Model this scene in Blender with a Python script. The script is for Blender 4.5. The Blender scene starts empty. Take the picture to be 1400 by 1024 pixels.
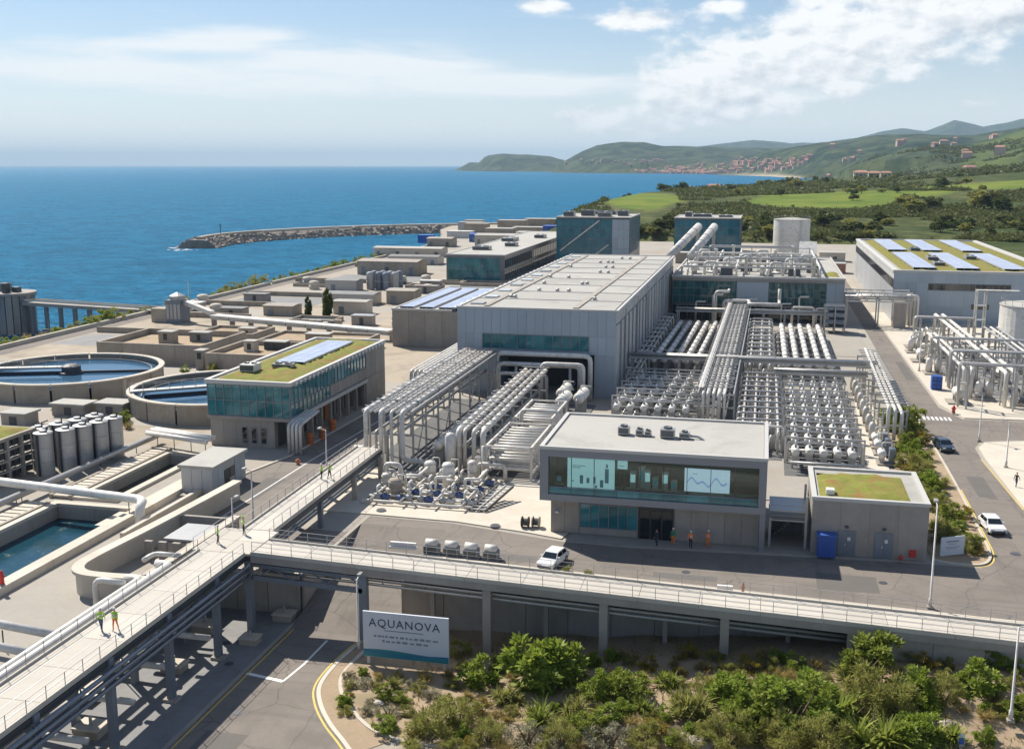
import bpy, math, random
import numpy as np
from mathutils import Vector, Matrix
random.seed(7)
RNG = np.random.default_rng(11)
sc = bpy.context.scene
COL = sc.collection

# ------------------------------------------------------------------ camera
F, CAMH = 1500.0, 38.0
PITCH = math.atan(286 / F)
YAW = math.atan(350 / (F / math.cos(PITCH)))
cam = bpy.data.cameras.new('camera')
cam.sensor_width = 36.0
cam.lens = 36.0 * F / 1400.0
cam.clip_start, cam.clip_end = 1.0, 90000.0
cam_ob = bpy.data.objects.new('camera', cam)
COL.objects.link(cam_ob)
cam_ob.location = (0, 0, CAMH)
cam_ob.rotation_euler = (math.pi / 2 - PITCH, 0, YAW)
sc.camera = cam_ob

# ------------------------------------------------------------------ light
SUN_AZ, SUN_EL = math.radians(-51), math.radians(47)
to_sun = Vector((math.sin(SUN_AZ) * math.cos(SUN_EL), math.cos(SUN_AZ) * math.cos(SUN_EL), math.sin(SUN_EL)))
sun = bpy.data.lights.new('sun', 'SUN')
sun.energy, sun.angle, sun.color = 5.0, math.radians(0.53), (1.0, 0.93, 0.82)
sun_ob = bpy.data.objects.new('sun', sun)
sun_ob.rotation_euler = to_sun.to_track_quat('Z', 'Y').to_euler()
COL.objects.link(sun_ob)
sc.view_settings.view_transform = 'Standard'
sc.view_settings.look = 'None'
sc.view_settings.gamma = 1.0
sc.view_settings.use_curve_mapping = False
sc.view_settings.exposure = 0.50
sc.cycles.max_bounces = 6
sc.cycles.volume_bounces = 0
sc.cycles.caustics_reflective = False
sc.cycles.caustics_refractive = False
sc.cycles.sample_clamp_indirect = 6.0

# ------------------------------------------------------------------ node expressions
class X:
    """A socket or number in a node tree, with arithmetic."""
    def __init__(s, nt, v): s.nt, s.v = nt, v
    def put(s, sock):
        if isinstance(s.v, (int, float)): sock.default_value = s.v
        else: s.nt.links.new(s.v, sock)
def mth(op, *a, clamp=False):
    nt = next(x.nt for x in a if isinstance(x, X))
    n = nt.nodes.new('ShaderNodeMath'); n.operation = op; n.use_clamp = clamp
    for i, x in enumerate(a):
        if isinstance(x, X): x.put(n.inputs[i])
        else: n.inputs[i].default_value = x
    return X(nt, n.outputs[0])
X.__add__ = lambda a, b: mth('ADD', a, b)
X.__radd__ = X.__add__
X.__sub__ = lambda a, b: mth('SUBTRACT', a, b)
X.__rsub__ = lambda a, b: mth('SUBTRACT', b, a)
X.__mul__ = lambda a, b: mth('MULTIPLY', a, b)
X.__rmul__ = X.__mul__
X.__truediv__ = lambda a, b: mth('DIVIDE', a, b)
def sstep(x, a, b):
    n = x.nt.nodes.new('ShaderNodeMapRange'); n.interpolation_type = 'SMOOTHSTEP'
    x.put(n.inputs[0]); n.inputs[1].default_value = a; n.inputs[2].default_value = b
    return X(x.nt, n.outputs[0])
def comb(nt, x, y, z=0.0):
    n = nt.nodes.new('ShaderNodeCombineXYZ')
    for i, v in enumerate((x, y, z)):
        if isinstance(v, X): v.put(n.inputs[i])
        else: n.inputs[i].default_value = v
    return n.outputs[0]
def noise(nt, vec, scale, detail=4.0, rough=0.55, dist=0.0):
    n = nt.nodes.new('ShaderNodeTexNoise')
    if vec is not None: nt.links.new(vec, n.inputs['Vector'])
    n.inputs['Scale'].default_value = scale; n.inputs['Detail'].default_value = detail
    n.inputs['Roughness'].default_value = rough; n.inputs['Distortion'].default_value = dist
    return X(nt, n.outputs['Fac'])
def cmix(nt, fac, a, b, mode='MIX'):
    n = nt.nodes.new('ShaderNodeMix'); n.data_type = 'RGBA'; n.blend_type = mode
    if isinstance(fac, X): fac.put(n.inputs['Factor'])
    else: n.inputs['Factor'].default_value = fac
    for sock, v in ((n.inputs[6], a), (n.inputs[7], b)):
        if isinstance(v, (tuple, list)): sock.default_value = (*v[:3], 1)
        else: nt.links.new(v, sock)
    return n.outputs[2]

# ------------------------------------------------------------------ sky with clouds
def make_world():
    w = bpy.data.worlds.new('World'); sc.world = w; w.use_nodes = True
    nt = w.node_tree; nt.nodes.clear()
    out = nt.nodes.new('ShaderNodeOutputWorld'); bg = nt.nodes.new('ShaderNodeBackground')
    nt.links.new(bg.outputs[0], out.inputs[0]); bg.inputs[1].default_value = 0.05
    sky = nt.nodes.new('ShaderNodeTexSky'); sky.sky_type = 'NISHITA'; sky.sun_disc = False
    sky.sun_elevation, sky.sun_rotation = SUN_EL, SUN_AZ
    sky.air_density, sky.dust_density, sky.ozone_density = 1.0, 0.6, 1.6
    geo = nt.nodes.new('ShaderNodeNewGeometry')
    neg = nt.nodes.new('ShaderNodeVectorMath'); neg.operation = 'SCALE'; neg.inputs[3].default_value = -1.0
    tc = nt.nodes.new('ShaderNodeTexCoord')
    sep = nt.nodes.new('ShaderNodeSeparateXYZ'); nt.links.new(tc.outputs['Generated'], sep.inputs[0])
    x, y, z = (X(nt, sep.outputs[i]) for i in range(3))
    az = mth('ARCTAN2', x, y)              # radians right of the plant's long axis
    el = mth('ARCSINE', z)
    U = (az + YAW) * 1.527                 # kilo-units: a compass grid for placing clouds
    V = el * 1.527
    def blob(cu, cv, ru, rv):
        a = (U - cu) * (1 / ru); b = (V - cv) * (1 / rv)
        return mth('EXPONENT', (a * a + b * b) * -1.0)
    vec = comb(nt, U, V * 1.8)
    big = noise(nt, vec, 8.0, 9.0, 0.60, 0.0) * .55 + noise(nt, vec, 19.0, 8.0, 0.58, 0.0) * .45
    vec2 = comb(nt, U - 0.010, V * 1.8 + 0.018)
    big2 = noise(nt, vec2, 8.0, 9.0, 0.60, 0.0) * .55 + noise(nt, vec2, 19.0, 8.0, 0.58, 0.0) * .45
    # heaped bank climbing to the right, with a few small heaps beside it
    ridge = V - ((U - 0.12) * 0.29 + 0.062)
    bank = mth('EXPONENT', (ridge * ridge) * -230.0) * sstep(U, 0.02, 0.30)
    heaps = blob(0.047, .207, .045, .010) + blob(0.165, .188, .070, .014) + blob(0.275, .204, .03, .009) + blob(.40, .222, .05, .016) + blob(.10, .062, .035, .012) + blob(.59, .075, .05, .008) * .8
    wide = noise(nt, comb(nt, U, V * 2.2), 1.7, 2.0, 0.5)
    above = sstep(V, 0.32, 0.8) * sstep(wide, 0.52, 0.7)        # scattered heaps elsewhere in the sky
    bias = bank * 0.38 + heaps * 0.30 + above * 0.35
    dens = sstep(big + bias, 0.585, 0.76)
    lit = mth('ADD', (big - big2) * 5.0 + ridge * bank * 6.5, 0.84, clamp=True)
    # thin streaks drawn out along the horizon
    sv = comb(nt, U * 1.0 + V * 0.8, V * 7.0)
    st = noise(nt, sv, 4.2, 6.0, 0.6, 0.3)
    sb = blob(-.37, .160, .10, .016) + blob(-.17, .132, .16, .022) + blob(-.50, .150, .12, .012) * .7 + blob(-.60, .118, .32, .020) * .9 + blob(.02, .108, .11, .012) + blob(-.25, .098, .30, .015) * .6 + blob(.25, .10, .3, .02) * .5
    streak = sstep(st + sb * 0.46, 0.56, 0.98) * 0.9 + sstep(noise(nt, sv, 1.6, 4.0, 0.6), 0.45, 0.8) * sstep(V, 0.5, 0.1) * 0.18
    low = mth('EXPONENT', mth('ABSOLUTE', V) * -9.5)
    clear = cmix(nt, 1.0, sky.outputs[0], comb(nt, low * 0.1 + 0.98, low * 0.1 + 1.22, low * 0.1 + 1.46), 'MULTIPLY')
    pale = cmix(nt, low * 0.94, clear, (16.6, 16.6, 16.4))
    c1 = cmix(nt, mth('MINIMUM', streak, 0.9), pale, (14.2, 14.6, 14.8))
    cloudcol = cmix(nt, lit, (8.6, 9.5, 10.5), (15.6, 15.6, 15.5))
    c2 = cmix(nt, dens * 0.94, c1, cloudcol)
    nt.links.new(c2, bg.inputs[0])
make_world()
# ------------------------------------------------------------------ materials
MATS = {}
def pmat(name, base, var=0.12, scale=0.6, rough=0.75, metal=0.0, bump=0.0, bscale=8.0, stain=None, stain_amt=0.0, stain_scale=0.25, streak=0.0, spec=0.5, fine=0.0):
    """Principled surface whose colour wanders with world-space noise."""
    m = bpy.data.materials.new(name); m.use_nodes = True
    nt = m.node_tree; b = nt.nodes['Principled BSDF']
    geo = nt.nodes.new('ShaderNodeNewGeometry'); pos = geo.outputs['Position']
    n1 = noise(nt, pos, scale, 5.0, 0.6)
    oi = nt.nodes.new('ShaderNodeObjectInfo')
    f = (n1 - 0.5) * (2.0 * var) + (X(nt, oi.outputs['Random']) * .14 + .93)
    if fine: f = f + (noise(nt, pos, scale * 14, 3.0, 0.6) - 0.5) * (2 * fine)
    if streak:
        mp = nt.nodes.new('ShaderNodeMapping'); mp.inputs['Scale'].default_value = (1.6, 1.6, 0.07); nt.links.new(pos, mp.inputs[0])
        f = f + (noise(nt, mp.outputs[0], 1.0, 4.0, 0.65) - 0.5) * (2 * streak)
    col = cmix(nt, 1.0, tuple(base), comb(nt, f, f, f), 'MULTIPLY')
    if stain is not None:
        s = sstep(noise(nt, pos, stain_scale, 6.0, 0.65, 0.6), 0.46, 0.68) * stain_amt
        col = cmix(nt, s, col, tuple(stain))
    nt.links.new(col, b.inputs['Base Color'])
    b.inputs['Roughness'].default_value = rough; b.inputs['Metallic'].default_value = metal
    b.inputs['Specular IOR Level'].default_value = spec
    if bump:
        bn = nt.nodes.new('ShaderNodeBump'); bn.inputs['Strength'].default_value = bump; bn.inputs['Distance'].default_value = 0.05
        noise(nt, pos, bscale, 4.0, 0.6).put(bn.inputs['Height']); nt.links.new(bn.outputs[0], b.inputs['Normal'])
    MATS[name] = m
    return m
M = MATS
pmat('concrete', (.33, .30, .265), .14, .35, .85, bump=.2, stain=(.25, .22, .19), stain_amt=.5, streak=.14)
pmat('concrete_pale', (.55, .50, .42), .12, .3, .85, bump=.15, stain=(.44, .38, .30), stain_amt=.45, fine=.06)
pmat('concrete_dark', (.22, .22, .22), .14, .35, .85, bump=.2, stain=(.14, .14, .14), stain_amt=.5, streak=.16)
pmat('concrete_sand', (.37, .325, .265), .16, .3, .9, bump=.2, stain=(.24, .19, .14), stain_amt=.5, streak=.16)
pmat('deck_concrete', (.50, .465, .405), .10, .5, .8, bump=.1, stain=(.40, .37, .32), stain_amt=.35, fine=.07)
pmat('asphalt', (.200, .174, .150), .2, .22, .9, bump=.15, bscale=20, stain=(.135, .12, .105), stain_amt=.6, stain_scale=.12, fine=.10)
pmat('pad_painted_shade', (.105, .105, .105), .2, .4, .9, stain=(.20, .19, .17), stain_amt=.4, stain_scale=.5, fine=.1)  # near-black base stands for the shade between vessels and pipes
pmat('asphalt_patch', (.125, .115, .105), .15, .5, .9, fine=.1)
pmat('earth_pale', (.36, .305, .235), .22, .12, .95, bump=.4, bscale=3, stain=(.20, .175, .13), stain_amt=.7, stain_scale=.1, fine=.14)
pmat('earth', (.36, .27, .18), .22, .25, .95, bump=.4, bscale=3, stain=(.20, .17, .09), stain_amt=.6, fine=.14)
pmat('yard', (.33, .305, .265), .14, .12, .92, bump=.2, stain=(.30, .25, .19), stain_amt=.6, stain_scale=.07, fine=.10)
pmat('steel', (.40, .40, .395), .12, .8, .42, .35, stain=(.30, .28, .26), stain_amt=.35, stain_scale=.8)
pmat('steel_pale', (.62, .60, .56), .10, .8, .5, .05, stain=(.34, .29, .24), stain_amt=.5, stain_scale=.7, streak=.12)
pmat('steel_white', (.70, .68, .63), .08, .8, .45, .0, stain=(.46, .40, .33), stain_amt=.45, stain_scale=.7, streak=.10)
pmat('steel_blue', (.19, .22, .26), .14, .8, .5, .3)
pmat('steel_dark', (.075, .08, .09), .2, .8, .55, .3)
pmat('cladding', (.35, .405, .455), .05, .25, .5, .25, streak=.05)
pmat('cladding_pale', (.42, .43, .44), .05, .25, .5, .2, streak=.07)
pmat('roof_pale', (.375, .365, .335), .07, .15, .8, stain=(.25, .24, .22), stain_amt=.5, stain_scale=.16, streak=.0, fine=.07)
pmat('parapet', (.50, .49, .465), .06, .5, .6)
pmat('frame_grey', (.22, .23, .25), .06, .5, .5, .2)
pmat('frame_dark', (.05, .055, .06), .1, .5, .45, .3)
pmat('rail', (.36, .36, .36), .1, 1., .5, .4)
pmat('rubber', (.02, .02, .02), .1, 2., .8)
pmat('sedum', (.18, .19, .028), .45, 1.1, .95, bump=.8, bscale=5, stain=(.26, .12, .045), stain_amt=.9, stain_scale=.55, fine=.4)
pmat('solar', (.42, .47, .60), .05, .3, .3, .0, spec=.6)
pmat('louvre', (.10, .11, .12), .1, .5, .5, .4)
pmat('white_paint', (.72, .72, .70), .06, .8, .6)
pmat('yellow_paint', (.62, .45, .10), .15, 1.2, .7)
pmat('motor_blue', (.06, .10, .24), .1, .8, .5)
pmat('blue_paint', (.03, .10, .38), .08, .8, .5)
pmat('red_paint', (.55, .04, .035), .08, .8, .5)
pmat('orange_paint', (.55, .16, .05), .08, .8, .5)
pmat('car_white', (.74, .75, .76), .03, .8, .22, spec=.7)
pmat('car_dark', (.035, .05, .08), .05, .8, .2, spec=.7)
pmat('glass_dark', (.012, .018, .022), .1, .5, .06, spec=.8)
pmat('lamp_glass', (.6, .6, .58), .05, .5, .15)
pmat('rock', (.30, .26, .22), .25, .4, .95, bump=.4, bscale=2, stain=(.15, .13, .11), stain_amt=.5)
pmat('tile_roof', (.40, .21, .15), .15, .4, .9)
pmat('stucco', (.62, .55, .48), .12, .1, .9)
pmat('bark', (.12, .085, .06), .2, 3., .95)
pmat('skin', (.50, .31, .22), .05, 4., .6)
pmat('hair', (.04, .03, .02), .1, 4., .8)
pmat('hivis', (.42, .68, .05), .06, 4., .8)
pmat('hivis_orange', (.80, .20, .03), .06, 4., .8)
pmat('cloth_dark', (.03, .035, .05), .1, 4., .9)
pmat('cloth_blue', (.06, .08, .14), .1, 4., .9)
pmat('helmet_white', (.75, .75, .72), .03, 4., .4)

def glass_mat(name, tint, tint2, sc_=.35):
    """Facade glazing: a dark interior seen through, sky mirrored on top."""
    m = bpy.data.materials.new(name); m.use_nodes = True
    nt = m.node_tree; b = nt.nodes['Principled BSDF']
    oi = nt.nodes.new('ShaderNodeObjectInfo'); geo = nt.nodes.new('ShaderNodeNewGeometry')
    f = X(nt, oi.outputs['Random']) * .5 + sstep(noise(nt, geo.outputs['Position'], sc_, 5., .65), .4, .65) * .5
    nt.links.new(cmix(nt, f, tint, tint2), b.inputs['Base Color'])
    b.inputs['Roughness'].default_value = .05; b.inputs['Specular IOR Level'].default_value = .55
    MATS[name] = m
glass_mat('glass_teal', (.012, .10, .12), (.06, .27, .30))
glass_mat('glass_green', (.010, .06, .062), (.05, .16, .16), .5)
glass_mat('glass_blue', (.010, .11, .15), (.035, .19, .25))

def leaf_mat(name, a, b_, trans=.42):
    m = bpy.data.materials.new(name); m.use_nodes = True
    nt = m.node_tree; b = nt.nodes['Principled BSDF']
    oi = nt.nodes.new('ShaderNodeObjectInfo'); geo = nt.nodes.new('ShaderNodeNewGeometry')
    try: isl = X(nt, geo.outputs['Random Per Island'])
    except KeyError: isl = X(nt, oi.outputs['Random'])
    f = isl * .65 + sstep(noise(nt, geo.outputs['Position'], 1.1, 3.), .35, .7) * .35
    col = cmix(nt, f, a, b_)
    nt.links.new(col, b.inputs['Base Color']); b.inputs['Roughness'].default_value = .6
    b.inputs['Specular IOR Level'].default_value = .25
    tr = nt.nodes.new('ShaderNodeBsdfTranslucent'); nt.links.new(col, tr.inputs[0])
    mx = nt.nodes.new('ShaderNodeMixShader'); mx.inputs[0].default_value = trans
    nt.links.new(b.outputs[0], mx.inputs[1]); nt.links.new(tr.outputs[0], mx.inputs[2])
    nt.links.new(mx.outputs[0], nt.nodes['Material Output'].inputs[0])
    MATS[name] = m
leaf_mat('leaf_green', (.15, .20, .03), (.36, .40, .075))
leaf_mat('leaf_bright', (.16, .24, .03), (.36, .42, .07))
leaf_mat('leaf_olive', (.19, .20, .05), (.42, .41, .12))
leaf_mat('leaf_silver', (.25, .245, .16), (.42, .39, .27))
leaf_mat('leaf_straw', (.26, .20, .06), (.46, .36, .13))
leaf_mat('leaf_yellow', (.22, .17, .03), (.38, .30, .05))
leaf_mat('leaf_dark', (.05, .075, .02), (.12, .15, .04))
leaf_mat('leaf_far', (.07, .09, .025), (.17, .18, .055), .35)

def water_mat(name, deep, rough, wscale, wstr, stretch=(1, 1, 1), dist=.3):
    m = bpy.data.materials.new(name); m.use_nodes = True
    nt = m.node_tree; b = nt.nodes['Principled BSDF']
    geo = nt.nodes.new('ShaderNodeNewGeometry')
    mp = nt.nodes.new('ShaderNodeMapping'); mp.inputs['Scale'].default_value = stretch; nt.links.new(geo.outputs['Position'], mp.inputs[0])
    big = noise(nt, mp.outputs[0], .006, 4., .6, .5)
    col = cmix(nt, sstep(big, .35, .65), tuple(c * .85 for c in deep), tuple(c * 1.15 for c in deep))
    nt.links.new(col, b.inputs['Base Color']); b.inputs['Roughness'].default_value = rough
    b.inputs['IOR'].default_value = 1.33; b.inputs['Specular IOR Level'].default_value = .16 if name == 'sea_water' else .5
    h = noise(nt, mp.outputs[0], wscale, 5., .62, .6) + noise(nt, mp.outputs[0], wscale * .18, 4., .6, .4) * 2.2
    bn = nt.nodes.new('ShaderNodeBump'); bn.inputs['Strength'].default_value = wstr; bn.inputs['Distance'].default_value = dist
    h.put(bn.inputs['Height']); nt.links.new(bn.outputs[0], b.inputs['Normal'])
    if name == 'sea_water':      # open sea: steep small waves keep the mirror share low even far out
        chop_shade = sstep(noise(nt, mp.outputs[0], .16, 6., .72, .5), .36, .64)
        swell_shade = sstep(noise(nt, mp.outputs[0], .045, 5., .7, .8), .40, .62)
        col = cmix(nt, swell_shade * .5 + chop_shade * .5, tuple(c * .72 for c in deep), tuple(c * 1.45 for c in deep))  # wave flecks: light and shade of the slopes painted into the water colour
        df = nt.nodes.new('ShaderNodeBsdfDiffuse'); gl = nt.nodes.new('ShaderNodeBsdfGlossy'); mx = nt.nodes.new('ShaderNodeMixShader'); fr = nt.nodes.new('ShaderNodeFresnel'); fr.inputs[0].default_value = 1.33
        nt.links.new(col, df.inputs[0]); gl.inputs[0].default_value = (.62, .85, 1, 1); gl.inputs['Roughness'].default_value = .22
        for n_ in (df, gl, fr): nt.links.new(bn.outputs[0], n_.inputs['Normal'])
        (X(nt, fr.outputs[0]) * .34).put(mx.inputs[0]); nt.links.new(df.outputs[0], mx.inputs[1]); nt.links.new(gl.outputs[0], mx.inputs[2]); nt.links.new(mx.outputs[0], nt.nodes['Material Output'].inputs[0])
    else:                        # tanks: scum and foam drift in patches
        foam = sstep(noise(nt, geo.outputs['Position'], .35, 7., .72, 1.2), .56, .70)
        nt.links.new(cmix(nt, foam * .55, col, (.20, .23, .20)), b.inputs['Base Color'])
    MATS[name] = m
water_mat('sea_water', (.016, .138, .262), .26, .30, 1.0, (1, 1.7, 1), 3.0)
water_mat('basin_water', (.008, .050, .075), .08, .8, .35, (1, 1, 1), .08)
water_mat('tank_water', (.045, .11, .19), .10, .7, .25, (1, 1, 1), .05)
water_mat('channel_water', (.030, .045, .040), .10, .7, .25, (1, 1, 1), .05)

# ------------------------------------------------------------------ mesh builder
class MB:
    def __init__(s): s.v, s.f = [], []
    def add(s, vs, fs):
        o = len(s.v); s.v += [tuple(p) for p in vs]; s.f += [tuple(i + o for i in f) for f in fs]; return s
    def box(s, x0, x1, y0, y1, z0, z1):
        vs = [(x, y, z) for z in (z0, z1) for x, y in ((x0, y0), (x1, y0), (x1, y1), (x0, y1))]
        return s.add(vs, [(3, 2, 1, 0), (4, 5, 6, 7), (0, 1, 5, 4), (1, 2, 6, 5), (2, 3, 7, 6), (3, 0, 4, 7)])
    def bar(s, a, b, w, h=None, up=(0, 0, 1)):
        """A rectangular bar from a to b."""
        h = w if h is None else h
        a, b = Vector(a), Vector(b); d = (b - a).normalized(); u = Vector(up)
        if abs(d.dot(u)) > .98: u = Vector((0, 1, 0))
        r = d.cross(u).normalized() * (w / 2); t = r.cross(d).normalized() * (h / 2)
        vs = [p + i * r + j * t for p in (a, b) for i, j in ((-1, -1), (1, -1), (1, 1), (-1, 1))]
        return s.add(vs, [(0, 1, 2, 3), (7, 6, 5, 4), (0, 4, 5, 1), (1, 5, 6, 2), (2, 6, 7, 3), (3, 7, 4, 0)])
    def prism(s, poly, z0, z1, bottom=True):
        n = len(poly)
        if sum(poly[i][0] * poly[(i + 1) % n][1] - poly[(i + 1) % n][0] * poly[i][1] for i in range(n)) < 0: poly = poly[::-1]
        vs = [(x, y, z0) for x, y in poly] + [(x, y, z1) for x, y in poly]
        fs = [tuple(range(n, 2 * n))] + [(i, (i + 1) % n, (i + 1) % n + n, i + n) for i in range(n)]
        if bottom: fs.append(tuple(range(n - 1, -1, -1)))
        return s.add(vs, fs)
    def tube(s, path, r, n=8, caps=True, bend=0.0):
        """A round pipe along a path; bend rounds its corners."""
        P_ = [Vector(p) for p in path]
        if bend:
            Q_ = [P_[0]]
            for i in range(1, len(P_) - 1):
                a, b, c = P_[i - 1], P_[i], P_[i + 1]
                da, dc = (a - b), (c - b); k = min(bend, da.length * .45, dc.length * .45)
                p0, p2 = b + da.normalized() * k, b + dc.normalized() * k
                for t in (0, .33, .67, 1): Q_.append(p0 * (1 - t) ** 2 + b * 2 * t * (1 - t) + p2 * t * t)
            P_ = Q_ + [P_[-1]]
        rs = r if isinstance(r, (list, tuple)) else [r] * len(P_)
        d0 = (P_[1] - P_[0]).normalized(); u = Vector((0, 0, 1)) if abs(d0.z) < .9 else Vector((1, 0, 0))
        vs = []
        for i, p in enumerate(P_):
            d = (P_[min(i + 1, len(P_) - 1)] - P_[max(i - 1, 0)]).normalized()
            a = d.cross(u)
            if a.length < 1e-4: a = d.cross(Vector((0, 1, 0)))
            a.normalize(); b = a.cross(d).normalized(); u = b
            vs += [p + (a * math.cos(2 * math.pi * k / n) + b * math.sin(2 * math.pi * k / n)) * rs[i] for k in range(n)]
        m = len(P_)
        fs = [(i * n + k, i * n + (k + 1) % n, (i + 1) * n + (k + 1) % n, (i + 1) * n + k) for i in range(m - 1) for k in range(n)]
        if caps: fs += [tuple(range(n - 1, -1, -1)), tuple((m - 1) * n + k for k in range(n))]
        return s.add(vs, fs)
    def lathe(s, c, prof, n=24, closed=False):
        """Turn a profile of (radius, z) about the vertical through c."""
        cx, cy = c[0], c[1]; m = len(prof)
        vs = [(cx + r * math.cos(2 * math.pi * k / n), cy + r * math.sin(2 * math.pi * k / n), z) for r, z in prof for k in range(n)]
        fs = [(i * n + k, i * n + (k + 1) % n, (i + 1) * n + (k + 1) % n, (i + 1) * n + k) for i in range(m - 1) for k in range(n)]
        if closed: fs += [((m - 1) * n + k, (m - 1) * n + (k + 1) % n, (k + 1) % n, k) for k in range(n)]
        else:
            if prof[0][0] > 1e-3: fs.append(tuple(range(n - 1, -1, -1)))
            if prof[-1][0] > 1e-3: fs.append(tuple((m - 1) * n + k for k in range(n)))
        return s.add(vs, fs)
    def ball(s, c, r, n=8, m=5, sz=1.0):
        prof = [(r * math.sin(math.pi * i / m), c[2] - r * sz * math.cos(math.pi * i / m)) for i in range(m + 1)]
        prof[0] = (1e-4, prof[0][1]); prof[-1] = (1e-4, prof[-1][1])
        return s.lathe(c, prof, n)
    def capsule(s, a, b, r, n=10):
        """A dished pressure vessel between two points."""
        a, b = Vector(a), Vector(b); d = (b - a).normalized()
        k = [(-.5, .0), (-.42, .5), (-.2, .87), (0, 1)]
        path = [a + d * (x * r) for x, _ in k] + [b - d * (x * r) for x, _ in k[::-1]]
        rad = [max(q * r, .002) for _, q in k] + [max(q * r, .002) for _, q in k[::-1]]
        return s.tube(path, rad, n)
    def mesh(s, name, mat, smooth=False, off=(0, 0, 0)):
        me = bpy.data.meshes.new(name)
        ox, oy, oz = off
        me.from_pydata([(x - ox, y - oy, z - oz) for x, y, z in s.v], [], s.f)
        if mat: me.materials.append(MATS[mat] if isinstance(mat, str) else mat)
        if smooth: me.polygons.foreach_set('use_smooth', [True] * len(me.polygons))
        me.update(); return me
    def build(s, name, mat, parent=None, smooth=False, label=None, cat=None, group=None, kind=None, off=None):
        if not s.v: return None
        if off is None:
            if parent is not None: off = parent['_o'] if '_o' in parent else (0, 0, 0)
            else:
                xs, ys, zs = zip(*s.v); off = ((min(xs) + max(xs)) / 2, (min(ys) + max(ys)) / 2, min(zs))
        ob = bpy.data.objects.new(name, s.mesh(name, mat, smooth, off)); COL.objects.link(ob)
        if parent is not None: ob.parent = parent
        else: ob.location = off
        ob['_o'] = tuple(float(a) for a in off)
        tag(ob, label, cat, group, kind); return ob
def tag(o, label=None, cat=None, group=None, kind=None):
    for k, v in (('label', label), ('category', cat), ('group', group), ('kind', kind)):
        if v: o[k] = v
    return o
def thing(name, label, cat, loc, group=None):
    o = bpy.data.objects.new(name, None); COL.objects.link(o); o.location = loc
    o.empty_display_size = .5; o['_o'] = tuple(float(a) for a in loc)
    return tag(o, label, cat, group)
def inst(src, parent, loc, name=None, rot=None, scale=None):
    """A copy of a part that shares its mesh, placed at a world point under parent."""
    o = src.copy(); COL.objects.link(o); o.parent = parent
    po = parent['_o']; o.location = (loc[0] - po[0], loc[1] - po[1], loc[2] - po[2])
    if rot: o.rotation_euler = rot
    if scale: o.scale = scale
    return o
def mobj(me, name, parent, loc, rot=None, label=None, cat=None, group=None, kind=None, scale=None):
    """An object on an existing mesh (pieces that share mesh data)."""
    o = bpy.data.objects.new(name, me); COL.objects.link(o)
    if parent is not None:
        o.parent = parent; po = parent['_o']; o.location = (loc[0] - po[0], loc[1] - po[1], loc[2] - po[2])
    else: o.location = loc
    if rot: o.rotation_euler = rot
    if scale: o.scale = scale
    return tag(o, label, cat, group, kind)
KIDS = {}
def kids(o):
    return [c for c in COL.objects if c.parent is o] if o.name not in KIDS else KIDS[o.name]
def freeze(o):
    KIDS[o.name] = [c for c in COL.objects if c.parent is o]
    for c in KIDS[o.name]:
        KIDS[c.name] = [d for d in COL.objects if d.parent is c]
    return o
def dup(src, loc, label=None, rotz=None, group=None, scale=None):
    """A copy of a whole thing: its parts and their sub-parts."""
    r = src.copy(); COL.objects.link(r); r.location = loc
    if rotz is not None: r.rotation_euler = (0, 0, rotz)
    if scale: r.scale = (scale,) * 3
    if label: r['label'] = label
    if group: r['group'] = group
    for ch in kids(src):
        c = ch.copy(); COL.objects.link(c); c.parent = r
        for g in kids(ch):
            d = g.copy(); COL.objects.link(d); d.parent = c
    return r
def np_mesh(name, mat, V_, F_, smooth=False):
    """A mesh straight from arrays of vertices and equal-sided faces."""
    me = bpy.data.meshes.new(name); k = F_.shape[1]
    me.vertices.add(len(V_)); me.vertices.foreach_set('co', np.asarray(V_, np.float32).ravel())
    me.loops.add(F_.size); me.loops.foreach_set('vertex_index', F_.astype(np.int32).ravel())
    me.polygons.add(len(F_)); me.polygons.foreach_set('loop_start', np.arange(0, F_.size, k, dtype=np.int32))
    if smooth: me.polygons.foreach_set('use_smooth', np.ones(len(F_), bool))
    me.materials.append(MATS[mat]); me.update(calc_edges=True); me.validate(); return me
ORD = ['first', 'second', 'third', 'fourth', 'fifth', 'sixth', 'seventh', 'eighth', 'ninth', 'tenth', 'eleventh', 'twelfth', 'thirteenth', 'fourteenth', 'fifteenth', 'sixteenth', 'seventeenth', 'eighteenth', 'nineteenth', 'twentieth']
def nth(i): return ORD[i] if i < 20 else ('twenty-' + ORD[i - 20] if i < 29 else 'thirtieth' if i == 29 else 'thirty-' + ORD[i - 30])

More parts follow.
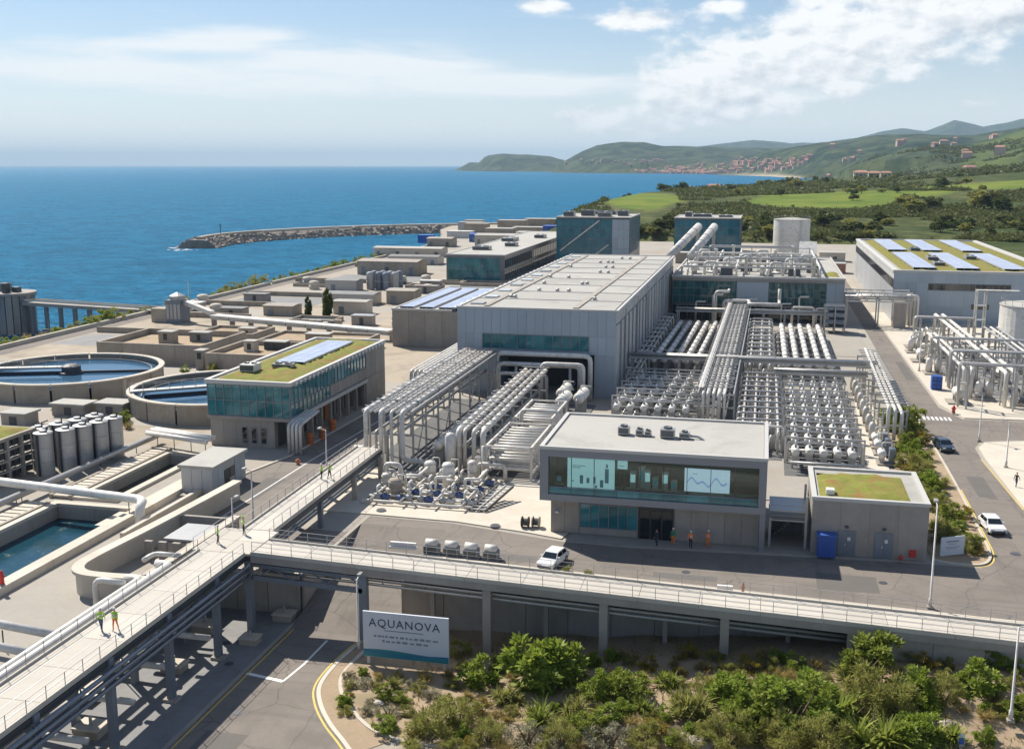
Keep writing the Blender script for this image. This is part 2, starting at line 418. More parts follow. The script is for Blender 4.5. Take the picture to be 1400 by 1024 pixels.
def asphalt_wear():
    m = MATS['asphalt']; nt = m.node_tree; b = nt.nodes['Principled BSDF']; pos = nt.nodes.new('ShaderNodeNewGeometry').outputs['Position']
    src = b.inputs['Base Color'].links[0].from_socket
    mp = nt.nodes.new('ShaderNodeMapping'); mp.inputs['Scale'].default_value = (.05, .9, 1); nt.links.new(pos, mp.inputs[0])
    mp2 = nt.nodes.new('ShaderNodeMapping'); mp2.inputs['Scale'].default_value = (.9, .05, 1); nt.links.new(pos, mp2.inputs[0])
    tr = sstep(noise(nt, mp.outputs[0], 1.0, 4., .6, .3), .52, .66) + sstep(noise(nt, mp2.outputs[0], 1.0, 4., .6, .3), .54, .68)
    vo = nt.nodes.new('ShaderNodeTexVoronoi'); vo.feature = 'DISTANCE_TO_EDGE'; vo.inputs['Scale'].default_value = .16; wob = nt.nodes.new('ShaderNodeVectorMath'); wob.operation = 'ADD'
    nz = nt.nodes.new('ShaderNodeTexNoise'); nz.inputs['Scale'].default_value = .5; nt.links.new(pos, nz.inputs['Vector']); nt.links.new(nz.outputs['Color'], wob.inputs[1]); nt.links.new(pos, wob.inputs[0]); nt.links.new(wob.outputs[0], vo.inputs['Vector'])
    crack = sstep(X(nt, vo.outputs['Distance']), .012, .004)
    oil = sstep(noise(nt, pos, .55, 3., .5, .8), .68, .76)
    c = cmix(nt, mth('MINIMUM', tr * .28, .4), src, (.095, .088, .08)); c = cmix(nt, crack * .45, c, (.07, .065, .06)); c = cmix(nt, oil * .4, c, (.05, .048, .045))
    nt.links.new(c, b.inputs['Base Color'])
asphalt_wear()
# ------------------------------------------------------------------ sea, terrain, haze
SEA = -8.0
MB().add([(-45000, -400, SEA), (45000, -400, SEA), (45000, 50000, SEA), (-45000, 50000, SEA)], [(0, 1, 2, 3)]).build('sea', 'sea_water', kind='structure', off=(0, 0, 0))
hz = bpy.data.materials.new('haze_air'); hz.use_nodes = True
_n = hz.node_tree; _n.nodes.clear()
_o = _n.nodes.new('ShaderNodeOutputMaterial'); _v = _n.nodes.new('ShaderNodeVolumePrincipled')
_v.inputs['Color'].default_value = (.58, .80, 1.0, 1); _v.inputs['Density'].default_value = 4.2e-5
_v.inputs['Anisotropy'].default_value = 0.0
_n.links.new(_v.outputs[0], _o.inputs['Volume']); MATS['haze_air'] = hz
MB().box(-46000, 46000, -1000, 51000, -16, 640).build('haze', 'haze_air', kind='stuff', off=(0, 0, 0))

def polar(u, d):
    """World x, y at compass bearing u (photo-like units, 1527 to the radian, 700 = camera heading) and distance d."""
    a = np.arctan((np.asarray(u, float) - 700) / 1527.) - YAW
    return d * np.sin(a), d * np.cos(a)
# shoreline of the mainland beyond the plant, walked from the harbour out round the bay to the far cape
SHORE = [(-900, 40), (-158, 40), (-158, 560)] + [tuple(float(c) for c in polar(u, d)) for u, d in
    ((700, 620), (735, 760), (762, 860), (800, 960), (850, 1180), (900, 1300), (960, 1420), (1010, 1520), (1050, 1900), (1085, 2700), (1098, 3500),
     (1085, 4100), (1050, 4700), (1000, 5200), (950, 5800), (880, 6200), (800, 6500), (750, 6900), (730, 7200), (760, 7900), (700, 8100), (655, 8300), (628, 8900), (612, 9300), (625, 9900), (700, 10500), (760, 30000), (1700, 30000), (1700, 40))]
SHORE = SHORE[1:]
SP = np.array(SHORE)
def shore_sd(x, y):
    """Signed distance to the shore, positive on land."""
    d2 = np.full(x.shape, 1e18); ins = np.zeros(x.shape, bool)
    for i in range(len(SP)):
        ax, ay = SP[i]; bx, by = SP[(i + 1) % len(SP)]
        ex, ey = bx - ax, by - ay; t = np.clip(((x - ax) * ex + (y - ay) * ey) / (ex * ex + ey * ey), 0, 1)
        d2 = np.minimum(d2, (x - ax - t * ex) ** 2 + (y - ay - t * ey) ** 2)
        c = (ay > y) != (by > y)
        with np.errstate(divide='ignore', invalid='ignore'):
            ins ^= c & (x < (bx - ax) * (y - ay) / (by - ay if by != ay else 1e-9) + ax)
    return np.where(ins, 1, -1) * np.sqrt(d2)
def sm(x, a, b):
    t = np.clip((x - a) / (b - a), 0, 1); return t * t * (3 - 2 * t)
_grid = RNG.random((64, 64))
def vnoise(x, y):
    xi, yi = np.floor(x).astype(int), np.floor(y).astype(int); fx, fy = x - xi, y - yi
    fx, fy = fx * fx * (3 - 2 * fx), fy * fy * (3 - 2 * fy)
    g = lambda i, j: _grid[i % 64, j % 64]
    return (g(xi, yi) * (1 - fx) + g(xi + 1, yi) * fx) * (1 - fy) + (g(xi, yi + 1) * (1 - fx) + g(xi + 1, yi + 1) * fx) * fy
def fbm(x, y, n=4):
    s = 0; a = .5
    for i in range(n): s = s + a * vnoise(x, y); x, y, a = x * 2.03 + 17.1, y * 2.03 + 5.3, a * .5
    return s
def ridge(u, r, pts, d, w_near, w_far):
    """A hill range: crest heights pts at bearings, crest distance d, with near and far flanks."""
    us, hs = zip(*pts); h = np.interp(u, us, hs)
    dd = np.interp(u, [us[0], us[-1]], d) if isinstance(d, tuple) else d
    k = np.where(r < dd, (r - dd) / w_near, (r - dd) / w_far)
    return h * np.exp(-k * k * 1.6)
def land_z(x, y):
    r = np.hypot(x, y); u = 700 + 1527 * np.tan(np.arctan2(x, y) + YAW)
    sd = shore_sd(x, y)
    plate = 3.0 + 7.0 * sm(r, 600, 1000) + .026 * np.clip(x + 30, 0, 900) * sm(r, 560, 1000) * (1 - .5 * sm(r, 1400, 2600))
    hi = ridge(u, r, [(600, 30), (625, 55), (642, 85), (655, 60), (664, 105), (690, 118), (735, 108), (768, 70), (800, 20), (830, 0), (1700, 0)], 8800, 900, 1200)
    hi = np.maximum(hi, ridge(u, r, [(720, 0), (760, 40), (790, 105), (815, 158), (850, 178), (880, 172), (905, 150), (960, 150), (1000, 142), (1060, 130), (1200, 120), (1700, 120)], 7700, 1300, 1500))
    hi = np.maximum(hi, ridge(u, r, [(940, 0), (1000, 60), (1050, 95), (1100, 112), (1160, 128), (1200, 150), (1260, 158), (1330, 148), (1400, 176), (1700, 190)], 5400, 1500, 1500))
    hi = np.maximum(hi, ridge(u, r, [(1080, 0), (1140, 40), (1190, 60), (1240, 88), (1280, 98), (1320, 84), (1360, 92), (1400, 118), (1450, 130), (1700, 140)], 3500, 1000, 1000))
    hi = np.maximum(hi, ridge(u, r, [(1000, 0), (1120, 3), (1200, 7), (1280, 9), (1340, 13), (1400, 17), (1700, 40)], 1750, 600, 700))
    hi = np.maximum(hi, ridge(u, r, [(900, 0), (940, 240), (1000, 310), (1030, 350), (1080, 300), (1120, 300), (1170, 360), (1200, 430), (1230, 470), (1262, 430), (1300, 560), (1340, 470), (1370, 520), (1400, 580), (1440, 520), (1700, 500)], 15000, 3500, 3500))
    rough = (fbm(x / 420., y / 420.) - .47) * 46 * sm(r, 1300, 3200) + (fbm(x / 90., y / 90., 3) - .44) * 7 * sm(r, 600, 1200)
    z = plate + hi + rough * sm(sd, 0, 260)
    fall = sm(sd, 0, np.where(r < 1700, 26, np.where(hi > 40, 220, 500)))
    return np.where(sd > -8, -9.5 + (np.maximum(z, -2) + 9.5) * fall, -14.0), sd, u, r, hi
def make_terrain():
    ua = np.linspace(-44, 26, 430); na = len(ua)
    rr = np.geomspace(470, 20000, 250); nr = len(rr)
    A, R_ = np.meshgrid(np.radians(ua), rr); x, y = R_ * np.sin(A), R_ * np.cos(A)
    z, sd, u, r, hi = land_z(x, y)
    keep = (sd > -30) & ~((y < 520) & (x < 75)) & ~((r < 560) & (x < 75))
    z = np.where((y < 575) & (x < 85), np.minimum(z, -.6), z)
    idx = np.arange(na * nr).reshape(nr, na)
    q = np.stack([idx[:-1, :-1], idx[:-1, 1:], idx[1:, 1:], idx[1:, :-1]], -1)
    ok = keep[:-1, :-1] | keep[:-1, 1:] | keep[1:, 1:] | keep[1:, :-1]
    Fq = q[ok]; used = np.unique(Fq); re = np.zeros(na * nr, int); re[used] = np.arange(len(used))
    V_ = np.stack([x.ravel(), y.ravel(), z.ravel()], -1)[used]; Fq = re[Fq]
    # land cover: meadow, sand and wood, as soft patches with their own outlines
    def patch(cu, cr, wu, wr):
        n = (fbm(x / 60., y / 60., 3) - .45) * 1.2
        return sm(1.25 - ((u - cu) / wu) ** 2 - ((r - cr) / wr) ** 2 + n, 0, .5)
    mead = np.maximum.reduce([patch(880, 960, 52, 170), patch(1130, 900, 110, 110), patch(1180, 1010, 130, 90), patch(1040, 1130, 60, 120), patch(1340, 1150, 110, 90), patch(1260, 790, 70, 40), patch(1370, 3000, 60, 500) * .4])
    sand = sm(60 - sd, 0, 40) * sm(u, 960, 1060) * (r > 2300)
    me = np_mesh('terrain', 'land', V_, Fq.astype(np.int32), True)
    at = me.color_attributes.new('cover', 'FLOAT_COLOR', 'POINT')
    c = np.stack([mead.ravel(), sand.ravel(), sm(hi, 10, 60).ravel(), np.ones(mead.size)], -1)[used]
    at.data.foreach_set('color', c.astype(np.float32).ravel())
    o = bpy.data.objects.new('terrain', me); COL.objects.link(o); o['kind'] = 'structure'
    return mead
def land_mat():
    m = bpy.data.materials.new('land'); m.use_nodes = True; MATS['land'] = m
    nt = m.node_tree; b = nt.nodes['Principled BSDF']
    at = nt.nodes.new('ShaderNodeVertexColor'); at.layer_name = 'cover'
    sp = nt.nodes.new('ShaderNodeSeparateColor'); nt.links.new(at.outputs[0], sp.inputs[0])
    pos = nt.nodes.new('ShaderNodeNewGeometry').outputs['Position']
    n1 = sstep(noise(nt, pos, .012, 6., .65, .4), .40, .62); n2 = sstep(noise(nt, pos, .09, 5., .65, .3), .42, .6)
    scrub = cmix(nt, n1, (.055, .075, .022), (.12, .125, .045)); scrub = cmix(nt, n2 * .75, scrub, (.026, .040, .012))
    scrub = cmix(nt, sstep(noise(nt, pos, .03, 4., .7, .5), .62, .72) * .6, scrub, (.22, .19, .11))
    wood = cmix(nt, sstep(noise(nt, pos, .009, 9., .74, .3), .42, .60), (.008, .026, .018), (.066, .088, .044))
    wood = cmix(nt, sstep(noise(nt, pos, .0035, 5., .6, .6), .60, .68) * .4, wood, (.10, .11, .055))
    col = cmix(nt, X(nt, sp.outputs[2]), scrub, wood)
    mcol = cmix(nt, sstep(noise(nt, pos, .02, 4., .6), .4, .6), (.095, .145, .022), (.15, .185, .030))
    col = cmix(nt, X(nt, sp.outputs[0]), col, mcol); col = cmix(nt, X(nt, sp.outputs[1]), col, (.45, .38, .28))
    nt.links.new(col, b.inputs['Base Color']); b.inputs['Roughness'].default_value = .95; b.inputs['Specular IOR Level'].default_value = .1
land_mat(); make_terrain()
def gz(x, y):
    return float(land_z(np.array([x]), np.array([y]))[0][0])
# ------------------------------------------------------------------ ground of the plant
def sheet(name, poly, z, mat, kind='structure'):
    if sum(poly[i][0] * poly[(i + 1) % len(poly)][1] - poly[(i + 1) % len(poly)][0] * poly[i][1] for i in range(len(poly))) < 0: poly = poly[::-1]
    return MB().add([(x, y, z) for x, y in poly], [tuple(range(len(poly)))]).build(name, mat, kind=kind, off=(0, 0, 0))
def slab(name, poly, z0, z1, mat, kind='structure'):
    return MB().prism(poly, z0, z1).build(name, mat, kind=kind, off=(0, 0, 0))
def ribbon(name, pts, w, z, mat, h=None, z0=None):
    """A strip of width w along points (flat line of paint, or a kerb when h is given)."""
    P_ = [Vector((p[0], p[1], 0)) for p in pts]; L, R_ = [], []
    for i, p in enumerate(P_):
        d = (P_[min(i + 1, len(P_) - 1)] - P_[max(i - 1, 0)]).normalized(); n = Vector((-d.y, d.x, 0)) * (w / 2)
        L.append(p + n); R_.append(p - n)
    zs = [q[2] if len(q) > 2 else z for q in pts]; b = MB(); m = len(P_)
    if h is None:
        b.add([(p.x, p.y, zs[i]) for i, p in enumerate(L)] + [(p.x, p.y, zs[i]) for i, p in enumerate(R_)], [(i, m + i, m + i + 1, i + 1) for i in range(m - 1)])
    else:
        vs = [(p.x, p.y, zs[i] + t) for s_, t in ((L, 0), (L, h), (R_, h), (R_, 0)) for i, p in enumerate(s_)]
        fs = [(k * m + i, k * m + i + 1, ((k + 1) % 4) * m + i + 1, ((k + 1) % 4) * m + i) for k in range(4) for i in range(m - 1)]
        fs += [(0, m, 2 * m, 3 * m), (4 * m - 1, 3 * m - 1, 2 * m - 1, m - 1)]
        b.add(vs, [f[::-1] for f in fs])
    return b.build(name, mat, kind='structure', off=(0, 0, 0))
def smooth_pts(pts, n=6):
    out = []
    for i in range(len(pts) - 1):
        p0, p1, p2, p3 = pts[max(i - 1, 0)], pts[i], pts[i + 1], pts[min(i + 2, len(pts) - 1)]
        for k in range(n):
            t = k / n
            out.append(tuple(.5 * (2 * b + (c - a) * t + (2 * a - 5 * b + 4 * c - d) * t * t + (3 * b - a - 3 * c + d) * t ** 3) for a, b, c, d in zip(p0, p1, p2, p3)))
    return out + [tuple(pts[-1])]

# plant platform: one body with a notch where the lower road ramps up, open pits where the basins are
def platform():
    holes = [(-77.0, -67.6, 58, 105.0), (-76.2, -72.0, 108.5, 128)]
    xs = [-158, -77.0, -76.2, -72.0, -67.6, -54.5, -41.2, -31.6, 85]
    ys = [40, 58, 91.6, 105.0, 107.0, 108.5, 128, 560]
    b = MB()
    for i in range(len(xs) - 1):
        for j in range(len(ys) - 1):
            cx, cy = (xs[i] + xs[i + 1]) / 2, (ys[j] + ys[j + 1]) / 2
            if cx > -54.5 and cy < 91.6: continue
            if -41.2 < cx < -31.6 and cy < 107: continue
            if any(a < cx < b_ and c < cy < d for a, b_, c, d in holes): continue
            b.add([(xs[i], ys[j], 0), (xs[i + 1], ys[j], 0), (xs[i + 1], ys[j + 1], 0), (xs[i], ys[j + 1], 0)], [(0, 1, 2, 3)])
    b.build('plant_ground', 'yard', kind='structure', off=(0, 0, 0))
platform()
# bank down to the sea on the west side
bk = MB(); ys = list(range(40, 566, 6)); rows = []
for y in ys:
    w = 2.2 * math.sin(y * .11) + 1.5 * math.sin(y * .27 + 1)
    rows.append([(-157.9, y, 0.0), (-160.5 + w * .4, y, -1.5 + .4 * math.sin(y * .3)), (-163.5 + w, y, -4.6), (-167 + w, y, -9.0)])
bk.add([p for r_ in rows for p in r_], [(i * 4 + k, (i + 1) * 4 + k, (i + 1) * 4 + k + 1, i * 4 + k + 1) for i in range(len(rows) - 1) for k in range(3)])
bk.build('sea_bank', 'rock', kind='structure', off=(0, 0, 0))
MB().add([(-158, 560, 0), (85, 560, 0), (85, 590, -3), (-158, 590, -9)], [(0, 1, 2, 3)]).build('plant_edge_slope', 'earth', kind='structure', off=(0, 0, 0))
# lower ground and the garden that climbs to the right
LOW = -4.0
sheet('lower_yard', [(-54.4, 20), (-41.2, 20), (-41.2, 91.6), (-54.4, 91.6)], LOW, 'concrete_dark')
road = [(-41.2, 20, LOW), (70, 20, LOW), (70, 66, LOW), (-31.6, 84, LOW), (-31.6, 88, LOW), (-31.6, 107, .004), (-41.2, 107, .004), (-41.2, 88, LOW)]
MB().add([(-41.2, 20, LOW), (60, 20, LOW), (60, 74, LOW), (-31.7, 74, LOW), (-31.7, 88, LOW), (-41.2, 88, LOW), (-41.2, 74, LOW)], [(0, 1, 2, 3, 6), (6, 3, 4, 5)]).add(
    [(-41.2, 88, LOW), (-31.6, 88, LOW), (-31.6, 107, .004), (-41.2, 107, .004)], [(0, 1, 2, 3)]).build('lower_road', 'asphalt', kind='structure', off=(0, 0, 0))
KERB_IN = smooth_pts([(-32.0, 90.5), (-32.6, 86.5), (-33.0, 82.3), (-32.8, 79.5), (-31.6, 76.8), (-29.7, 74.4), (-27.5, 72.3), (-25.2, 71.3), (-22.5, 71.0), (-15, 70.8), (10, 70.5), (45, 70.5)])
KERB_OUT = smooth_pts([(-33.2, 89.5), (-33.9, 86), (-34.3, 82.1), (-34.1, 78.2), (-32.9, 75.3), (-30.9, 72.4), (-28.6, 69.8), (-26.6, 67.2), (-25, 64)])
ribbon('garden_kerb', KERB_IN, .32, LOW, 'concrete_pale', h=.16)
ribbon('road_kerb', KERB_OUT, .34, LOW, 'concrete_pale', h=.12)
ribbon('yellow_line', [(x - .42, y - .12) for x, y in KERB_OUT], .16, LOW + .010, 'yellow_paint')
verge = [(x, y) for x, y in KERB_OUT[:-9]] + [(x, y) for x, y in KERB_IN[:-24]][::-1]
sheet('verge', verge, LOW + .09, 'earth')
sheet('garden_path', [(-28.3, 70.4), (-25.0, 71.2), (-22.5, 70.8), (-15, 70.6), (45, 70.3), (45, 66), (-26.6, 67.2)], LOW + .05, 'concrete_sand')
def garden_z(x, y):
    t = min(max((x + 26) / 44, 0), 1); s = min(max((y - 72) / 14, 0), 1)
    return LOW + .12 + (3.1 * t * t * (3 - 2 * t)) * s + .18 * math.sin(x * .9) * math.sin(y * .8)
gb = MB(); gx = [-33 + i * 1.3 for i in range(62)]; gy = [70.9 + j * 1.15 for j in range(19)]
import bisect
def kerb_x(y):
    best = min(KERB_IN[:48], key=lambda p: abs(p[1] - y)); return best[0]
for j, y in enumerate(gy):
    for i, x in enumerate(gx):
        xx = max(x, kerb_x(y) + .1) if x < -20 else x
        gb.v.append((xx, y, garden_z(xx, y)))
gb.f = [(j * 62 + i, j * 62 + i + 1, (j + 1) * 62 + i + 1, (j + 1) * 62 + i) for j in range(18) for i in range(61)]
gb.build('garden_soil', 'earth', kind='structure', off=(0, 0, 0), smooth=True)
# retaining walls (stand-alone things, with panel joints)
def retaining_wall(name, label, x0, x1, y, zb, zt, n, cap=True):
    t = thing(name, label, 'wall', ((x0 + x1) / 2, y, zb))
    w = (x1 - x0) / n
    for i in range(n):
        a = x0 + i * w; MB().box(a + .03, a + w - .03, y - .3, y, zb, zt - .3).build('wall_panel', 'concrete', t)
    MB().box(x0, x1, y - .02, y + .25, zb, zt - .32).build('wall_core', 'concrete_dark', t)
    if cap: MB().box(x0 - .05, x1 + .05, y - .4, y + .12, zt - .3, zt - .02).build('coping', 'concrete_pale', t)
    return t
retaining_wall('retaining_wall', 'long grey panelled concrete retaining wall below the upper road behind the garden', -31.2, 46, 91.5, -4.6, .1, 20)
retaining_wall('retaining_wall', 'short shaded concrete wall closing the yard under the walkway junction', -54.4, -41.6, 91.5, -4.2, .1, 4)
rw = thing('retaining_wall', 'concrete wall beside the rising lower road under the walkway', 'wall', (-31.4, 99, -4))
for i in range(4): MB().prism([(-31.55, 91.6 + i * 3.85 + .03), (-31.25, 91.6 + i * 3.85 + .03), (-31.25, 95.4 + i * 3.85), (-31.55, 95.4 + i * 3.85)], -4.4, -.01).build('wall_panel', 'concrete', rw)
rw = thing('retaining_wall', 'concrete side wall left of the rising lower road by the walkway columns', 'wall', (-41.4, 99, -4))
for i in range(4): MB().box(-41.5, -41.25, 91.6 + i * 3.85 + .03, 95.4 + i * 3.85, -4.4, -.01).build('wall_panel', 'concrete', rw)
rw = thing('retaining_wall', 'low pale wall holding the tank terrace above the shaded yard', 'wall', (-54.6, 66, -4))
for i in range(12): MB().box(-54.75, -54.45, 40 + i * 4.3 + .03, 44.25 + i * 4.3, -4.4, .05).build('wall_panel', 'concrete_sand', rw)
# lower road markings and its left kerb
ribbon('stop_line', [(-41.0, 78.9), (-37.4, 78.2)], .42, LOW + .008, 'white_paint')
ribbon('centre_line', [(-37.4, 78.2), (-37.0, 81.6), (-36.9, 86.5)], .22, LOW + .012, 'white_paint')
ribbon('road_kerb', [(-41.3, 20), (-41.3, 91)], .30, LOW, 'concrete', h=.13)
ribbon('yellow_line', [(-40.85, 40), (-40.85, 90)], .14, LOW + .010, 'yellow_paint')
# upper road, the right-hand road and its branch, the road by the glass block
Z1 = .004
sheet('upper_road', [(-41.2, 107), (-41.2, 109.6), (-31.6, 109.2), (-18.9, 106.0), (-12, 105.7), (16.9, 107.6), (21.6, 107.6), (22.5, 110.0), (23.2, 115), (23.6, 165), (23.8, 260), (23.2, 420), (26.8, 420), (27.6, 300), (28.2, 182), (30.5, 174), (90, 176), (90, 163.5), (36, 162), (30.6, 160), (29.2, 156), (29.0, 150), (29.6, 128), (31, 116), (40, 104), (90, 100), (90, 92.5), (40, 93.6), (20, 95.0), (-1, 96.6), (-24, 98.4), (-31.6, 99.0), (-31.6, 107)], Z1, 'asphalt')
sheet('west_road', [(-62.2, 100), (-53.0, 97), (-51.2, 100), (-51.2, 180), (-58.5, 180), (-60.2, 131), (-62.2, 122)], Z1, 'asphalt')
sheet('west_road_end', [(-51.2, 98), (-41.6, 99), (-41.6, 104), (-51.2, 104)], Z1 + .001, 'asphalt')
ribbon('centre_line', [(-57.0, 100), (-56.8, 130), (-54.8, 175)], .16, Z1 + .006, 'white_paint')
ribbon('road_kerb', [(-62.2, 100), (-62.2, 122), (-60.3, 131), (-58.6, 180)], .3, 0, 'concrete_pale', h=.14)
ribbon('road_kerb', [(-51.1, 104.5), (-51.1, 180)], .3, 0, 'concrete_pale', h=.14)
ribbon('road_kerb', [(-31.2, 98.6), (-24, 98.0), (-1, 96.2), (20, 94.6), (40, 93.2), (80, 92.1)], .45, 0, 'concrete_pale', h=.16)
slab('footway', [(-31.1, 91.9), (80, 91.9), (80, 91.95), (40, 93.0), (20, 94.4), (-1, 96.0), (-24, 97.8), (-31.1, 98.4)], 0, .12, 'concrete_pale')
slab('apron', [(-50.8, 110.2), (-43, 110.0), (-31.4, 109.6), (-23.0, 107.8), (-19.2, 106.6), (-18.6, 109.5), (-21.2, 118), (-22.4, 131), (-24, 135), (-50.8, 135)], 0, .12, 'concrete_pale')
slab('forecourt', [(-18.7, 106.3), (-12, 106.0), (4.8, 107.1), (17.0, 107.8), (17.0, 125), (2, 125), (-18.4, 109.6)], 0, .13, 'concrete')
slab('pump_yard', [(-22.3, 135), (-20, 125.2), (16.7, 125.2), (16.6, 190), (22, 200), (22, 272), (-22, 272), (-22, 180), (-22.3, 176)], 0, .10, 'yard')
slab('footway', [(29.8, 118), (45, 118), (45, 161.6), (37, 161.2), (31.0, 159.2), (29.7, 156), (29.5, 150)], 0, .14, 'concrete_pale')
slab('footway', [(28.6, 184), (30.8, 174.6), (70, 176.6), (70, 300), (27.9, 300)], 0, .14, 'concrete_pale')
ribbon('yellow_line', [(29.55, 128), (28.95, 150)], .14, Z1 + .006, 'yellow_paint')
for i in range(7): ribbon('crossing_bar', [(24.9 + i * .62, 172.6), (24.9 + i * .62, 174.9)], .34, Z1 + .006, 'white_paint')
BED = smooth_pts([(17.3, 108.7), (19.2, 108.1), (21.4, 108.2), (22.6, 109.6), (23.2, 112.5), (23.4, 118), (23.8, 140), (23.8, 168), (23.8, 176)], 5)
bedpoly = BED + [(19.5, 176), (17.2, 140), (17.2, 126)]
slab('planting_bed', bedpoly, 0, .10, 'earth')
ribbon('bed_kerb', BED, .28, 0, 'concrete_pale', h=.17)
ribbon('yellow_line', [(x + .32, y - .2) for x, y in BED[6:30]], .14, Z1 + .006, 'yellow_paint')
for i, q in enumerate(((3.6, 13.4, 136, 188), (-21.8, -8.3, 157, 188), (-3.2, 3.4, 143, 189), (-21, -9, 196, 256), (-3, 14, 196, 256), (-8.2, -3.6, 160, 268))): slab('painted_shade_pad', [(q[0], q[2]), (q[1], q[2]), (q[1], q[3]), (q[0], q[3])], .05, .125 + .003 * i, 'pad_painted_shade')  # dark slabs that paint the shade between the vessels onto the ground
slab('pale_path', [(13.8, 137), (16.4, 137), (18.6, 196), (15.8, 196)], .05, .13, 'concrete_pale')
slab('painted_shade_pad', [(-48.6, 127.4), (-25.4, 127.4), (-25.4, 171), (-48.6, 171)], .05, .135, 'pad_painted_shade')  # shade under the silver racks, put in as a dark slab
# bare earth and paved patches of the west side and the yards further back
for poly, mt in [([(-157, 190), (-140, 186), (-100, 190), (-62, 182), (-60, 218), (-100, 300), (-156, 300)], 'earth_pale'), ([(-156, 300), (-102, 300), (-104, 345), (-140, 480), (-156, 480)], 'concrete_sand'),
                 ([(-101, 132), (-78, 132), (-78, 142), (-98, 143)], 'earth_pale'), ([(-77, 262), (-53, 262), (-53, 345), (-80, 345)], 'concrete_sand'), ([(-69, 100), (-63, 100), (-63, 122), (-69, 124)], 'concrete_pale'), ([(22, 300), (29, 300), (29, 520), (-40, 520), (-40, 440), (20, 440)], 'concrete_sand')]:
    sheet('bare_ground', poly, .003, mt)

# ------------------------------------------------------------------ raised walkways
def rail_run(t, pts, h=1.1, step=2.0, mat='rail'):
    """Posts and three rails along a deck edge."""
    pm = MB().box(-.022, .022, -.022, .022, 0, h).mesh('rail_post', mat)
    for a, b in zip(pts[:-1], pts[1:]):
        a, b = Vector(a), Vector(b); n = max(1, round((b - a).length / step))
        for i in range(n + 1): mobj(pm, 'rail_post', t, a.lerp(b, i / n))
        for k in (h, h * .62, h * .28):
            MB().bar(a + Vector((0, 0, k)), b + Vector((0, 0, k)), .036 if k == h else .02).build('handrail', mat, t)
def deck_arm(label, a, b, w, axis, posts, thick=.45, slabs=5.0, sides=(1, 1), foot=None):
    """A walkway of slabs on edge beams; a, b are the ends of its centre line."""
    a, b = Vector(a), Vector(b); d = (b - a); L = d.length; d.normalize(); n = Vector((-d.y, d.x, 0)).normalized()
    t = thing('raised_walkway', label, 'walkway', ((a + b) / 2)[:])
    m = max(1, round(L / slabs))
    for i in range(m):
        p, q = a.lerp(b, i / m) + d * .02, a.lerp(b, (i + 1) / m) - d * .02
        MB().bar(p - Vector((0, 0, .11)), q - Vector((0, 0, .11)), w, .22).build('deck_slab', 'deck_concrete', t)
    for s_ in (1, -1):
        o = n * (s_ * (w / 2 - .1))
        MB().bar(a + o - Vector((0, 0, .5)), b + o - Vector((0, 0, .5)), .26, thick).build('edge_beam', 'steel_dark' if foot else 'concrete', t)
        MB().bar(a + n * (s_ * (w / 2 - .06)) + Vector((0, 0, .09)), b + n * (s_ * (w / 2 - .06)) + Vector((0, 0, .09)), .14, .18).build('kickboard', 'deck_concrete', t)
    for k in (-.28, 0, .28): MB().bar(a + n * (k * w) + Vector((0, 0, .008)), b + n * (k * w) + Vector((0, 0, .008)), .07, .012).build('drain_channel', 'rail', t)
    for k in range(2): MB().bar(a + n * (k - .5) * (w * .34) - Vector((0, 0, .5)), b + n * (k - .5) * (w * .34) - Vector((0, 0, .5)), .2, .4).build('stringer', 'steel_dark', t)
    return t, n
# arm A runs toward the viewer, arm B along the upper road, arm C back to the pipe field
DZ = 3.5
tA, nA = deck_arm('sunlit walkway arm running down to the lower left on blue-grey steel columns', (-46.9, 34, DZ), (-46.9, 86.6, DZ), 4.6, 'y', None, foot=True)
rail_run(tA, [(-44.65, 34, DZ), (-44.65, 86.4, DZ)]); rail_run(tA, [(-49.15, 34, DZ), (-49.15, 86.4, DZ)])
for y in (40, 48.5, 56.8, 65.2, 73.2, 81):
    MB().box(-44.95, -44.4, y - .28, y + .28, LOW, DZ - .2).build('column', 'steel_blue', tA); MB().box(-49.4, -48.9, y + 1.7, y + 2.2, LOW, DZ - .72).build('column', 'steel_blue', tA)
    MB().box(-49.3, -44.5, y - .2, y + .2, DZ - 1.5, DZ - 1.1).build('cross_beam', 'steel_blue', tA)
    MB().box(-45.2, -44.1, y - .5, y + .5, LOW, LOW + .25).build('column_base', 'concrete', tA)
# junction platform
tJ = thing('walkway_platform', 'square junction platform where the three walkway arms meet', 'walkway', (-47, 89.5, DZ))
for i in range(2):
    for j in range(2): MB().box(-49.9 + i * 2.85, -47.1 + i * 2.85, 86.65 + j * 3.2, 89.8 + j * 3.2, DZ - .22, DZ).build('deck_slab', 'deck_concrete', tJ)
MB().box(-49.8, -44.3, 86.7, 93.0, DZ - .7, DZ - .24).build('platform_frame', 'steel_dark', tJ)
for x, y in ((-44.5, 87.0), (-49.5, 87.2), (-44.6, 92.2), (-49.5, 92.2)): MB().box(x - .3, x + .3, y - .3, y + .3, LOW if y < 91 else 0, DZ - .7).build('column', 'steel_blue', tJ)
rail_run(tJ, [(-49.8, 86.8, DZ), (-49.8, 93, DZ), (-48.6, 93, DZ)])
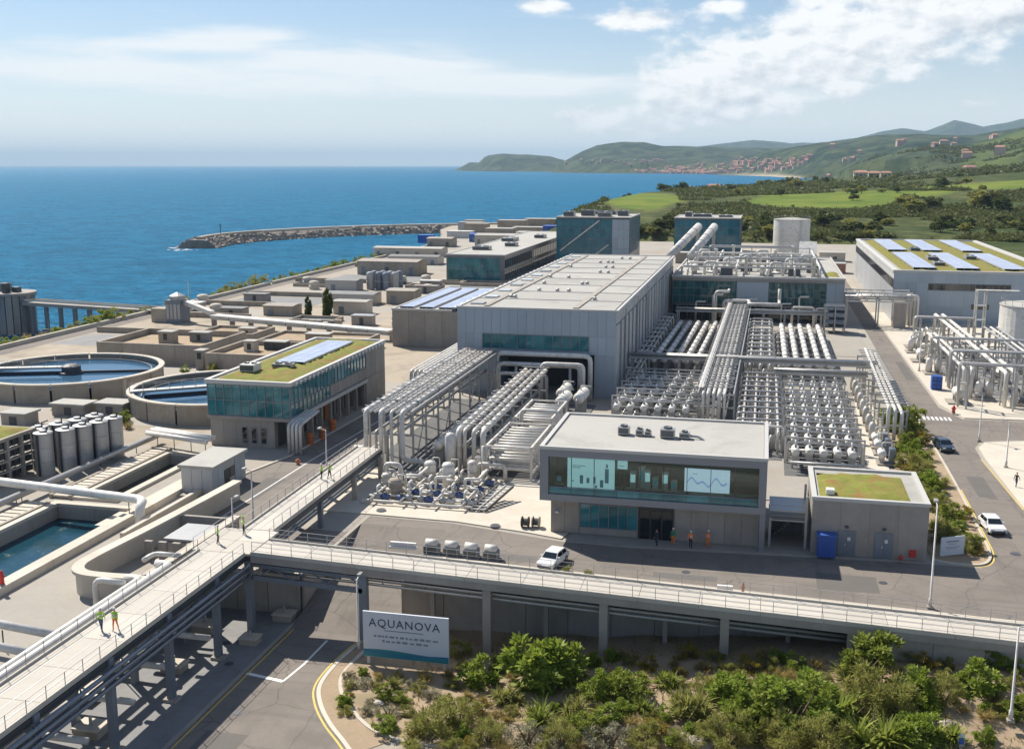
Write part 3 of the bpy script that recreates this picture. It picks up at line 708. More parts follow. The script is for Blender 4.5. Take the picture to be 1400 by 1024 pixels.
# arm B falls gently to the right
za = lambda x: DZ - (x + 44.2) * (2.1 / 65.5)
for nm, x0, x1 in (('pale walkway arm along the upper road with the longest railing', -44.15, 46.0),):
    tB, nB = deck_arm(nm, (x0, 88.7, za(x0)), (x1, 88.7, za(x1)), 3.9, 'x', None, thick=.62)
    rail_run(tB, [(x0 + .1, 86.85, za(x0)), (x1, 86.85, za(x1))], step=1.9); rail_run(tB, [(x0 + .1, 90.55, za(x0)), (x1, 90.55, za(x1))], step=1.9)
    for x in (-33.6, -22.2, -12.0, -1.9, 8.2):
        z0 = garden_z(x, 86) - .6 if x > -30 else LOW
        MB().box(x - .36, x + .36, 86.95, 87.65, z0, za(x) - .83).build('column', 'concrete' if x > -30 else 'steel_blue', tB)
        MB().box(x - .3, x + .3, 87.65, 90.4, za(x) - 1.25, za(x) - .84).build('cross_beam', 'concrete', tB)
    for x in (-28, -17.5, -7, 3.3): MB().box(x - .2, x + .2, 89.8, 90.2, garden_z(x, 90) - .5, za(x) - .84).build('column', 'concrete', tB)
    # solid abutment wall where the arm comes down to the road
    for i in range(9):
        x = 10.5 + i * 3.9; MB().box(x + .02, x + 3.88, 86.9, 87.3, garden_z(x, 86) - .8, za(x + 3.9) - .72).build('abutment_panel', 'concrete', tB)
# arm C
tC, nC = deck_arm('walkway arm rising away from the junction to the silver pipe rack', (-46.4, 93.1, DZ), (-46.9, 125.2, DZ), 3.3, 'y', None, foot=True)
rail_run(tC, [(-44.85, 93.2, DZ), (-45.35, 125, DZ)]); rail_run(tC, [(-48.0, 93.2, DZ), (-48.5, 125, DZ)])
for y in (104.6, 114.6, 123.5):
    for x in (-44.9, -48.1): MB().box(x - .25, x + .25, y - .25, y + .25, .12, DZ - .7).build('column', 'concrete' if y > 110 else 'steel_blue', tC)
    MB().box(-48.3, -44.7, y - .18, y + .18, DZ - 1.15, DZ - .72).build('cross_beam', 'steel_blue', tC)
t = thing('upstand_wall', 'added stepped concrete upstand keeping sun out of the gap behind the long walkway arm', 'wall', (0, 91.6, 0))  # added blocker: keeps sunlight off the soil under arm B
for i in range(25):
    x = -31.0 + i * 3.0
    MB().box(x + .01, x + 2.99, 90.72, 91.07, -.4, za(x + 3) - .2).build('wall_panel', 'concrete', t)
# service pipes slung beneath the arms
def pipe_bundle(label, paths, mat, group=None, hang=()):
    p0 = paths[0][0]; t = thing('pipe_run', label, 'pipes', tuple(p0[0]), group)
    for path, r in paths: MB().tube(path, r, 8, bend=r * 3).build('pipe', mat, t, smooth=True)
    for a, b in hang: MB().bar(a, b, .08).build('hanger', 'steel_dark', t)
    return t
pipe_bundle('dark pipes slung along the right edge below the lower left walkway arm', [([(-44.1, 34, DZ - .9 - .55 * i), (-44.1, 86.2, DZ - .9 - .55 * i)], .17) for i in range(3)] + [([(-46.2, 34, DZ - 1.9), (-46.2, 86, DZ - 1.9)], .22)], 'steel_blue',
            hang=[((-44.1, y, DZ - .5), (-44.1, y, DZ - 2.1)) for y in range(36, 86, 5)])
zb = [(-43.6, za(-43.6)), (9.5, za(9.5))]
pipe_bundle('grey pipes slung beneath the walkway arm in front of the retaining wall', [([(x0_, 87.9, z_ - 1.15 - .42 * i) for x0_, z_ in zb], .14) for i in range(3)] + [([(x0_, 89.0, z_ - 2.0) for x0_, z_ in zb], .2)], 'steel',
            hang=[((x, 87.9, za(x) - .8), (x, 87.9, za(x) - 2.1)) for x in range(-40, 8, 4)])
MB().bar((-44.1, 87.1, za(-44) - 2.35), (-33.6, 87.1, za(-33) - 2.35), .3, .45).build('lattice_beam', 'steel_blue', tB)
MB().bar((-44.1, 87.1, za(-44) - 1.15), (-33.6, 87.1, za(-33) - 1.15), .22, .3).build('lattice_beam', 'steel_blue', tB)
for i in range(6): MB().bar((-43.8 + i * 1.7, 87.1, za(-43) - (1.2 if i % 2 else 2.3)), (-42.1 + i * 1.7, 87.1, za(-42) - (2.3 if i % 2 else 1.2)), .12).build('lattice_brace', 'steel_blue', tB)
pipe_bundle('dark pipes slung below the walkway arm that reaches the pipe rack', [([(-45.0 - .012 * 0, 93.2, DZ - .95 - .4 * i), (-45.4, 124.8, DZ - .95 - .4 * i)], .14) for i in range(3)], 'steel_blue')

for i, (x, y, r, z, lab_) in enumerate(((-38.6, 72.5, .42, LOW, 'round iron cover on the lower road near the stop line'), (-6.0, 100.2, .42, Z1, 'round iron cover on the upper road before the control building'), (12, 101.5, .4, Z1, 'round iron cover on the upper road by the tall lamp'), (25.6, 112.5, .5, Z1, 'round iron cover by the rounded end of the planting bed'), (-45.5, 84.0, .4, LOW, 'iron cover in the shade at the foot of the junction column'), (-43.3, 80.2, .4, LOW, 'iron cover in the shaded yard beside the lower road'))):
    t = thing('manhole_cover', lab_, 'manhole', (x, y, z), 'iron covers'); MB().lathe((x, y), [(r, z), (r, z + .02), (r * .85, z + .02)], 16).build('rim', 'steel_dark', t); MB().lathe((x, y), [(r * .82, z), (r * .82, z + .016)], 16).build('lid', 'rail', t)
for i, (x0, x1, y0, y1, z) in enumerate(((-39.6, -36.2, 64, 69.5, LOW + .004), (-26, -20.5, 99.4, 101.2, Z1 + .003), (6, 11.5, 98.6, 102.8, Z1 + .003), (25.6, 27.6, 132, 141, Z1 + .003), (-58.8, -56.2, 112, 121, Z1 + .003), (-9, -3, 98.2, 99.6, Z1 + .003), (26, 27.5, 205, 224, Z1 + .003))): sheet('road_patch', [(x0, y0), (x1, y0 + .1), (x1, y1), (x0, y1)], z, 'asphalt_patch')

for i, (x0, y0, x1, y1, m_) in enumerate(((-150, 206, -128, 222, 'concrete_dark'), (-124, 224, -100, 234, 'yard'), (-146, 256, -124, 270, 'yard'), (-118, 252, -92, 262, 'concrete'), (-148, 278, -120, 298, 'concrete_dark'), (-114, 270, -86, 284, 'yard'), (-104, 296, -86, 330, 'concrete'), (-146, 304, -124, 330, 'yard'), (-144, 344, -112, 366, 'concrete_dark'), (-140, 384, -112, 404, 'yard'), (-100, 218.5, -80, 226, 'concrete_dark'), (-62, 186, -52, 216, 'concrete_dark'), (-130, 146, -112, 150, 'yard'), (-96, 200.5, -80, 205, 'concrete'), (-20, 345, 18, 400, 'concrete_dark'), (-40, 440, 0, 475, 'yard'), (33, 190, 52, 236, 'concrete_dark'))): sheet('paved_patch', [(x0, y0), (x1, y0 + .8), (x1 - .6, y1), (x0 + .5, y1 - .7)], (.15 if x0 == 33 else .009 + .0007 * i), m_)
# ------------------------------------------------------------------ buildings
def _fbox(face, a, b, z0, z1, d):
    w = abs(b - a) / 2; h = (z1 - z0) / 2
    return MB().box(-w, w, -d, 0, -h, h) if face == 'front' else (MB().box(0, d, -w, w, -h, h) if face == 'right' else MB().box(-d, 0, -w, w, -h, h))
def panels(t, face, fixed, a0, a1, z0, z1, na, nz, mat, name='wall_panel', gap=.05, proud=.06, skip=None):
    w, h = (a1 - a0) / na, (z1 - z0) / nz
    me = _fbox(face, 0, w - gap, 0, h - gap, proud).mesh(name, mat)
    for i in range(na):
        for j in range(nz):
            if skip and skip(i, j): continue
            c, z = a0 + (i + .5) * w, z0 + (j + .5) * h
            mobj(me, name, t, (c, fixed, z) if face == 'front' else (fixed, c, z))
def fbar(t, face, fixed, a0, a1, z0, z1, mat, name, proud=.1):
    me = _fbox(face, a0, a1, z0, z1, proud).mesh(name, mat); c, z = (a0 + a1) / 2, (z0 + z1) / 2
    return mobj(me, name, t, (c, fixed, z) if face == 'front' else (fixed, c, z))
def curtain(t, face, fixed, a0, a1, z0, z1, na, nz, mat='glass_teal', bar=.09, frame='frame_grey', proud=.14):
    """Glass panes between mullions and transoms."""
    panels(t, face, fixed, a0, a1, z0, z1, na, nz, mat, 'pane', gap=bar * .8, proud=.04)
    w, h = (a1 - a0) / na, (z1 - z0) / nz
    mu = _fbox(face, 0, bar, 0, z1 - z0, proud).mesh('mullion', frame)
    for i in range(na + 1):
        c = a0 + i * w; z = (z0 + z1) / 2; mobj(mu, 'mullion', t, (c, fixed, z) if face == 'front' else (fixed, c, z))
    tr = _fbox(face, 0, a1 - a0, 0, bar, proud * .8).mesh('transom', frame)
    for j in range(nz + 1):
        c = (a0 + a1) / 2; z = z0 + j * h; mobj(tr, 'transom', t, (c, fixed, z) if face == 'front' else (fixed, c, z))
def windows(t, face, fixed, spots, z0, z1, mat='glass_teal', frame='frame_grey', nz=1):
    """Separate framed windows; each frame holds its panes."""
    for a0, a1 in spots:
        f = fbar(t, face, fixed, a0, a1, z0, z1, frame, 'window', .08)
        pos = ((a0 + a1) / 2, fixed, (z0 + z1) / 2) if face == 'front' else (fixed, (a0 + a1) / 2, (z0 + z1) / 2); f['_o'] = pos
        h = (z1 - z0 - .16) / nz
        for j in range(nz):
            me = _fbox(face, 0, a1 - a0 - .16, 0, h - .06, .1).mesh('pane', mat); z = z0 + .08 + (j + .5) * h
            mobj(me, 'pane', f, ((a0 + a1) / 2, fixed, z) if face == 'front' else (fixed, (a0 + a1) / 2, z))
def parapet(t, x0, x1, y0, y1, z, h=.5, w=.35, mat='parapet', sides='FBLR'):
    e = .004
    if 'F' in sides: MB().box(x0, x1, y0, y0 + w, z, z + h).build('parapet', mat, t)
    if 'B' in sides: MB().box(x0, x1, y1 - w, y1, z, z + h).build('parapet', mat, t)
    if 'L' in sides: MB().box(x0 + e, x0 + w, y0 + w, y1 - w, z, z + h - e).build('parapet', mat, t)
    if 'R' in sides: MB().box(x1 - w, x1 - e, y0 + w, y1 - w, z, z + h - e).build('parapet', mat, t)
def sedum_bed(t, x0, x1, y0, y1, z, n=1.3):
    """Planted roof mat with a lumpy surface."""
    nx, ny = max(2, int((x1 - x0) / n)), max(2, int((y1 - y0) / n)); b = MB()
    for j in range(ny + 1):
        for i in range(nx + 1):
            e = i in (0, nx) or j in (0, ny)
            b.v.append((x0 + (x1 - x0) * i / nx + (0 if e else random.uniform(-.2, .2)), y0 + (y1 - y0) * j / ny + (0 if e else random.uniform(-.2, .2)), z + (0 if e else random.uniform(.06, .46))))
    b.f = [(j * (nx + 1) + i, j * (nx + 1) + i + 1, (j + 1) * (nx + 1) + i + 1, (j + 1) * (nx + 1) + i) for j in range(ny) for i in range(nx)]
    o = b.build('sedum', 'sedum', t, smooth=True); o['kind'] = 'stuff'; return o
def solar_array(label, x0, x1, y0, y1, z, nx, ny, tilt=.25, group=None, rise='x'):
    """Rows of framed solar panels lying on a roof."""
    t = thing('solar_array', label, 'solar panels', ((x0 + x1) / 2, (y0 + y1) / 2, z), group)
    w, d = (x1 - x0) / nx, (y1 - y0) / ny
    me = MB().box(-w / 2 + .025, w / 2 - .025, -d / 2 + .04, d / 2 - .04, 0, .05).mesh('solar_panel', 'solar')
    for i in range(nx):
        for j in range(ny): mobj(me, 'solar_panel', t, (x0 + (i + .5) * w, y0 + (j + .5) * d, z + .35))
    for i in range(nx + 1): MB().box(x0 + i * w - .05, x0 + i * w + .05, y0, y1, z, z + .345).build('mounting_rail', 'steel', t)
    return t
def roof_unit(label, x, y, z, sx, sy, sz, group='rooftop plant units', mat='steel', fans=1):
    t = thing('air_handler', label, 'roof unit', (x, y, z), group)
    MB().box(x - sx / 2, x + sx / 2, y - sy / 2, y + sy / 2, z + .12, z + sz).build('casing', mat, t)
    MB().box(x - sx / 2 + .1, x + sx / 2 - .1, y - sy / 2 - .05, y - sy / 2, z + .25, z + sz - .15).build('grille', 'louvre', t)
    for k in range(fans):
        fx = x + (k - (fans - 1) / 2) * sx / max(fans, 1)
        MB().lathe((fx, y), [(min(sx / fans, sy) * .36, z + sz), (min(sx / fans, sy) * .36, z + sz + .18), (min(sx / fans, sy) * .3, z + sz + .18), (.01, z + sz + .06)], 12).build('fan', 'louvre', t)
    for a, b in ((-1, -1), (1, 1), (-1, 1), (1, -1)): MB().box(x + a * sx * .42 - .06, x + a * sx * .42 + .06, y + b * sy * .42 - .06, y + b * sy * .42 + .06, z, z + .12).build('foot', 'steel_dark', t)
    return t

# --- the big process hall
def hall():
    x0, x1, y0, y1, h = -50.0, -23.2, 177.0, 290.0, 14.4
    t = thing('process_hall', 'largest building, a long grey panelled hall with a flat pale roof', 'industrial hall', ((x0 + x1) / 2, (y0 + y1) / 2, 0))
    MB().box(x0, x1, y0, y1, 7.2, h).build('upper_body', 'cladding', t)
    MB().box(x0, x1, y0 + 9, y1, 0, 7.2).build('lower_body', 'concrete_dark', t)
    MB().box(x0, -43.2, y0, y0 + 9, 0, 7.2).build('corner_block', 'cladding', t); MB().box(-26.6, x1, y0, y0 + 9, 0, 7.2).build('corner_block', 'cladding', t)
    n = 18; w = (x1 - x0) / n
    panels(t, 'front', y0, x0, x1, 10.3, h, n, 1, 'cladding'); panels(t, 'front', y0, x0, -45.7, 7.2, 10.25, 3, 1, 'cladding'); panels(t, 'front', y0, -27.5, x1, 7.2, 10.25, 3, 1, 'cladding')
    panels(t, 'front', y0, -45.7, -27.5, 7.2, 7.7, 12, 1, 'cladding')
    panels(t, 'front', y0, x0, -43.2, 0.1, 7.15, 5, 1, 'cladding'); panels(t, 'front', y0, -26.6, x1, .1, 7.15, 2, 1, 'cladding')
    curtain(t, 'front', y0, -45.6, -27.6, 7.8, 10.2, 12, 1, 'glass_teal')
    # east side: pale piers with tall dark windows between
    L = y1 - y0; n = 20; w = L / n
    panels(t, 'right', x1, y0, y1, 12.3, h, n, 1, 'cladding_pale')
    for i in range(n):
        a = y0 + i * w; fbar(t, 'right', x1, a, a + w * .56, .1, 12.25, 'cladding_pale', 'pier', .35)
        windows(t, 'right', x1, [(a + w * .6, a + w * .96)], 2.6, 12.1, 'glass_blue', 'frame_dark', 4)
    panels(t, 'left', x0, y0, y1, .1, h, 26, 1, 'cladding')
    # roof sheets with raised seams
    m = 9; d = (y1 - y0 - .8) / m
    for i in range(m): MB().box(x0 + .4, x1 - .4, y0 + .4 + i * d + .06, y0 + .4 + (i + 1) * d - .06, h, h + .16).build('roof_sheet', 'roof_pale', t)
    for i in range(1, m): MB().box(x0 + .45, x1 - .45, y0 + .4 + i * d - .12, y0 + .4 + i * d + .12, h + .165, h + .27).build('roof_seam', 'parapet', t)
    parapet(t, x0 - .15, x1 + .45, y0 - .12, y1, h, .34, .42)
    MB().box(x0 - .95, x0 - .35, y0, y1, h - .75, h - .2).build('gutter', 'steel_dark', t)
    for i in range(27): MB().box(x0 - 1.05, x0 - .25, y0 + .5 + i * 4.15, y0 + 2.3 + i * 4.15, h - .18, h + .05).build('gutter_cover', 'steel_white', t)
    k = 0
    for i in range(1, m):
        for j in range(random.choice((2, 3, 3))):
            x = x0 + 5 + random.random() * 17; y = y0 + .4 + i * d + random.uniform(1.2, 2.6); b = MB()
            b.box(x - .3, x + .3, y - .3, y + .3, h + .16, h + .5); b.lathe((x, y), [(.42, h + .5), (.42, h + .62), (.05, h + .8)], 8); b.build('roof_vent', 'steel', t)
    for x in (-45.5, -30.2): MB().box(x - .5, x + .5, y0 + 2, y1 - 3, h + .28, h + .33).build('roof_walkway', 'concrete', t)
    for i in range(11): MB().box(x0 + 1.2, x0 + 3.4, y0 + 4 + i * 10, y0 + 6.5 + i * 10, h + .17, h + .4).build('smoke_hatch', 'lamp_glass' if i % 3 else 'steel', t)
    for i in range(6): MB().tube([(x1 + .62, y0 + 9 + i * 18, h - .4), (x1 + .62, y0 + 9 + i * 18, .1)], .12, 6).build('downpipe', 'steel', t)
    MB().box(-43.1, -26.7, y0 + 8.8, y0 + 9, 0, 7.2).build('recess_wall', 'steel_dark', t)
hall()

# --- control room by the upper road
def thin_glass():
    m = bpy.data.materials.new('clear_glass'); m.use_nodes = True; nt = m.node_tree; nt.nodes.clear()
    o = nt.nodes.new('ShaderNodeOutputMaterial'); tr = nt.nodes.new('ShaderNodeBsdfTransparent'); gl = nt.nodes.new('ShaderNodeBsdfGlossy'); mx = nt.nodes.new('ShaderNodeMixShader'); fr = nt.nodes.new('ShaderNodeFresnel')
    tr.inputs[0].default_value = (.74, .86, .84, 1); gl.inputs['Roughness'].default_value = .03; fr.inputs[0].default_value = 1.6
    nt.links.new(fr.outputs[0], mx.inputs[0]); nt.links.new(tr.outputs[0], mx.inputs[1]); nt.links.new(gl.outputs[0], mx.inputs[2]); nt.links.new(mx.outputs[0], o.inputs[0]); MATS['clear_glass'] = m
thin_glass()
def emit_mat(name, col, s):
    m = bpy.data.materials.new(name); m.use_nodes = True; b = m.node_tree.nodes['Principled BSDF']
    b.inputs['Base Color'].default_value = (*[c * .3 for c in col], 1); b.inputs['Emission Color'].default_value = (*col, 1); b.inputs['Emission Strength'].default_value = s; b.inputs['Roughness'].default_value = .3; MATS[name] = m
emit_mat('screen_cyan', (.40, .60, .66), .55); emit_mat('screen_white', (.55, .64, .80), .60); emit_mat('screen_ink', (.03, .16, .22), .3); emit_mat('screen_blue', (.10, .25, .62), .5); emit_mat('ceiling_glow', (.8, .95, .85), .5)
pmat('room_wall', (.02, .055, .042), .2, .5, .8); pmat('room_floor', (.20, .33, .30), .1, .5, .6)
def control_room():
    x0, x1, y0, y1 = -21.6, 1.2, 107.0, 123.0; zb, zt = 4.0, 9.45
    t = thing('control_building', 'two-storey control building with a wide framed glass front full of screens', 'building', ((x0 + x1) / 2, (y0 + y1) / 2, 0))
    # upper box as a deep frame round the glazing
    gx0, gx1, gz0, gz1 = x0 + .9, x1 - .75, zb + .7, zt - .75
    MB().box(x0, x1, y0, y0 + 4.5, gz1, zt).build('fascia', 'frame_grey', t); MB().box(x0, x1, y0, y0 + 4.5, zb, gz0).build('sill_beam', 'frame_grey', t)
    MB().box(x0, gx0, y0, y0 + 4.5, gz0, gz1).build('end_frame', 'frame_grey', t); MB().box(gx1, x1, y0, y0 + 4.5, gz0, gz1).build('end_frame', 'frame_grey', t)
    MB().box(x0 + .02, x1 - .02, y0 + 4.5, y1, zb, zt).build('upper_body', 'frame_grey', t)
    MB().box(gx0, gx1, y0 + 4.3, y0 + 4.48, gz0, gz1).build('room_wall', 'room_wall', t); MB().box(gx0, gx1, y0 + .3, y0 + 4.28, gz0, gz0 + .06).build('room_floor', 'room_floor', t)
    n = 9; w = (gx1 - gx0) / n; me = MB().box(-w / 2 + .03, w / 2 - .03, 0, .03, -(gz1 - gz0) / 2, (gz1 - gz0) / 2).mesh('pane', 'clear_glass')
    for i in range(n): mobj(me, 'pane', t, (gx0 + (i + .5) * w, y0 + .35, (gz0 + gz1) / 2))
    for i in range(1, n): MB().box(gx0 + i * w - .03, gx0 + i * w + .03, y0 + .3, y0 + .44, gz0, gz1).build('mullion', 'frame_dark', t)
    panels(t, 'front', y0 + .3, gx0 + .02, gx1 - .02, gz0, gz0 + .72, 9, 1, 'glass_teal', 'balustrade_pane', gap=.05, proud=.03)
    MB().box(gx0, gx1, y0 + .2, y0 + .34, gz0 + .73, gz0 + .79).build('guard_rail', 'frame_grey', t)
    MB().box(gx0 + .6, gx1 - .6, y0 + 2.4, y0 + 2.7, gz1 - .12, gz1 - .04).build('light_strip', 'ceiling_glow', t)
    # roof
    MB().box(x0 + .4, x1 - .4, y0 + .4, y1 - .4, zt, zt + .1).build('roof', 'roof_pale', t)
    parapet(t, x0 - .06, x1 + .06, y0 - .06, y1 + .06, zt, .32, .42)
    # ground floor
    MB().box(x0 + .9, x1 - .6, y0 + 1.6, y1 - .3, 0.1, zb).build('lower_body', 'concrete', t)
    panels(t, 'front', y0 + 1.6, x0 + .9, -17.7, .15, zb - .05, 2, 1, 'concrete', gap=.04); panels(t, 'front', y0 + 1.6, -7.8, x1 - .6, .15, zb - .05, 5, 1, 'concrete', gap=.04)
    curtain(t, 'front', y0 + 1.6, -17.6, -11.6, .9, 3.4, 6, 1, 'glass_teal', frame='frame_grey'); panels(t, 'front', y0 + 1.6, -17.6, -11.6, .15, .85, 3, 1, 'concrete', gap=.04)
    MB().box(-11.5, -7.9, y0 + 1.45, y0 + 1.58, .1, 3.5).build('entrance', 'frame_dark', t)
    for i in range(3): MB().box(-11.3 + i * 1.15, -10.35 + i * 1.15, y0 + 1.4, y0 + 1.44, .15, 3.2).build('door', 'glass_dark', t)
    MB().box(x1 - .55, x1, y0 + .1, y0 + .7, .1, zb).build('corner_pier', 'frame_grey', t)
    MB().box(-20.2, -19.8, y0 + 1.2, y0 + 1.5, 2.3, 2.5).build('wall_lamp', 'lamp_glass', t)
    # things in the room
    def screen(label, a0, a1, c0, c1, mat, marks):
        s = thing('wall_screen', label, 'screen', ((a0 + a1) / 2, y0 + 1.2, c0)); MB().box(a0, a1, y0 + 1.15, y0 + 1.25, c0, c1).build('display', mat, s)
        MB().box(a0 + .3, a0 + .42, y0 + 1.25, y0 + 1.35, gz0 + .06, c0).build('leg', 'frame_dark', s); MB().box(a1 - .42, a1 - .3, y0 + 1.25, y0 + 1.35, gz0 + .06, c0).build('leg', 'frame_dark', s)
        for m_ in marks: MB().box(a0 + m_[0], a0 + m_[1], y0 + 1.13, y0 + 1.145, c0 + m_[2], c0 + m_[3]).build('mark', m_[4], s)
    ink = 'screen_ink'
    screen('large cyan screen with dark bar symbols behind the control room glass', -18.9, -14.0, 5.0, 8.55, 'screen_cyan',
           [(.5, 1.9, 2.55, 2.62, ink), (.5, 1.4, 2.35, 2.42, ink), (.4, .7, .9, 1.0, ink), (1.3, 1.65, .7, 1.6, ink), (2.0, 2.3, .8, 1.35, ink), (2.7, 2.95, .8, 1.5, ink), (3.4, 3.75, .4, 1.2, ink), (3.9, 4.3, .9, 2.4, ink), (4.0, 4.2, 2.5, 2.9, ink), (2.9, 3.1, .3, .6, ink)])
    screen('pale blue screen with a wavy line chart at the right of the control room', -6.9, -2.4, 5.6, 8.0, 'screen_white', [(.3 + .09 * i, .36 + .09 * i, .9 + .5 * math.sin(i * .35) * math.cos(i * .11), 1.12 + .5 * math.sin(i * .35) * math.cos(i * .11), 'screen_blue') for i in range(44)] + [(.8, 1.3, 1.85, 1.9, ink)])
    screen('small cyan screen beside the large one behind the control room glass', -13.8, -12.7, 7.5, 8.4, 'screen_cyan', [(.2, .8, .3, .36, ink)])
    for i, (x, hh) in enumerate(((-19.9, 1.6), (-12.2, 2.3), (-11.3, 2.9), (-10.7, 2.6), (-9.9, 1.9), (-8.9, 2.5), (-8.0, 1.7))):
        c = thing('console', ['dark console at the left end of the control room', 'tall pale rack beside the large cyan screen', 'tallest pale rack in the control room', 'pale rack with two lights in the control room middle', 'low desk with monitors in the control room middle', 'pale cabinet near the wavy line screen', 'low curved console below the wavy line screen'][i], 'console', (x, y0 + 2.2, gz0), 'control room furniture')
        MB().box(x - .3, x + .3, y0 + 1.9, y0 + 2.5, gz0 + .06, gz0 + hh).build('cabinet', 'steel_white' if i else 'frame_dark', c)
        MB().box(x - .24, x + .24, y0 + 1.86, y0 + 1.89, gz0 + hh * .55, gz0 + hh * .9).build('display', 'screen_cyan' if i % 2 else 'screen_ink', c)
        MB().box(x - .45, x + .45, y0 + 1.5, y0 + 1.86, gz0 + .6, gz0 + .68).build('desk', 'steel_white', c)
    zr = zt + .1
    for i, (x, sx, sy, sz) in enumerate(((-13.9, 1.2, 1.1, .9), (-12.2, .8, .8, .7), (-11.3, .7, .7, .6), (-9.2, 1.5, 1.3, 1.0), (-7.4, 1.1, .9, .7))):
        roof_unit(['square grey unit first in the row on the control building roof', 'small unit second in the row on the control building roof', 'smallest unit in the middle of the row on the control building roof', 'biggest unit of the row on the control building roof', 'last low unit at the right of the row on the control building roof'][i], x, 114.6 - .1 * i, zr, sx, sy, sz, 'units on the control building roof', 'steel', 1)
    p = thing('roof_pipe', 'short bent duct lying beside the control building roof units', 'duct', (-6.2, 114.2, zr)); MB().tube([(-6.9, 114.3, zr + .3), (-6.0, 114.2, zr + .3), (-5.4, 113.9, zr)], .14, 8, bend=.3).build('duct', 'steel', p)
control_room()

# --- low building with the planted roof right of the control room
def low_block():
    x0, x1, y0, y1, h = 5.7, 16.6, 108.0, 119.5, 5.6
    t = thing('service_building', 'low concrete block with a mossy planted roof and two steel doors', 'building', ((x0 + x1) / 2, (y0 + y1) / 2, 0))
    MB().box(x0, x1, y0, y1, .1, h).build('body', 'concrete', t)
    panels(t, 'front', y0, x0, x1, .15, h, 4, 1, 'concrete', gap=.03, proud=.03)
    for i, a in enumerate((8.2, 11.7)):
        d = MB().box(a, a + 1.75, y0 - .09, y0 - .04, .14, 2.75).build('door', 'frame_grey', t); d['_o'] = t['_o']
        for k in range(2):
            MB().box(a + .06 + k * .84, a + .85 + k * .84, y0 - .13, y0 - .092, .18, 2.68).build('door_leaf', 'steel_blue', d)
        MB().box(a + .95, a + 1.25, y0 - .15, y0 - .132, 1.7, 2.05).build('notice', 'white_paint', d); MB().box(a + .7, a + .78, y0 - .2, y0 - .132, 1.2, 1.4).build('handle', 'steel_white', d)
        MB().box(a + .7, a + 1.0, y0 - .3, y0 - .04, 3.0, 3.2).build('door_lamp', 'steel_dark', t)
    MB().box(15.0, 15.6, y0 - .25, y0 - .04, .5, 1.2).build('hose_box', 'red_paint', t)
    parapet(t, x0 - .1, x1 + .1, y0 - .1, y1 + .1, h, .35, .5, 'parapet')
    MB().box(x0 + .4, x1 - .4, y0 + .4, y1 - .4, h, h + .1).build('roof', 'roof_pale', t)
    sedum_bed(t, x0 + .7, x1 - 1.6, y0 + .55, y1 - 1.8, h + .1, .8)
    MB().box(7.0, 7.8, y0 + 1.3, y0 + 2.2, h + .1, h + .75).build('roof_hatch', 'steel_white', t)
    # stair gantry between this and the control building
    g = thing('stair_gantry', 'open steel landing between the control building and the planted-roof block', 'gantry', (3.4, 110, .1))
    for x in (1.7, 5.2):
        for y in (109, 113.5): MB().box(x - .12, x + .12, y - .12, y + .12, .13, 5.6 if x > 3 else 3.2).build('post', 'steel', g)
    for z in (2.9, 3.9): MB().box(1.6, 5.3, 108.9, 113.6, z, z + .14).build('landing', 'steel', g)
    for z in (3.5, 4.5): MB().bar((1.7, 108.9, z), (5.2, 108.9, z), .06).build('handrail', 'rail', g)
    for i in range(9): MB().box(2.2 + i * .3, 2.5 + i * .3, 112.4, 113.4, .3 + i * .3, .36 + i * .3).build('tread', 'steel', g)
    MB().box(1.7, 5.2, 114, 114.2, .13, 2.8).build('back_screen', 'concrete_dark', g)
low_block()

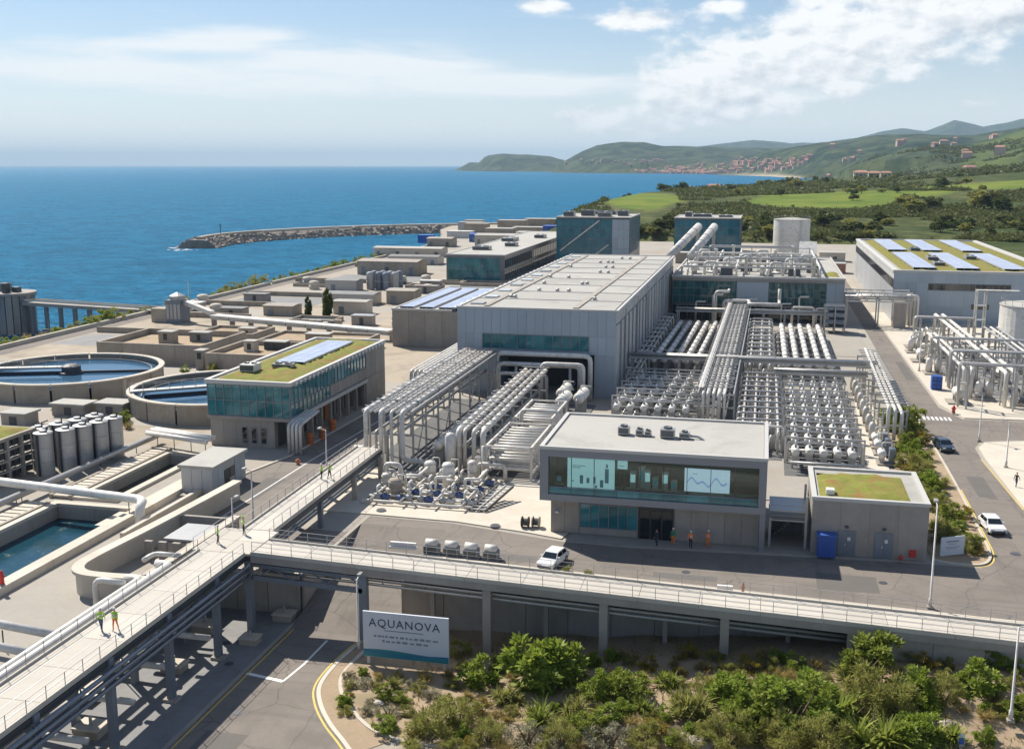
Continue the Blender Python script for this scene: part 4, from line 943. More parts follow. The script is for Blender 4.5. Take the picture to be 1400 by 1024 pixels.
# --- glass laboratory block on the left
def lab():
    x0, x1, y0, y1, h = -73.6, -61.3, 134.0, 172.0, 9.0
    t = thing('laboratory_block', 'long block with teal glass upper floor, planted roof and open bays below', 'building', ((x0 + x1) / 2, (y0 + y1) / 2, 0))
    MB().box(x0 + .1, x1 - .1, y0 + .1, y1, 4.0, h).build('upper_body', 'frame_dark', t); MB().box(x0 + .2, x1 - 2.6, y0 + .3, y1, 0, 4.0).build('lower_body', 'concrete', t)
    curtain(t, 'front', y0 + .1, x0 + .1, x1 - .1, 4.4, 8.7, 10, 2); curtain(t, 'right', x1 - .1, y0 + .1, y1 - 9, 6.3, 8.7, 22, 1); curtain(t, 'right', x1 - .1, y0 + .1, y0 + 14, 4.5, 6.25, 10, 1)
    panels(t, 'right', x1 - .1, y0 + 14, y1 - 9, 4.5, 6.2, 9, 1, 'concrete'); panels(t, 'right', x1 - .1, y1 - 9, y1, .1, 8.7, 4, 2, 'concrete'); MB().box(x1 - 2.6, x1 - .15, y1 - 9, y1, 0, 4).build('end_block', 'concrete', t)
    fbar(t, 'right', x1 - .2, y0, y1 - 9, 3.9, 4.4, 'parapet', 'ledge', .5); fbar(t, 'front', y0, x0, x1, 3.9, 4.35, 'concrete', 'ledge', .15)
    panels(t, 'front', y0 + .3, x0 + .2, x1 - 2.6, .1, 3.85, 5, 1, 'concrete', gap=.03, proud=.04)
    windows(t, 'front', y0 + .24, [(x1 - 7.4, x1 - 6.6), (x1 - 6.0, x1 - 5.2), (x1 - 4.6, x1 - 3.8)], .6, 2.9, 'glass_dark', 'frame_grey')
    for i in range(9):
        y = y0 + .6 + i * 3.5; MB().box(x1 - .75, x1 - .25, y, y + .5, 0, 3.9).build('column', 'concrete', t)
        if i < 8: fbar(t, 'right', x1 - 2.6, y + .7, y + 3.2, .1, 3.4, 'frame_dark' if i % 3 else 'louvre', 'bay_door', .08)
    fbar(t, 'right', x1 - 2.55, y0 + 17.5, y0 + 19.2, .1, 3.7, 'orange_paint', 'orange_door', .12)
    MB().box(x0 + .4, x1 - .4, y0 + .4, y1 - .4, h, h + .1).build('roof', 'roof_pale', t); parapet(t, x0 - .2, x1 + .2, y0 - .2, y1 + .2, h - .2, .55, .6)
    for i in range(24): MB().box(x1 + .2, x1 + .45, y0 + 1 + i * 1.5, y0 + 1.5 + i * 1.5, h - .3, h + .1).build('eaves_bracket', 'parapet', t)
    sedum_bed(t, x0 + .8, x1 - .8, y0 + .8, y1 - .8, h + .1, .9)
    solar_array('long solar array on the planted roof of the teal glass block', x0 + 4.2, x1 - 3.6, y0 + 13, y1 - 5, h + .35, 3, 9)
    roof_unit('white plant box near the front corner of the planted glass block roof', x0 + 3.2, y0 + 7, h + .3, 2.2, 2.4, 1.1, 'rooftop plant units', 'steel_white', 2)
    roof_unit('flat grey plant unit at the near end of the long solar array', x0 + 6.6, y0 + 10.6, h + .3, 3.0, 1.5, .6, 'rooftop plant units', 'steel', 2)
    b = thing('pipe_bridge', 'row of bent silver ducts entering the near corner of the glass block', 'ducts', (x1 + .5, y0 + 1, 0))
    for i in range(4): MB().tube([(x1 + .4 + .55 * i, y0 - 1.8, .05), (x1 + .4 + .55 * i, y0 - 1.8, 4.0), (x1 + .4 + .55 * i, y0 + 4.5, 4.6)], .22, 8, bend=.6).build('duct', 'steel_pale', b, smooth=True)
    for i, (x, y, c) in enumerate(((-60.2, 137.5, 'orange drum standing in the first open bay of the glass block'), (-59.8, 141.0, 'orange drum further along the open bays of the glass block'), (-60.3, 146.0, 'orange drum half hidden by a column of the glass block'))):
        d = thing('drum', c, 'drum', (x, y, 0), 'orange drums'); MB().lathe((x, y), [(.5, .0), (.5, 1.5), (.46, 1.55), (.46, 1.6)], 14).build('shell', 'orange_paint', d)
        MB().lathe((x, y), [(.52, .5), (.54, .53), (.52, .56)], 14).build('hoop', 'steel_dark', d); MB().lathe((x, y), [(.53, 1.0), (.55, 1.03), (.53, 1.06)], 14).build('hoop', 'steel_dark', d)
lab()

# --- plain blocks further back
def simple_block(name, label, cat, x0, x1, y0, y1, h, mat, front, side, roof='roof_pale', par=.4):
    t = thing(name, label, cat, ((x0 + x1) / 2, (y0 + y1) / 2, 0)); MB().box(x0 + .05, x1 - .05, y0 + .05, y1, 0, h).build('body', mat, t)
    front(t, y0 + .05, x0, x1); side(t, x1 - .05, y0, y1)
    MB().box(x0 + .35, x1 - .35, y0 + .35, y1 - .35, h, h + .1).build('roof', roof, t); parapet(t, x0 - .1, x1 + .1, y0 - .1, y1 + .1, h - .1, par, .4)
    return t
simple_block('store_building', 'squat pale concrete block with striped solar roof left of the big hall', 'building', -76.6, -62.0, 220, 264, 7.9, 'concrete',
    lambda t, y, a, b: panels(t, 'front', y, a, b, .1, 7.9, 4, 1, 'concrete'), lambda t, x, a, b: (panels(t, 'right', x, a, b, 5.2, 7.9, 10, 1, 'concrete'), curtain(t, 'right', x, a, b, .2, 5.1, 12, 1, 'glass_dark')))
for i in range(3): solar_array(['left solar strip on the squat pale block', 'middle solar strip on the squat pale block', 'right solar strip on the squat pale block'][i], -75.4 + i * 4.3, -72.4 + i * 4.3, 222, 260, 8.0, 2, 9, group='solar strips on the squat block')
tB2 = simple_block('office_building', 'long grey office block with a teal glass end facing the plant', 'building', -102.6, -82.7, 350, 482, 8.9, 'concrete_dark',
    lambda t, y, a, b: curtain(t, 'front', y, a + .6, b - 1.6, .6, 8.0, 8, 2), lambda t, x, a, b: (panels(t, 'right', x, a, b, 7.6, 8.8, 22, 1, 'concrete'), panels(t, 'right', x, a, b, 3.6, 4.6, 22, 1, 'concrete'), curtain(t, 'right', x, a, b, 4.7, 7.5, 40, 1, 'glass_dark'), curtain(t, 'right', x, a, b, .6, 3.5, 40, 1, 'glass_dark')))
for i, (x, y, sx, sy) in enumerate(((-96, 372, 6, 4), (-90, 392, 4, 5), (-97, 420, 5, 9), (-89, 440, 4, 6))):
    roof_unit(['wide plant unit nearest the glass end of the long office roof', 'second plant unit along the long office roof', 'long plant unit halfway down the long office roof', 'farthest plant unit on the long office roof'][i], x, y, 9.0, sx, sy, 1.3, 'plant on the long office roof', 'steel', 2)
tX = simple_block('glass_tower', 'tallest dark teal glass cube standing behind the big hall', 'building', -75, -47.8, 400, 432, 19.2, 'frame_dark',
    lambda t, y, a, b: (curtain(t, 'front', y, a + .2, a + 20.5, 1, 18.6, 9, 5, 'glass_blue'), panels(t, 'front', y, a + 20.7, b - .2, 1, 18.6, 3, 5, 'cladding')), lambda t, x, a, b: curtain(t, 'right', x, a, b, 1, 18.6, 9, 5, 'glass_blue'))
MB().bar((-73.5, 399.75, 7.0), (-59, 399.75, 18.2), .45).build('diagonal_brace', 'steel_pale', tX); MB().bar((-66, 399.75, 1.5), (-55.5, 399.75, 9.5), .45).build('diagonal_brace', 'steel_pale', tX)
for i, (x, y, sx, sz) in enumerate(((-71.5, 408, 4, 1.8), (-65, 412, 5, 2.2), (-58, 407, 5, 1.6), (-52, 414, 4, 2.0), (-60, 424, 8, 1.4))):
    roof_unit(['dark unit at the left edge of the glass cube roof', 'tall unit second on the glass cube roof', 'flat unit in front on the glass cube roof', 'unit at the right edge of the glass cube roof', 'broad unit at the back of the glass cube roof'][i], x, y, 19.3, sx, 4, sz, 'plant on the glass cube roof', 'steel', 2)
simple_block('office_building', 'dark blue glazed block in front of the far meadow', 'building', -38.3, -10.4, 480, 512, 15.6, 'frame_dark',
    lambda t, y, a, b: curtain(t, 'front', y, a + .2, b - .2, 1, 15, 11, 4, 'glass_blue'), lambda t, x, a, b: curtain(t, 'right', x, a, b, 1, 15, 10, 4, 'glass_blue'))
for i, (x, sx, sz) in enumerate(((-33, 3, 2.2), (-27, 8, 1.4), (-17, 6, 1.0))): roof_unit(['small tall unit on the dark blue glazed block', 'long unit in the middle of the dark blue block roof', 'low unit right on the dark blue block roof'][i], x, 492, 15.7, sx, 4, sz, 'plant on the dark blue block', 'steel_white', 2)
# --- central membrane building closing the pipe field
def central():
    x0, x1, y0, y1, h = -22, 19.2, 275, 340, 10.8
    t = thing('membrane_building', 'wide glazed building closing the far end of the pipe field', 'building', ((x0 + x1) / 2, (y0 + y1) / 2, 0))
    MB().box(x0, x1, y0, y1, 0, h).build('body', 'frame_dark', t)
    curtain(t, 'front', y0, x0 + .2, -6.3, 4.4, 9.8, 9, 3, 'glass_green'); curtain(t, 'front', y0, 1.5, 15.0, 4.4, 9.8, 9, 3, 'glass_green'); curtain(t, 'front', y0, x0 + .2, 15.0, .3, 4.0, 20, 1, 'glass_dark')
    panels(t, 'front', y0, 15.1, x1, .1, h, 2, 2, 'cladding'); panels(t, 'front', y0, -6.2, 1.4, 4.1, 9.9, 1, 1, 'cladding', proud=.2)
    fbar(t, 'front', y0, x0, x1, 9.95, h, 'concrete', 'fascia', .3); panels(t, 'right', x1, y0, y1, .1, h, 16, 1, 'cladding')
    MB().box(x0 + .3, x1 - .3, y0 + .3, y1 - .3, h, h + .12).build('roof', 'roof_pale', t); parapet(t, x0 - .2, x1 + .2, y0 - .35, y1, h - .1, .5, .4)
    sedum_bed(t, 15.4, 18.4, 281, 292, h + .12, .8)
central()
# --- depot with strips of solar panel on a planted roof, right
def depot():
    x0, x1, y0, y1, h = 31.3, 70.0, 283, 402, 12.3
    t = thing('depot_building', 'broad grey depot at the right with solar strips on a planted roof', 'industrial hall', ((x0 + x1) / 2, (y0 + y1) / 2, 0))
    MB().box(x0, x1, y0, y1, 0, h).build('body', 'cladding', t)
    panels(t, 'front', y0, x0, x1, 9.75, h, 13, 1, 'cladding'); panels(t, 'front', y0, x0, 39.3, .1, 9.7, 3, 2, 'cladding'); panels(t, 'front', y0, 39.3, x1, .1, 7.95, 11, 2, 'cladding'); panels(t, 'front', y0, 58.2, x1, 8.05, 9.7, 4, 1, 'cladding')
    curtain(t, 'front', y0, 39.4, 58.1, 8.05, 9.65, 14, 1, 'glass_dark'); windows(t, 'front', y0 - .08, [(49.5, 53.5)], 3.6, 4.8, 'glass_dark', 'frame_dark')
    panels(t, 'left', x0, y0, y1, .1, 8.2, 22, 1, 'cladding_pale'); panels(t, 'left', x0, y0, y1, 10.6, h, 22, 1, 'parapet'); curtain(t, 'left', x0, y0, y1, 8.3, 10.5, 40, 1, 'glass_dark')
    MB().box(x0 + .5, x1 - .5, y0 + .5, y1 - .5, h, h + .1).build('roof', 'roof_pale', t); parapet(t, x0 - .3, x1 + .3, y0 - .2, y1 + .2, h - .1, .6, 1.2)
    sedum_bed(t, x0 + 2.2, x1 - 1.4, y0 + 1.6, y1 - 2, h + .1, 2.2)
    k = 0
    for sx0, lab_ in ((36.2, 'left'), (46.2, 'middle'), (57.2, 'right')):
        for j in range(2):
            solar_array(f'{lab_} solar strip in the {"near" if j == 0 else "far"} half of the depot roof', sx0, sx0 + 5.4, y0 + 4 + j * 60, y0 + 54 + j * 58, h + .5, 3, 9, group='solar strips on the depot roof')
    for i, (x, y) in enumerate(((44, 350), (44.6, 318), (55, 322), (43.8, 300))): roof_unit(['dark plant unit between the far solar strips of the depot', 'pale unit between the left and middle depot solar strips', 'pale unit between the middle and right depot solar strips', 'low unit nearest the front edge of the depot roof'][i], x, y, h + .35, 2.6, 5, 1.0, 'plant on the depot roof', 'steel' if i else 'steel_blue', 2)
depot()
# --- small kiosk by the west road
def kiosk():
    x0, x1, y0, y1, h = -62.3, -58.3, 112.3, 120.5, 3.3
    x0, x1 = x0 - 3.2, x1 - 3.2
    t = thing('electrical_kiosk', 'small flat-roofed pale kiosk beside the west road', 'kiosk', ((x0 + x1) / 2, y0 + 4, 0))
    MB().box(x0, x1, y0, y1, 0, h).build('body', 'cladding_pale', t); panels(t, 'front', y0, x0, x1, .1, h, 3, 1, 'cladding_pale'); panels(t, 'right', x1, y0, y1, .1, h, 6, 1, 'cladding', skip=lambda i, j: i in (2, 3))
    fbar(t, 'right', x1, y0 + 2.8, y0 + 4.0, .15, 2.4, 'frame_dark', 'door', .1); fbar(t, 'right', x1, y0 + 4.2, y0 + 5.3, 1.2, 2.4, 'louvre', 'louvre', .1)
    MB().box(x0 - .3, x1 + .3, y0 - .3, y1 + .3, h, h + .35).build('roof', 'roof_pale', t); MB().box(x0 - .6, x1 + .5, y0 - 1.2, y0 - .31, 0, .3).build('step', 'concrete', t)
kiosk()
# ------------------------------------------------------------------ pipe racks and process plant
def P_tube(t, path, r, mat='steel_pale', name='pipe', bend=2.2, n=8):
    o = MB().tube(path, r, n, bend=r * bend).build(name, mat, t, smooth=True); o['_o'] = t['_o']; return o
def flanges(t, p, a, b, r, step, mat='steel'):
    """Raised flange rings along a straight pipe, sub-parts of it."""
    a, b = Vector(a), Vector(b); n = max(1, int((b - a).length / step)); d = (b - a).normalized()
    for i in range(n):
        c = a.lerp(b, (i + .5) / n); MB().tube([c - d * .06, c + d * .06], r * 1.45, 8).build('flange', mat, p, smooth=False)
def rack_frames(t, x0, x1, ys, z, levels, post=.22, mat='steel'):
    pm = MB().box(-post / 2, post / 2, -post / 2, post / 2, 0, z).mesh('post', mat); bm = MB().box(x0 - .3, x1 + .3, -.12, .12, -.26, 0).mesh('cross_beam', mat)
    for y in ys:
        for x in (x0 - .2, x1 + .2): mobj(pm, 'post', t, (x, y, .1))
        for l in levels: mobj(bm, 'cross_beam', t, (0, y, l))
def steps(a, b, d):
    n = max(1, round((b - a) / d)); return [a + (b - a) * i / n for i in range(n + 1)]
# --- rack 1: the long silver rack running back to the hall
def rack_one():
    t = thing('pipe_rack', 'long elevated rack of silver pipes running from the walkway to the big hall', 'pipe rack', (-45.5, 150, 0))
    xs = (-48.0, -47.3, -46.7, -46.0, -45.3, -44.6, -43.9, -43.2); drops = (2.9, None, None, .3, None, 1.2, None, 1.6); r = (.3, .16, .2, .3, .16, .22, .16, .34)
    for x, dz, q in zip(xs, drops, r):
        path = [(x, 175.5, 7.7), (x, 127, 7.7)] + ([(x, 127, dz)] if dz else [])
        if x == -43.2: path += [(-40.2, 127, 1.6), (-40.2, 127, .15)]
        if x == -48.0: path += [(-49.6, 127, 2.9)]
        if x == -44.6: path += [(-44.6, 124.2, 1.2)]
        p = P_tube(t, path, q, 'steel_pale'); flanges(t, p, (x, 175, 7.7), (x, 128, 7.7), q, 9)
    for x in (-47.4, -45.9, -44.2): P_tube(t, [(x, 174, 4.6), (x, 129, 4.6), (x, 129, .2)], .2, 'steel')
    tie = MB().box(-48.5, -42.6, -.07, .07, 8.06, 8.16).mesh('tie_bar', 'steel')
    for y in steps(128.4, 174, 2.1): mobj(tie, 'tie_bar', t, (0, y, 0))
    rack_frames(t, -48.2, -42.8, steps(129.5, 174, 5.6), 7.4, (7.4, 4.35))
    for x in (-48.75, -42.4): MB().box(x - .12, x + .12, 128, 175.5, 7.3, 7.62).build('side_beam', 'steel', t)
    for y0 in steps(129.5, 168, 11.2): MB().bar((-42.4, y0, .2), (-42.4, y0 + 5.6, 7.3), .12).build('brace', 'steel', t)
rack_one()
def rack_two():
    t = thing('pipe_rack', 'lower silver pipe rack between the long rack and the boxed frames', 'pipe rack', (-34.5, 150, 0))
    for i, x in enumerate((-36.6, -35.8, -34.6, -33.4)):
        p = P_tube(t, [(x, 170, 5.6), (x, 129.5, 5.2), (x, 129.5, .3)], (.38, .26, .3, .38)[i]); flanges(t, p, (x, 169, 5.6), (x, 131, 5.2), .28, 8)
    tie = MB().box(-37.2, -32.8, -.09, .09, 5.62, 5.76).mesh('tie_bar', 'steel')
    for y in steps(131, 170, 2.6): mobj(tie, 'tie_bar', t, (0, y, .05 + (y - 131) * .009))
    rack_frames(t, -36.8, -33.2, steps(132, 169, 6.2), 4.9, (4.95, 2.6))
    for x in (-36.2, -34): P_tube(t, [(x, 168, 2.9), (x, 131, 2.9)], .2, 'steel')
    MB().lathe((-37.4, 128.6), [(.7, .1), (.7, 4.6), (.45, 5.0), (.05, 5.15)], 16).build('standpipe', 'steel_pale', t, smooth=True)
rack_two()
def portal():
    t = thing('pipe_portal', 'tall square pipe portals standing against the front of the big hall', 'pipes', (-35, 174, 0))
    for x0, x1, z, y, q in ((-42.6, -26.9, 7.4, 174.6, .42), (-42.0, -28.4, 5.9, 173.2, .38), (-34.4, -27.6, 6.4, 171.8, .34), (-41.5, -33.6, 4.6, 171.6, .3)):
        P_tube(t, [(x0, y, .1), (x0, y, z), (x1, y, z), (x1, y, .1)], q, 'steel_pale', bend=2.4, n=10)
    for x in (-39, -35.5, -30): P_tube(t, [(x, 173.2, 5.9), (x, 173.2, 2.2), (x, 178, 2.2)], .26, 'steel')
    for x in (-42.6, -34, -26.9): MB().box(x - .35, x + .35, 173.9, 175.2, .1, .6).build('footing', 'concrete', t)
portal()
# --- drums lying between the racks
def drum_on_legs(label, x, y, z, L, r, group):
    t = thing('process_drum', label, 'vessel', (x, y, .1), group)
    MB().capsule((x, y, z), (x + .2, y + L, z + .1), r, 12).build('shell', 'steel_white', t, smooth=True)
    for k in (.25, .75): MB().box(x - r * .8, x + r * .8, y + L * k - .15, y + L * k + .15, .1, z - r * .6).build('saddle', 'steel', t)
    P_tube(t, [(x, y + L * .5, z + r * .8), (x, y + L * .5, z + r + .7), (x + 1.6, y + L * .5, z + r + .7)], .12)
    P_tube(t, [(x - .1, y - .5, z), (x - .1, y - 1.1, z), (x - .1, y - 1.1, .2)], .13, 'steel')
    for k in (.1, .9): MB().tube([(x, y + L * k - .06, z), (x, y + L * k + .06, z)], r * 1.07, 12).build('band', 'steel', t)
for i, y in enumerate((131.0, 137.6, 144.2, 151, 158.5)):
    drum_on_legs(f'{nth(i)} white drum counted from the walkway between the two silver racks', -39.9, y, 2.6, 3.4, .62, 'drums between the silver racks')
for i, (x, y) in enumerate(((-28.6, 157), (-26.4, 160), (-29.6, 163))):
    drum_on_legs(['white drum nearest the boxed frames in front of the hall portal', 'white drum at the right below the hall portal', 'white drum farthest back below the hall portal'][i], x, y, 3.4, 4.6, .85, 'drums below the hall portal')
# --- boxed skid frames of cross tubes
def boxed_skid(label, x0, x1, y0, y1, levels, n, rr=.22):
    t = thing('tube_skid', label, 'tube frame', ((x0 + x1) / 2, (y0 + y1) / 2, .1))
    zt = levels[-1] + .5
    for x in (x0, x1):
        for y in steps(y0, y1, 4.2): MB().box(x - .13, x + .13, y - .13, y + .13, .1, zt).build('post', 'steel_pale', t)
        for z in (zt, levels[0] - .4): MB().box(x - .14, x + .14, y0, y1, z - .14, z + .14).build('side_beam', 'steel_pale', t)
    for y in (y0, y1): MB().box(x0, x1, y - .11, y + .11, zt - .11, zt + .11).build('end_beam', 'steel_pale', t)
    me = [MB().tube([(x0 + .15, 0, 0), (x1 - .15, 0, 0)], rr, 8).mesh('tube', m_, True) for m_ in ('steel_white', 'steel_pale')]
    for j, z in enumerate(levels):
        for i in range(n): mobj(me[(i + j) % 2], 'tube', t, (0, y0 + (y1 - y0) * (i + .5) / n, z))
    for z in levels: P_tube(t, [(x0 + .5, y0 - .4, z), (x0 + .5, y1 + .3, z)], .16, 'steel'); 
    P_tube(t, [(x0 - .35, y0 - .2, zt), (x0 - .35, y0 - .2, .2)], .24, 'steel_pale')
boxed_skid('near boxed frame of stacked cross tubes beside the control building', -32.2, -26.6, 126.5, 139, (1.3, 2.5, 3.7), 9)
boxed_skid('far boxed frame of stacked cross tubes toward the hall portal', -32.0, -27.0, 141.5, 153, (1.3, 2.6, 3.9), 8)
for k, (pts, lab_) in enumerate(((((-33, 125.4, .2), (-33, 125.4, 2.2), (-29.6, 125.4, 2.2), (-29.6, 125.4, .3)), 'small white pipe arch in front of the near boxed frame'), (((-43.6, 121.6, .2), (-43.6, 121.6, 2.6), (-41.6, 121.6, 2.6), (-41.6, 121.6, .2)), 'small white pipe arch near the end of the walkway'), (((-31, 141, .3), (-31, 141, 5.6), (-26, 141, 5.6), (-26, 141, .3)), 'high pipe arch between the two boxed frames'))):
    t = thing('pipe_arch', lab_, 'pipes', pts[0]); P_tube(t, pts, .26); MB().box(pts[0][0] - .4, pts[0][0] + .4, pts[0][1] - .4, pts[0][1] + .4, .1, .3).build('footing', 'concrete', t); MB().box(pts[-1][0] - .4, pts[-1][0] + .4, pts[-1][1] - .4, pts[-1][1] + .4, .1, .3).build('footing', 'concrete', t)
# --- pumps on the apron
def make_pump(mot):
    t = thing('pump_set', 'pump', 'pump', (0, 0, 0), 'pumps on the apron')
    MB().box(-.9, .9, -.4, .4, 0, .22).build('base', 'concrete', t); MB().tube([(-.15, 0, .6), (.8, 0, .6)], .34, 10).build('motor', mot, t, smooth=True)
    MB().tube([(-.62, -.25, .6), (-.62, .25, .6)], .42, 12).build('volute', 'steel', t, smooth=True); MB().tube([(-.62, 0, .9), (-.62, 0, 1.7), (-.62, .9, 1.7)], .14, 8, bend=.3).build('outlet', 'steel_white', t, smooth=True)
    MB().tube([(-.3, 0, .6), (-.1, 0, .6)], .16, 8).build('coupling', 'yellow_paint', t); MB().box(.1, .5, -.12, .12, .9, 1.1).build('terminal_box', 'steel_dark', t)
    MB().tube([(-1.7, 0, .6), (-.62, 0, .6)], .17, 8).build('inlet', 'steel_pale', t, smooth=True)
    return freeze(t)
pumpA, pumpB = make_pump('motor_blue'), make_pump('steel_pale'); first = {id(pumpA): True, id(pumpB): True}
for j, y in enumerate((114.6, 117.0, 119.6, 122.6)):
    for i in range(5):
        x = -41.5 + i * 2.6 + (j % 2) * .7 - j * .25; src = pumpA if (i * 3 + j * 2) % 5 in (0, 1, 3) else pumpB
        lab_ = f'{"blue" if src is pumpA else "grey"} motor pump, {nth(i)} from the left in the {nth(j)} row on the apron'
        rz = random.choice((0, 0, math.pi / 2, math.pi)) if (i + j) % 2 else .0
        if first.pop(id(src), None): src.location = (x, y, .12); src.rotation_euler = (0, 0, rz); src['label'] = lab_; src['_o'] = (x, y, .12)
        else: dup(src, (x, y, .12), lab_, rz)
sk = thing('pump_header', 'low network of white header pipes feeding the pumps on the apron', 'pipes', (-37, 118, .12))
for y in (113.4, 115.8, 118.3, 121.1, 124.0): P_tube(sk, [(-43.5, y, .18), (-43.5, y, .55), (-30.6, y, .55), (-30.6, y, .18)], .15, 'steel_white')
for x in (-42.4, -38.8, -35, -31.6): P_tube(sk, [(x, 112.8, .8), (x, 125, .8)], .13, 'steel_pale')
for x in (-40.3, -36.6, -33): P_tube(sk, [(x, 119.4, .2), (x, 119.4, 2.0), (x + 1.6, 119.4, 2.0), (x + 1.6, 123.5, 2.0)], .18, 'steel_white')
for i, (x, y, hh, r, m_, lab_) in enumerate(((-40.6, 116.6, 2.1, .8, 'concrete_sand', 'stubby tan tank at the left of the pumps on the apron'), (-35.6, 121.4, 3.0, .75, 'steel_white', 'white dosing tank amid the pumps on the apron'), (-38.6, 123.8, 2.4, .7, 'steel_white', 'white dosing tank left of the taller one amid the pumps'), (-33.4, 124.4, 2.6, .6, 'steel_pale', 'slim pale tank behind the pumps near the boxed frame'), (-42.6, 119.2, 1.9, .6, 'steel_pale', 'low pale tank by the walkway end beside the pumps'))):
    t = thing('dosing_tank', lab_, 'tank', (x, y, .12)); MB().lathe((x, y), [(r, .3), (r, hh), (r * .8, hh + .2), (.05, hh + .32)], 16).build('shell', m_, t, smooth=True)
    for k in (.45, hh * .55, hh - .1): MB().lathe((x, y), [(r + .01, k - .05), (r + .05, k - .04), (r + .05, k + .04), (r + .01, k + .05)], 16).build('hoop', 'steel', t)
    MB().box(x - r, x + r, y - r, y + r, .12, .3).build('plinth', 'concrete', t); P_tube(t, [(x + r * .5, y, hh + .15), (x + r * .5, y, hh + .7), (x + r + .5, y, hh + .7), (x + r + .5, y, .3)], .08)
t = thing('ramp_stair', 'pair of dark sloping stair rails at the right edge of the pump apron', 'stairs', (-29, 116, .12))
for k in range(3): MB().bar((-30.8 + k * .9, 113.2, .3), (-28.9 + k * .9, 119.0, 1.6), .12, .3).build('stringer', 'steel_dark' if k != 1 else 'steel', t)
for k in range(9): MB().bar((-30.7 + k * .21, 113.4 + k * .66, .42 + k * .145), (-29.0 + k * .21, 113.4 + k * .66, .42 + k * .145), .34, .05).build('tread', 'steel', t)
# --- the membrane field: rows of white pressure vessels
def make_vessel():
    t = thing('pressure_vessel', 'vessel', 'vessel', (0, 0, 0)); MB().capsule((0, -1.2, 0), (0, 1.2, 0), .5, 12).build('shell', 'steel_white', t, smooth=True)
    for y in (-.8, .8): MB().box(-.42, .42, y - .12, y + .12, -1.2, -.36).build('saddle', 'steel', t)
    MB().tube([(0, .4, .45), (0, .4, 1.05), (0, 1.3, 1.05), (0, 1.3, .2)], .08, 6, bend=.16).build('riser', 'steel_white', t)
    MB().box(-.14, .14, -.55, -.27, .45, .85).build('valve', 'steel_blue', t); MB().tube([(-.5, -1.35, .35), (.5, -1.35, .35)], .05, 6).build('sample_line', 'steel_pale', t); MB().tube([(0, -1.1, 0), (0, -1.32, 0)], .26, 10).build('end_cap', 'steel_pale', t)
    return freeze(t)
VES = make_vessel(); ves_used = []
def vessel(x, y, z, label, group):
    if not ves_used: ves_used.append(1); VES.location = (x, y, z); VES['label'] = label; VES['group'] = group
    else: dup(VES, (x, y, z), label, None, group)
GR = 'right bank of white pressure vessels'; GL = 'left bank of white pressure vessels'
for j in range(8):
    y = 139.6 + j * 6.35
    for i in range(5): vessel(4.9 + i * 1.72 + j * .06, y + random.uniform(-.15, .15), 2.5, f'white vessel, {nth(i)} from the left in the {nth(j)} row back from the planted-roof block', GR)
for j in range(5):
    y = 160.5 + j * 5.9
    for i in range(6): vessel(-20.6 + i * 2.05 + j * .28, y + random.uniform(-.15, .15), 2.5, f'white vessel, {nth(i)} from the left in the {nth(j)} row behind the control building', GL)
def bank_frame(label, x0, x1, ys, z=1.4, top=3.6):
    t = thing('bank_frame', label, 'steel frame', ((x0 + x1) / 2, sum(ys) / len(ys), .1))
    pm = MB().box(-.11, .11, -.11, .11, 0, z).mesh('post', 'steel'); tm = MB().box(-.11, .11, -.11, .11, 0, top - .1).mesh('tall_post', 'steel_pale')
    for y in ys:
        for x in steps(x0, x1, 2.6): mobj(pm, 'post', t, (x, y, .1))
        MB().box(x0 - .2, x1 + .2, y - 1.12, y - .88, z - .2, z - .08).build('bearer', 'steel', t); MB().box(x0 - .2, x1 + .2, y + .82, y + 1.02, z - .2, z - .08).build('bearer', 'steel', t)
        P_tube(t, [(x0 - .6, y + 2.6, .3), (x0 - .6, y + 2.6, 2.9), (x1 + .6, y + 2.6, 2.9), (x1 + .6, y + 2.6, .3)], .17, 'steel_pale'); P_tube(t, [(x0 - .4, y - 2.4, 1.5), (x1 + .4, y - 2.4, 1.5)], .2, 'steel')
        P_tube(t, [(x0 - .3, y + 2.0, 2.0), (x1 + .5, y + 2.0, 2.0)], .13, 'steel_white')
        for x in (x0 - .9, x1 + .9): mobj(tm, 'tall_post', t, (x, y + 2.7, .1))
        MB().box(x0 - 1, x1 + 1, y + 2.6, y + 2.8, top - .2, top).build('portal_beam', 'steel', t)
    for x in steps(x0 + .8, x1 - .8, 1.72)[:6]: P_tube(t, [(x, ys[0] - 2, .7), (x, ys[-1] + 2.5, .7)], .18, 'steel')
bank_frame('steel frame carrying the right bank of white vessels', 4.6, 12.6, [139.6 + j * 6.35 for j in range(8)])
bank_frame('steel frame carrying the left bank of white vessels', -20.8, -8.9, [160.5 + j * 5.9 for j in range(5)])
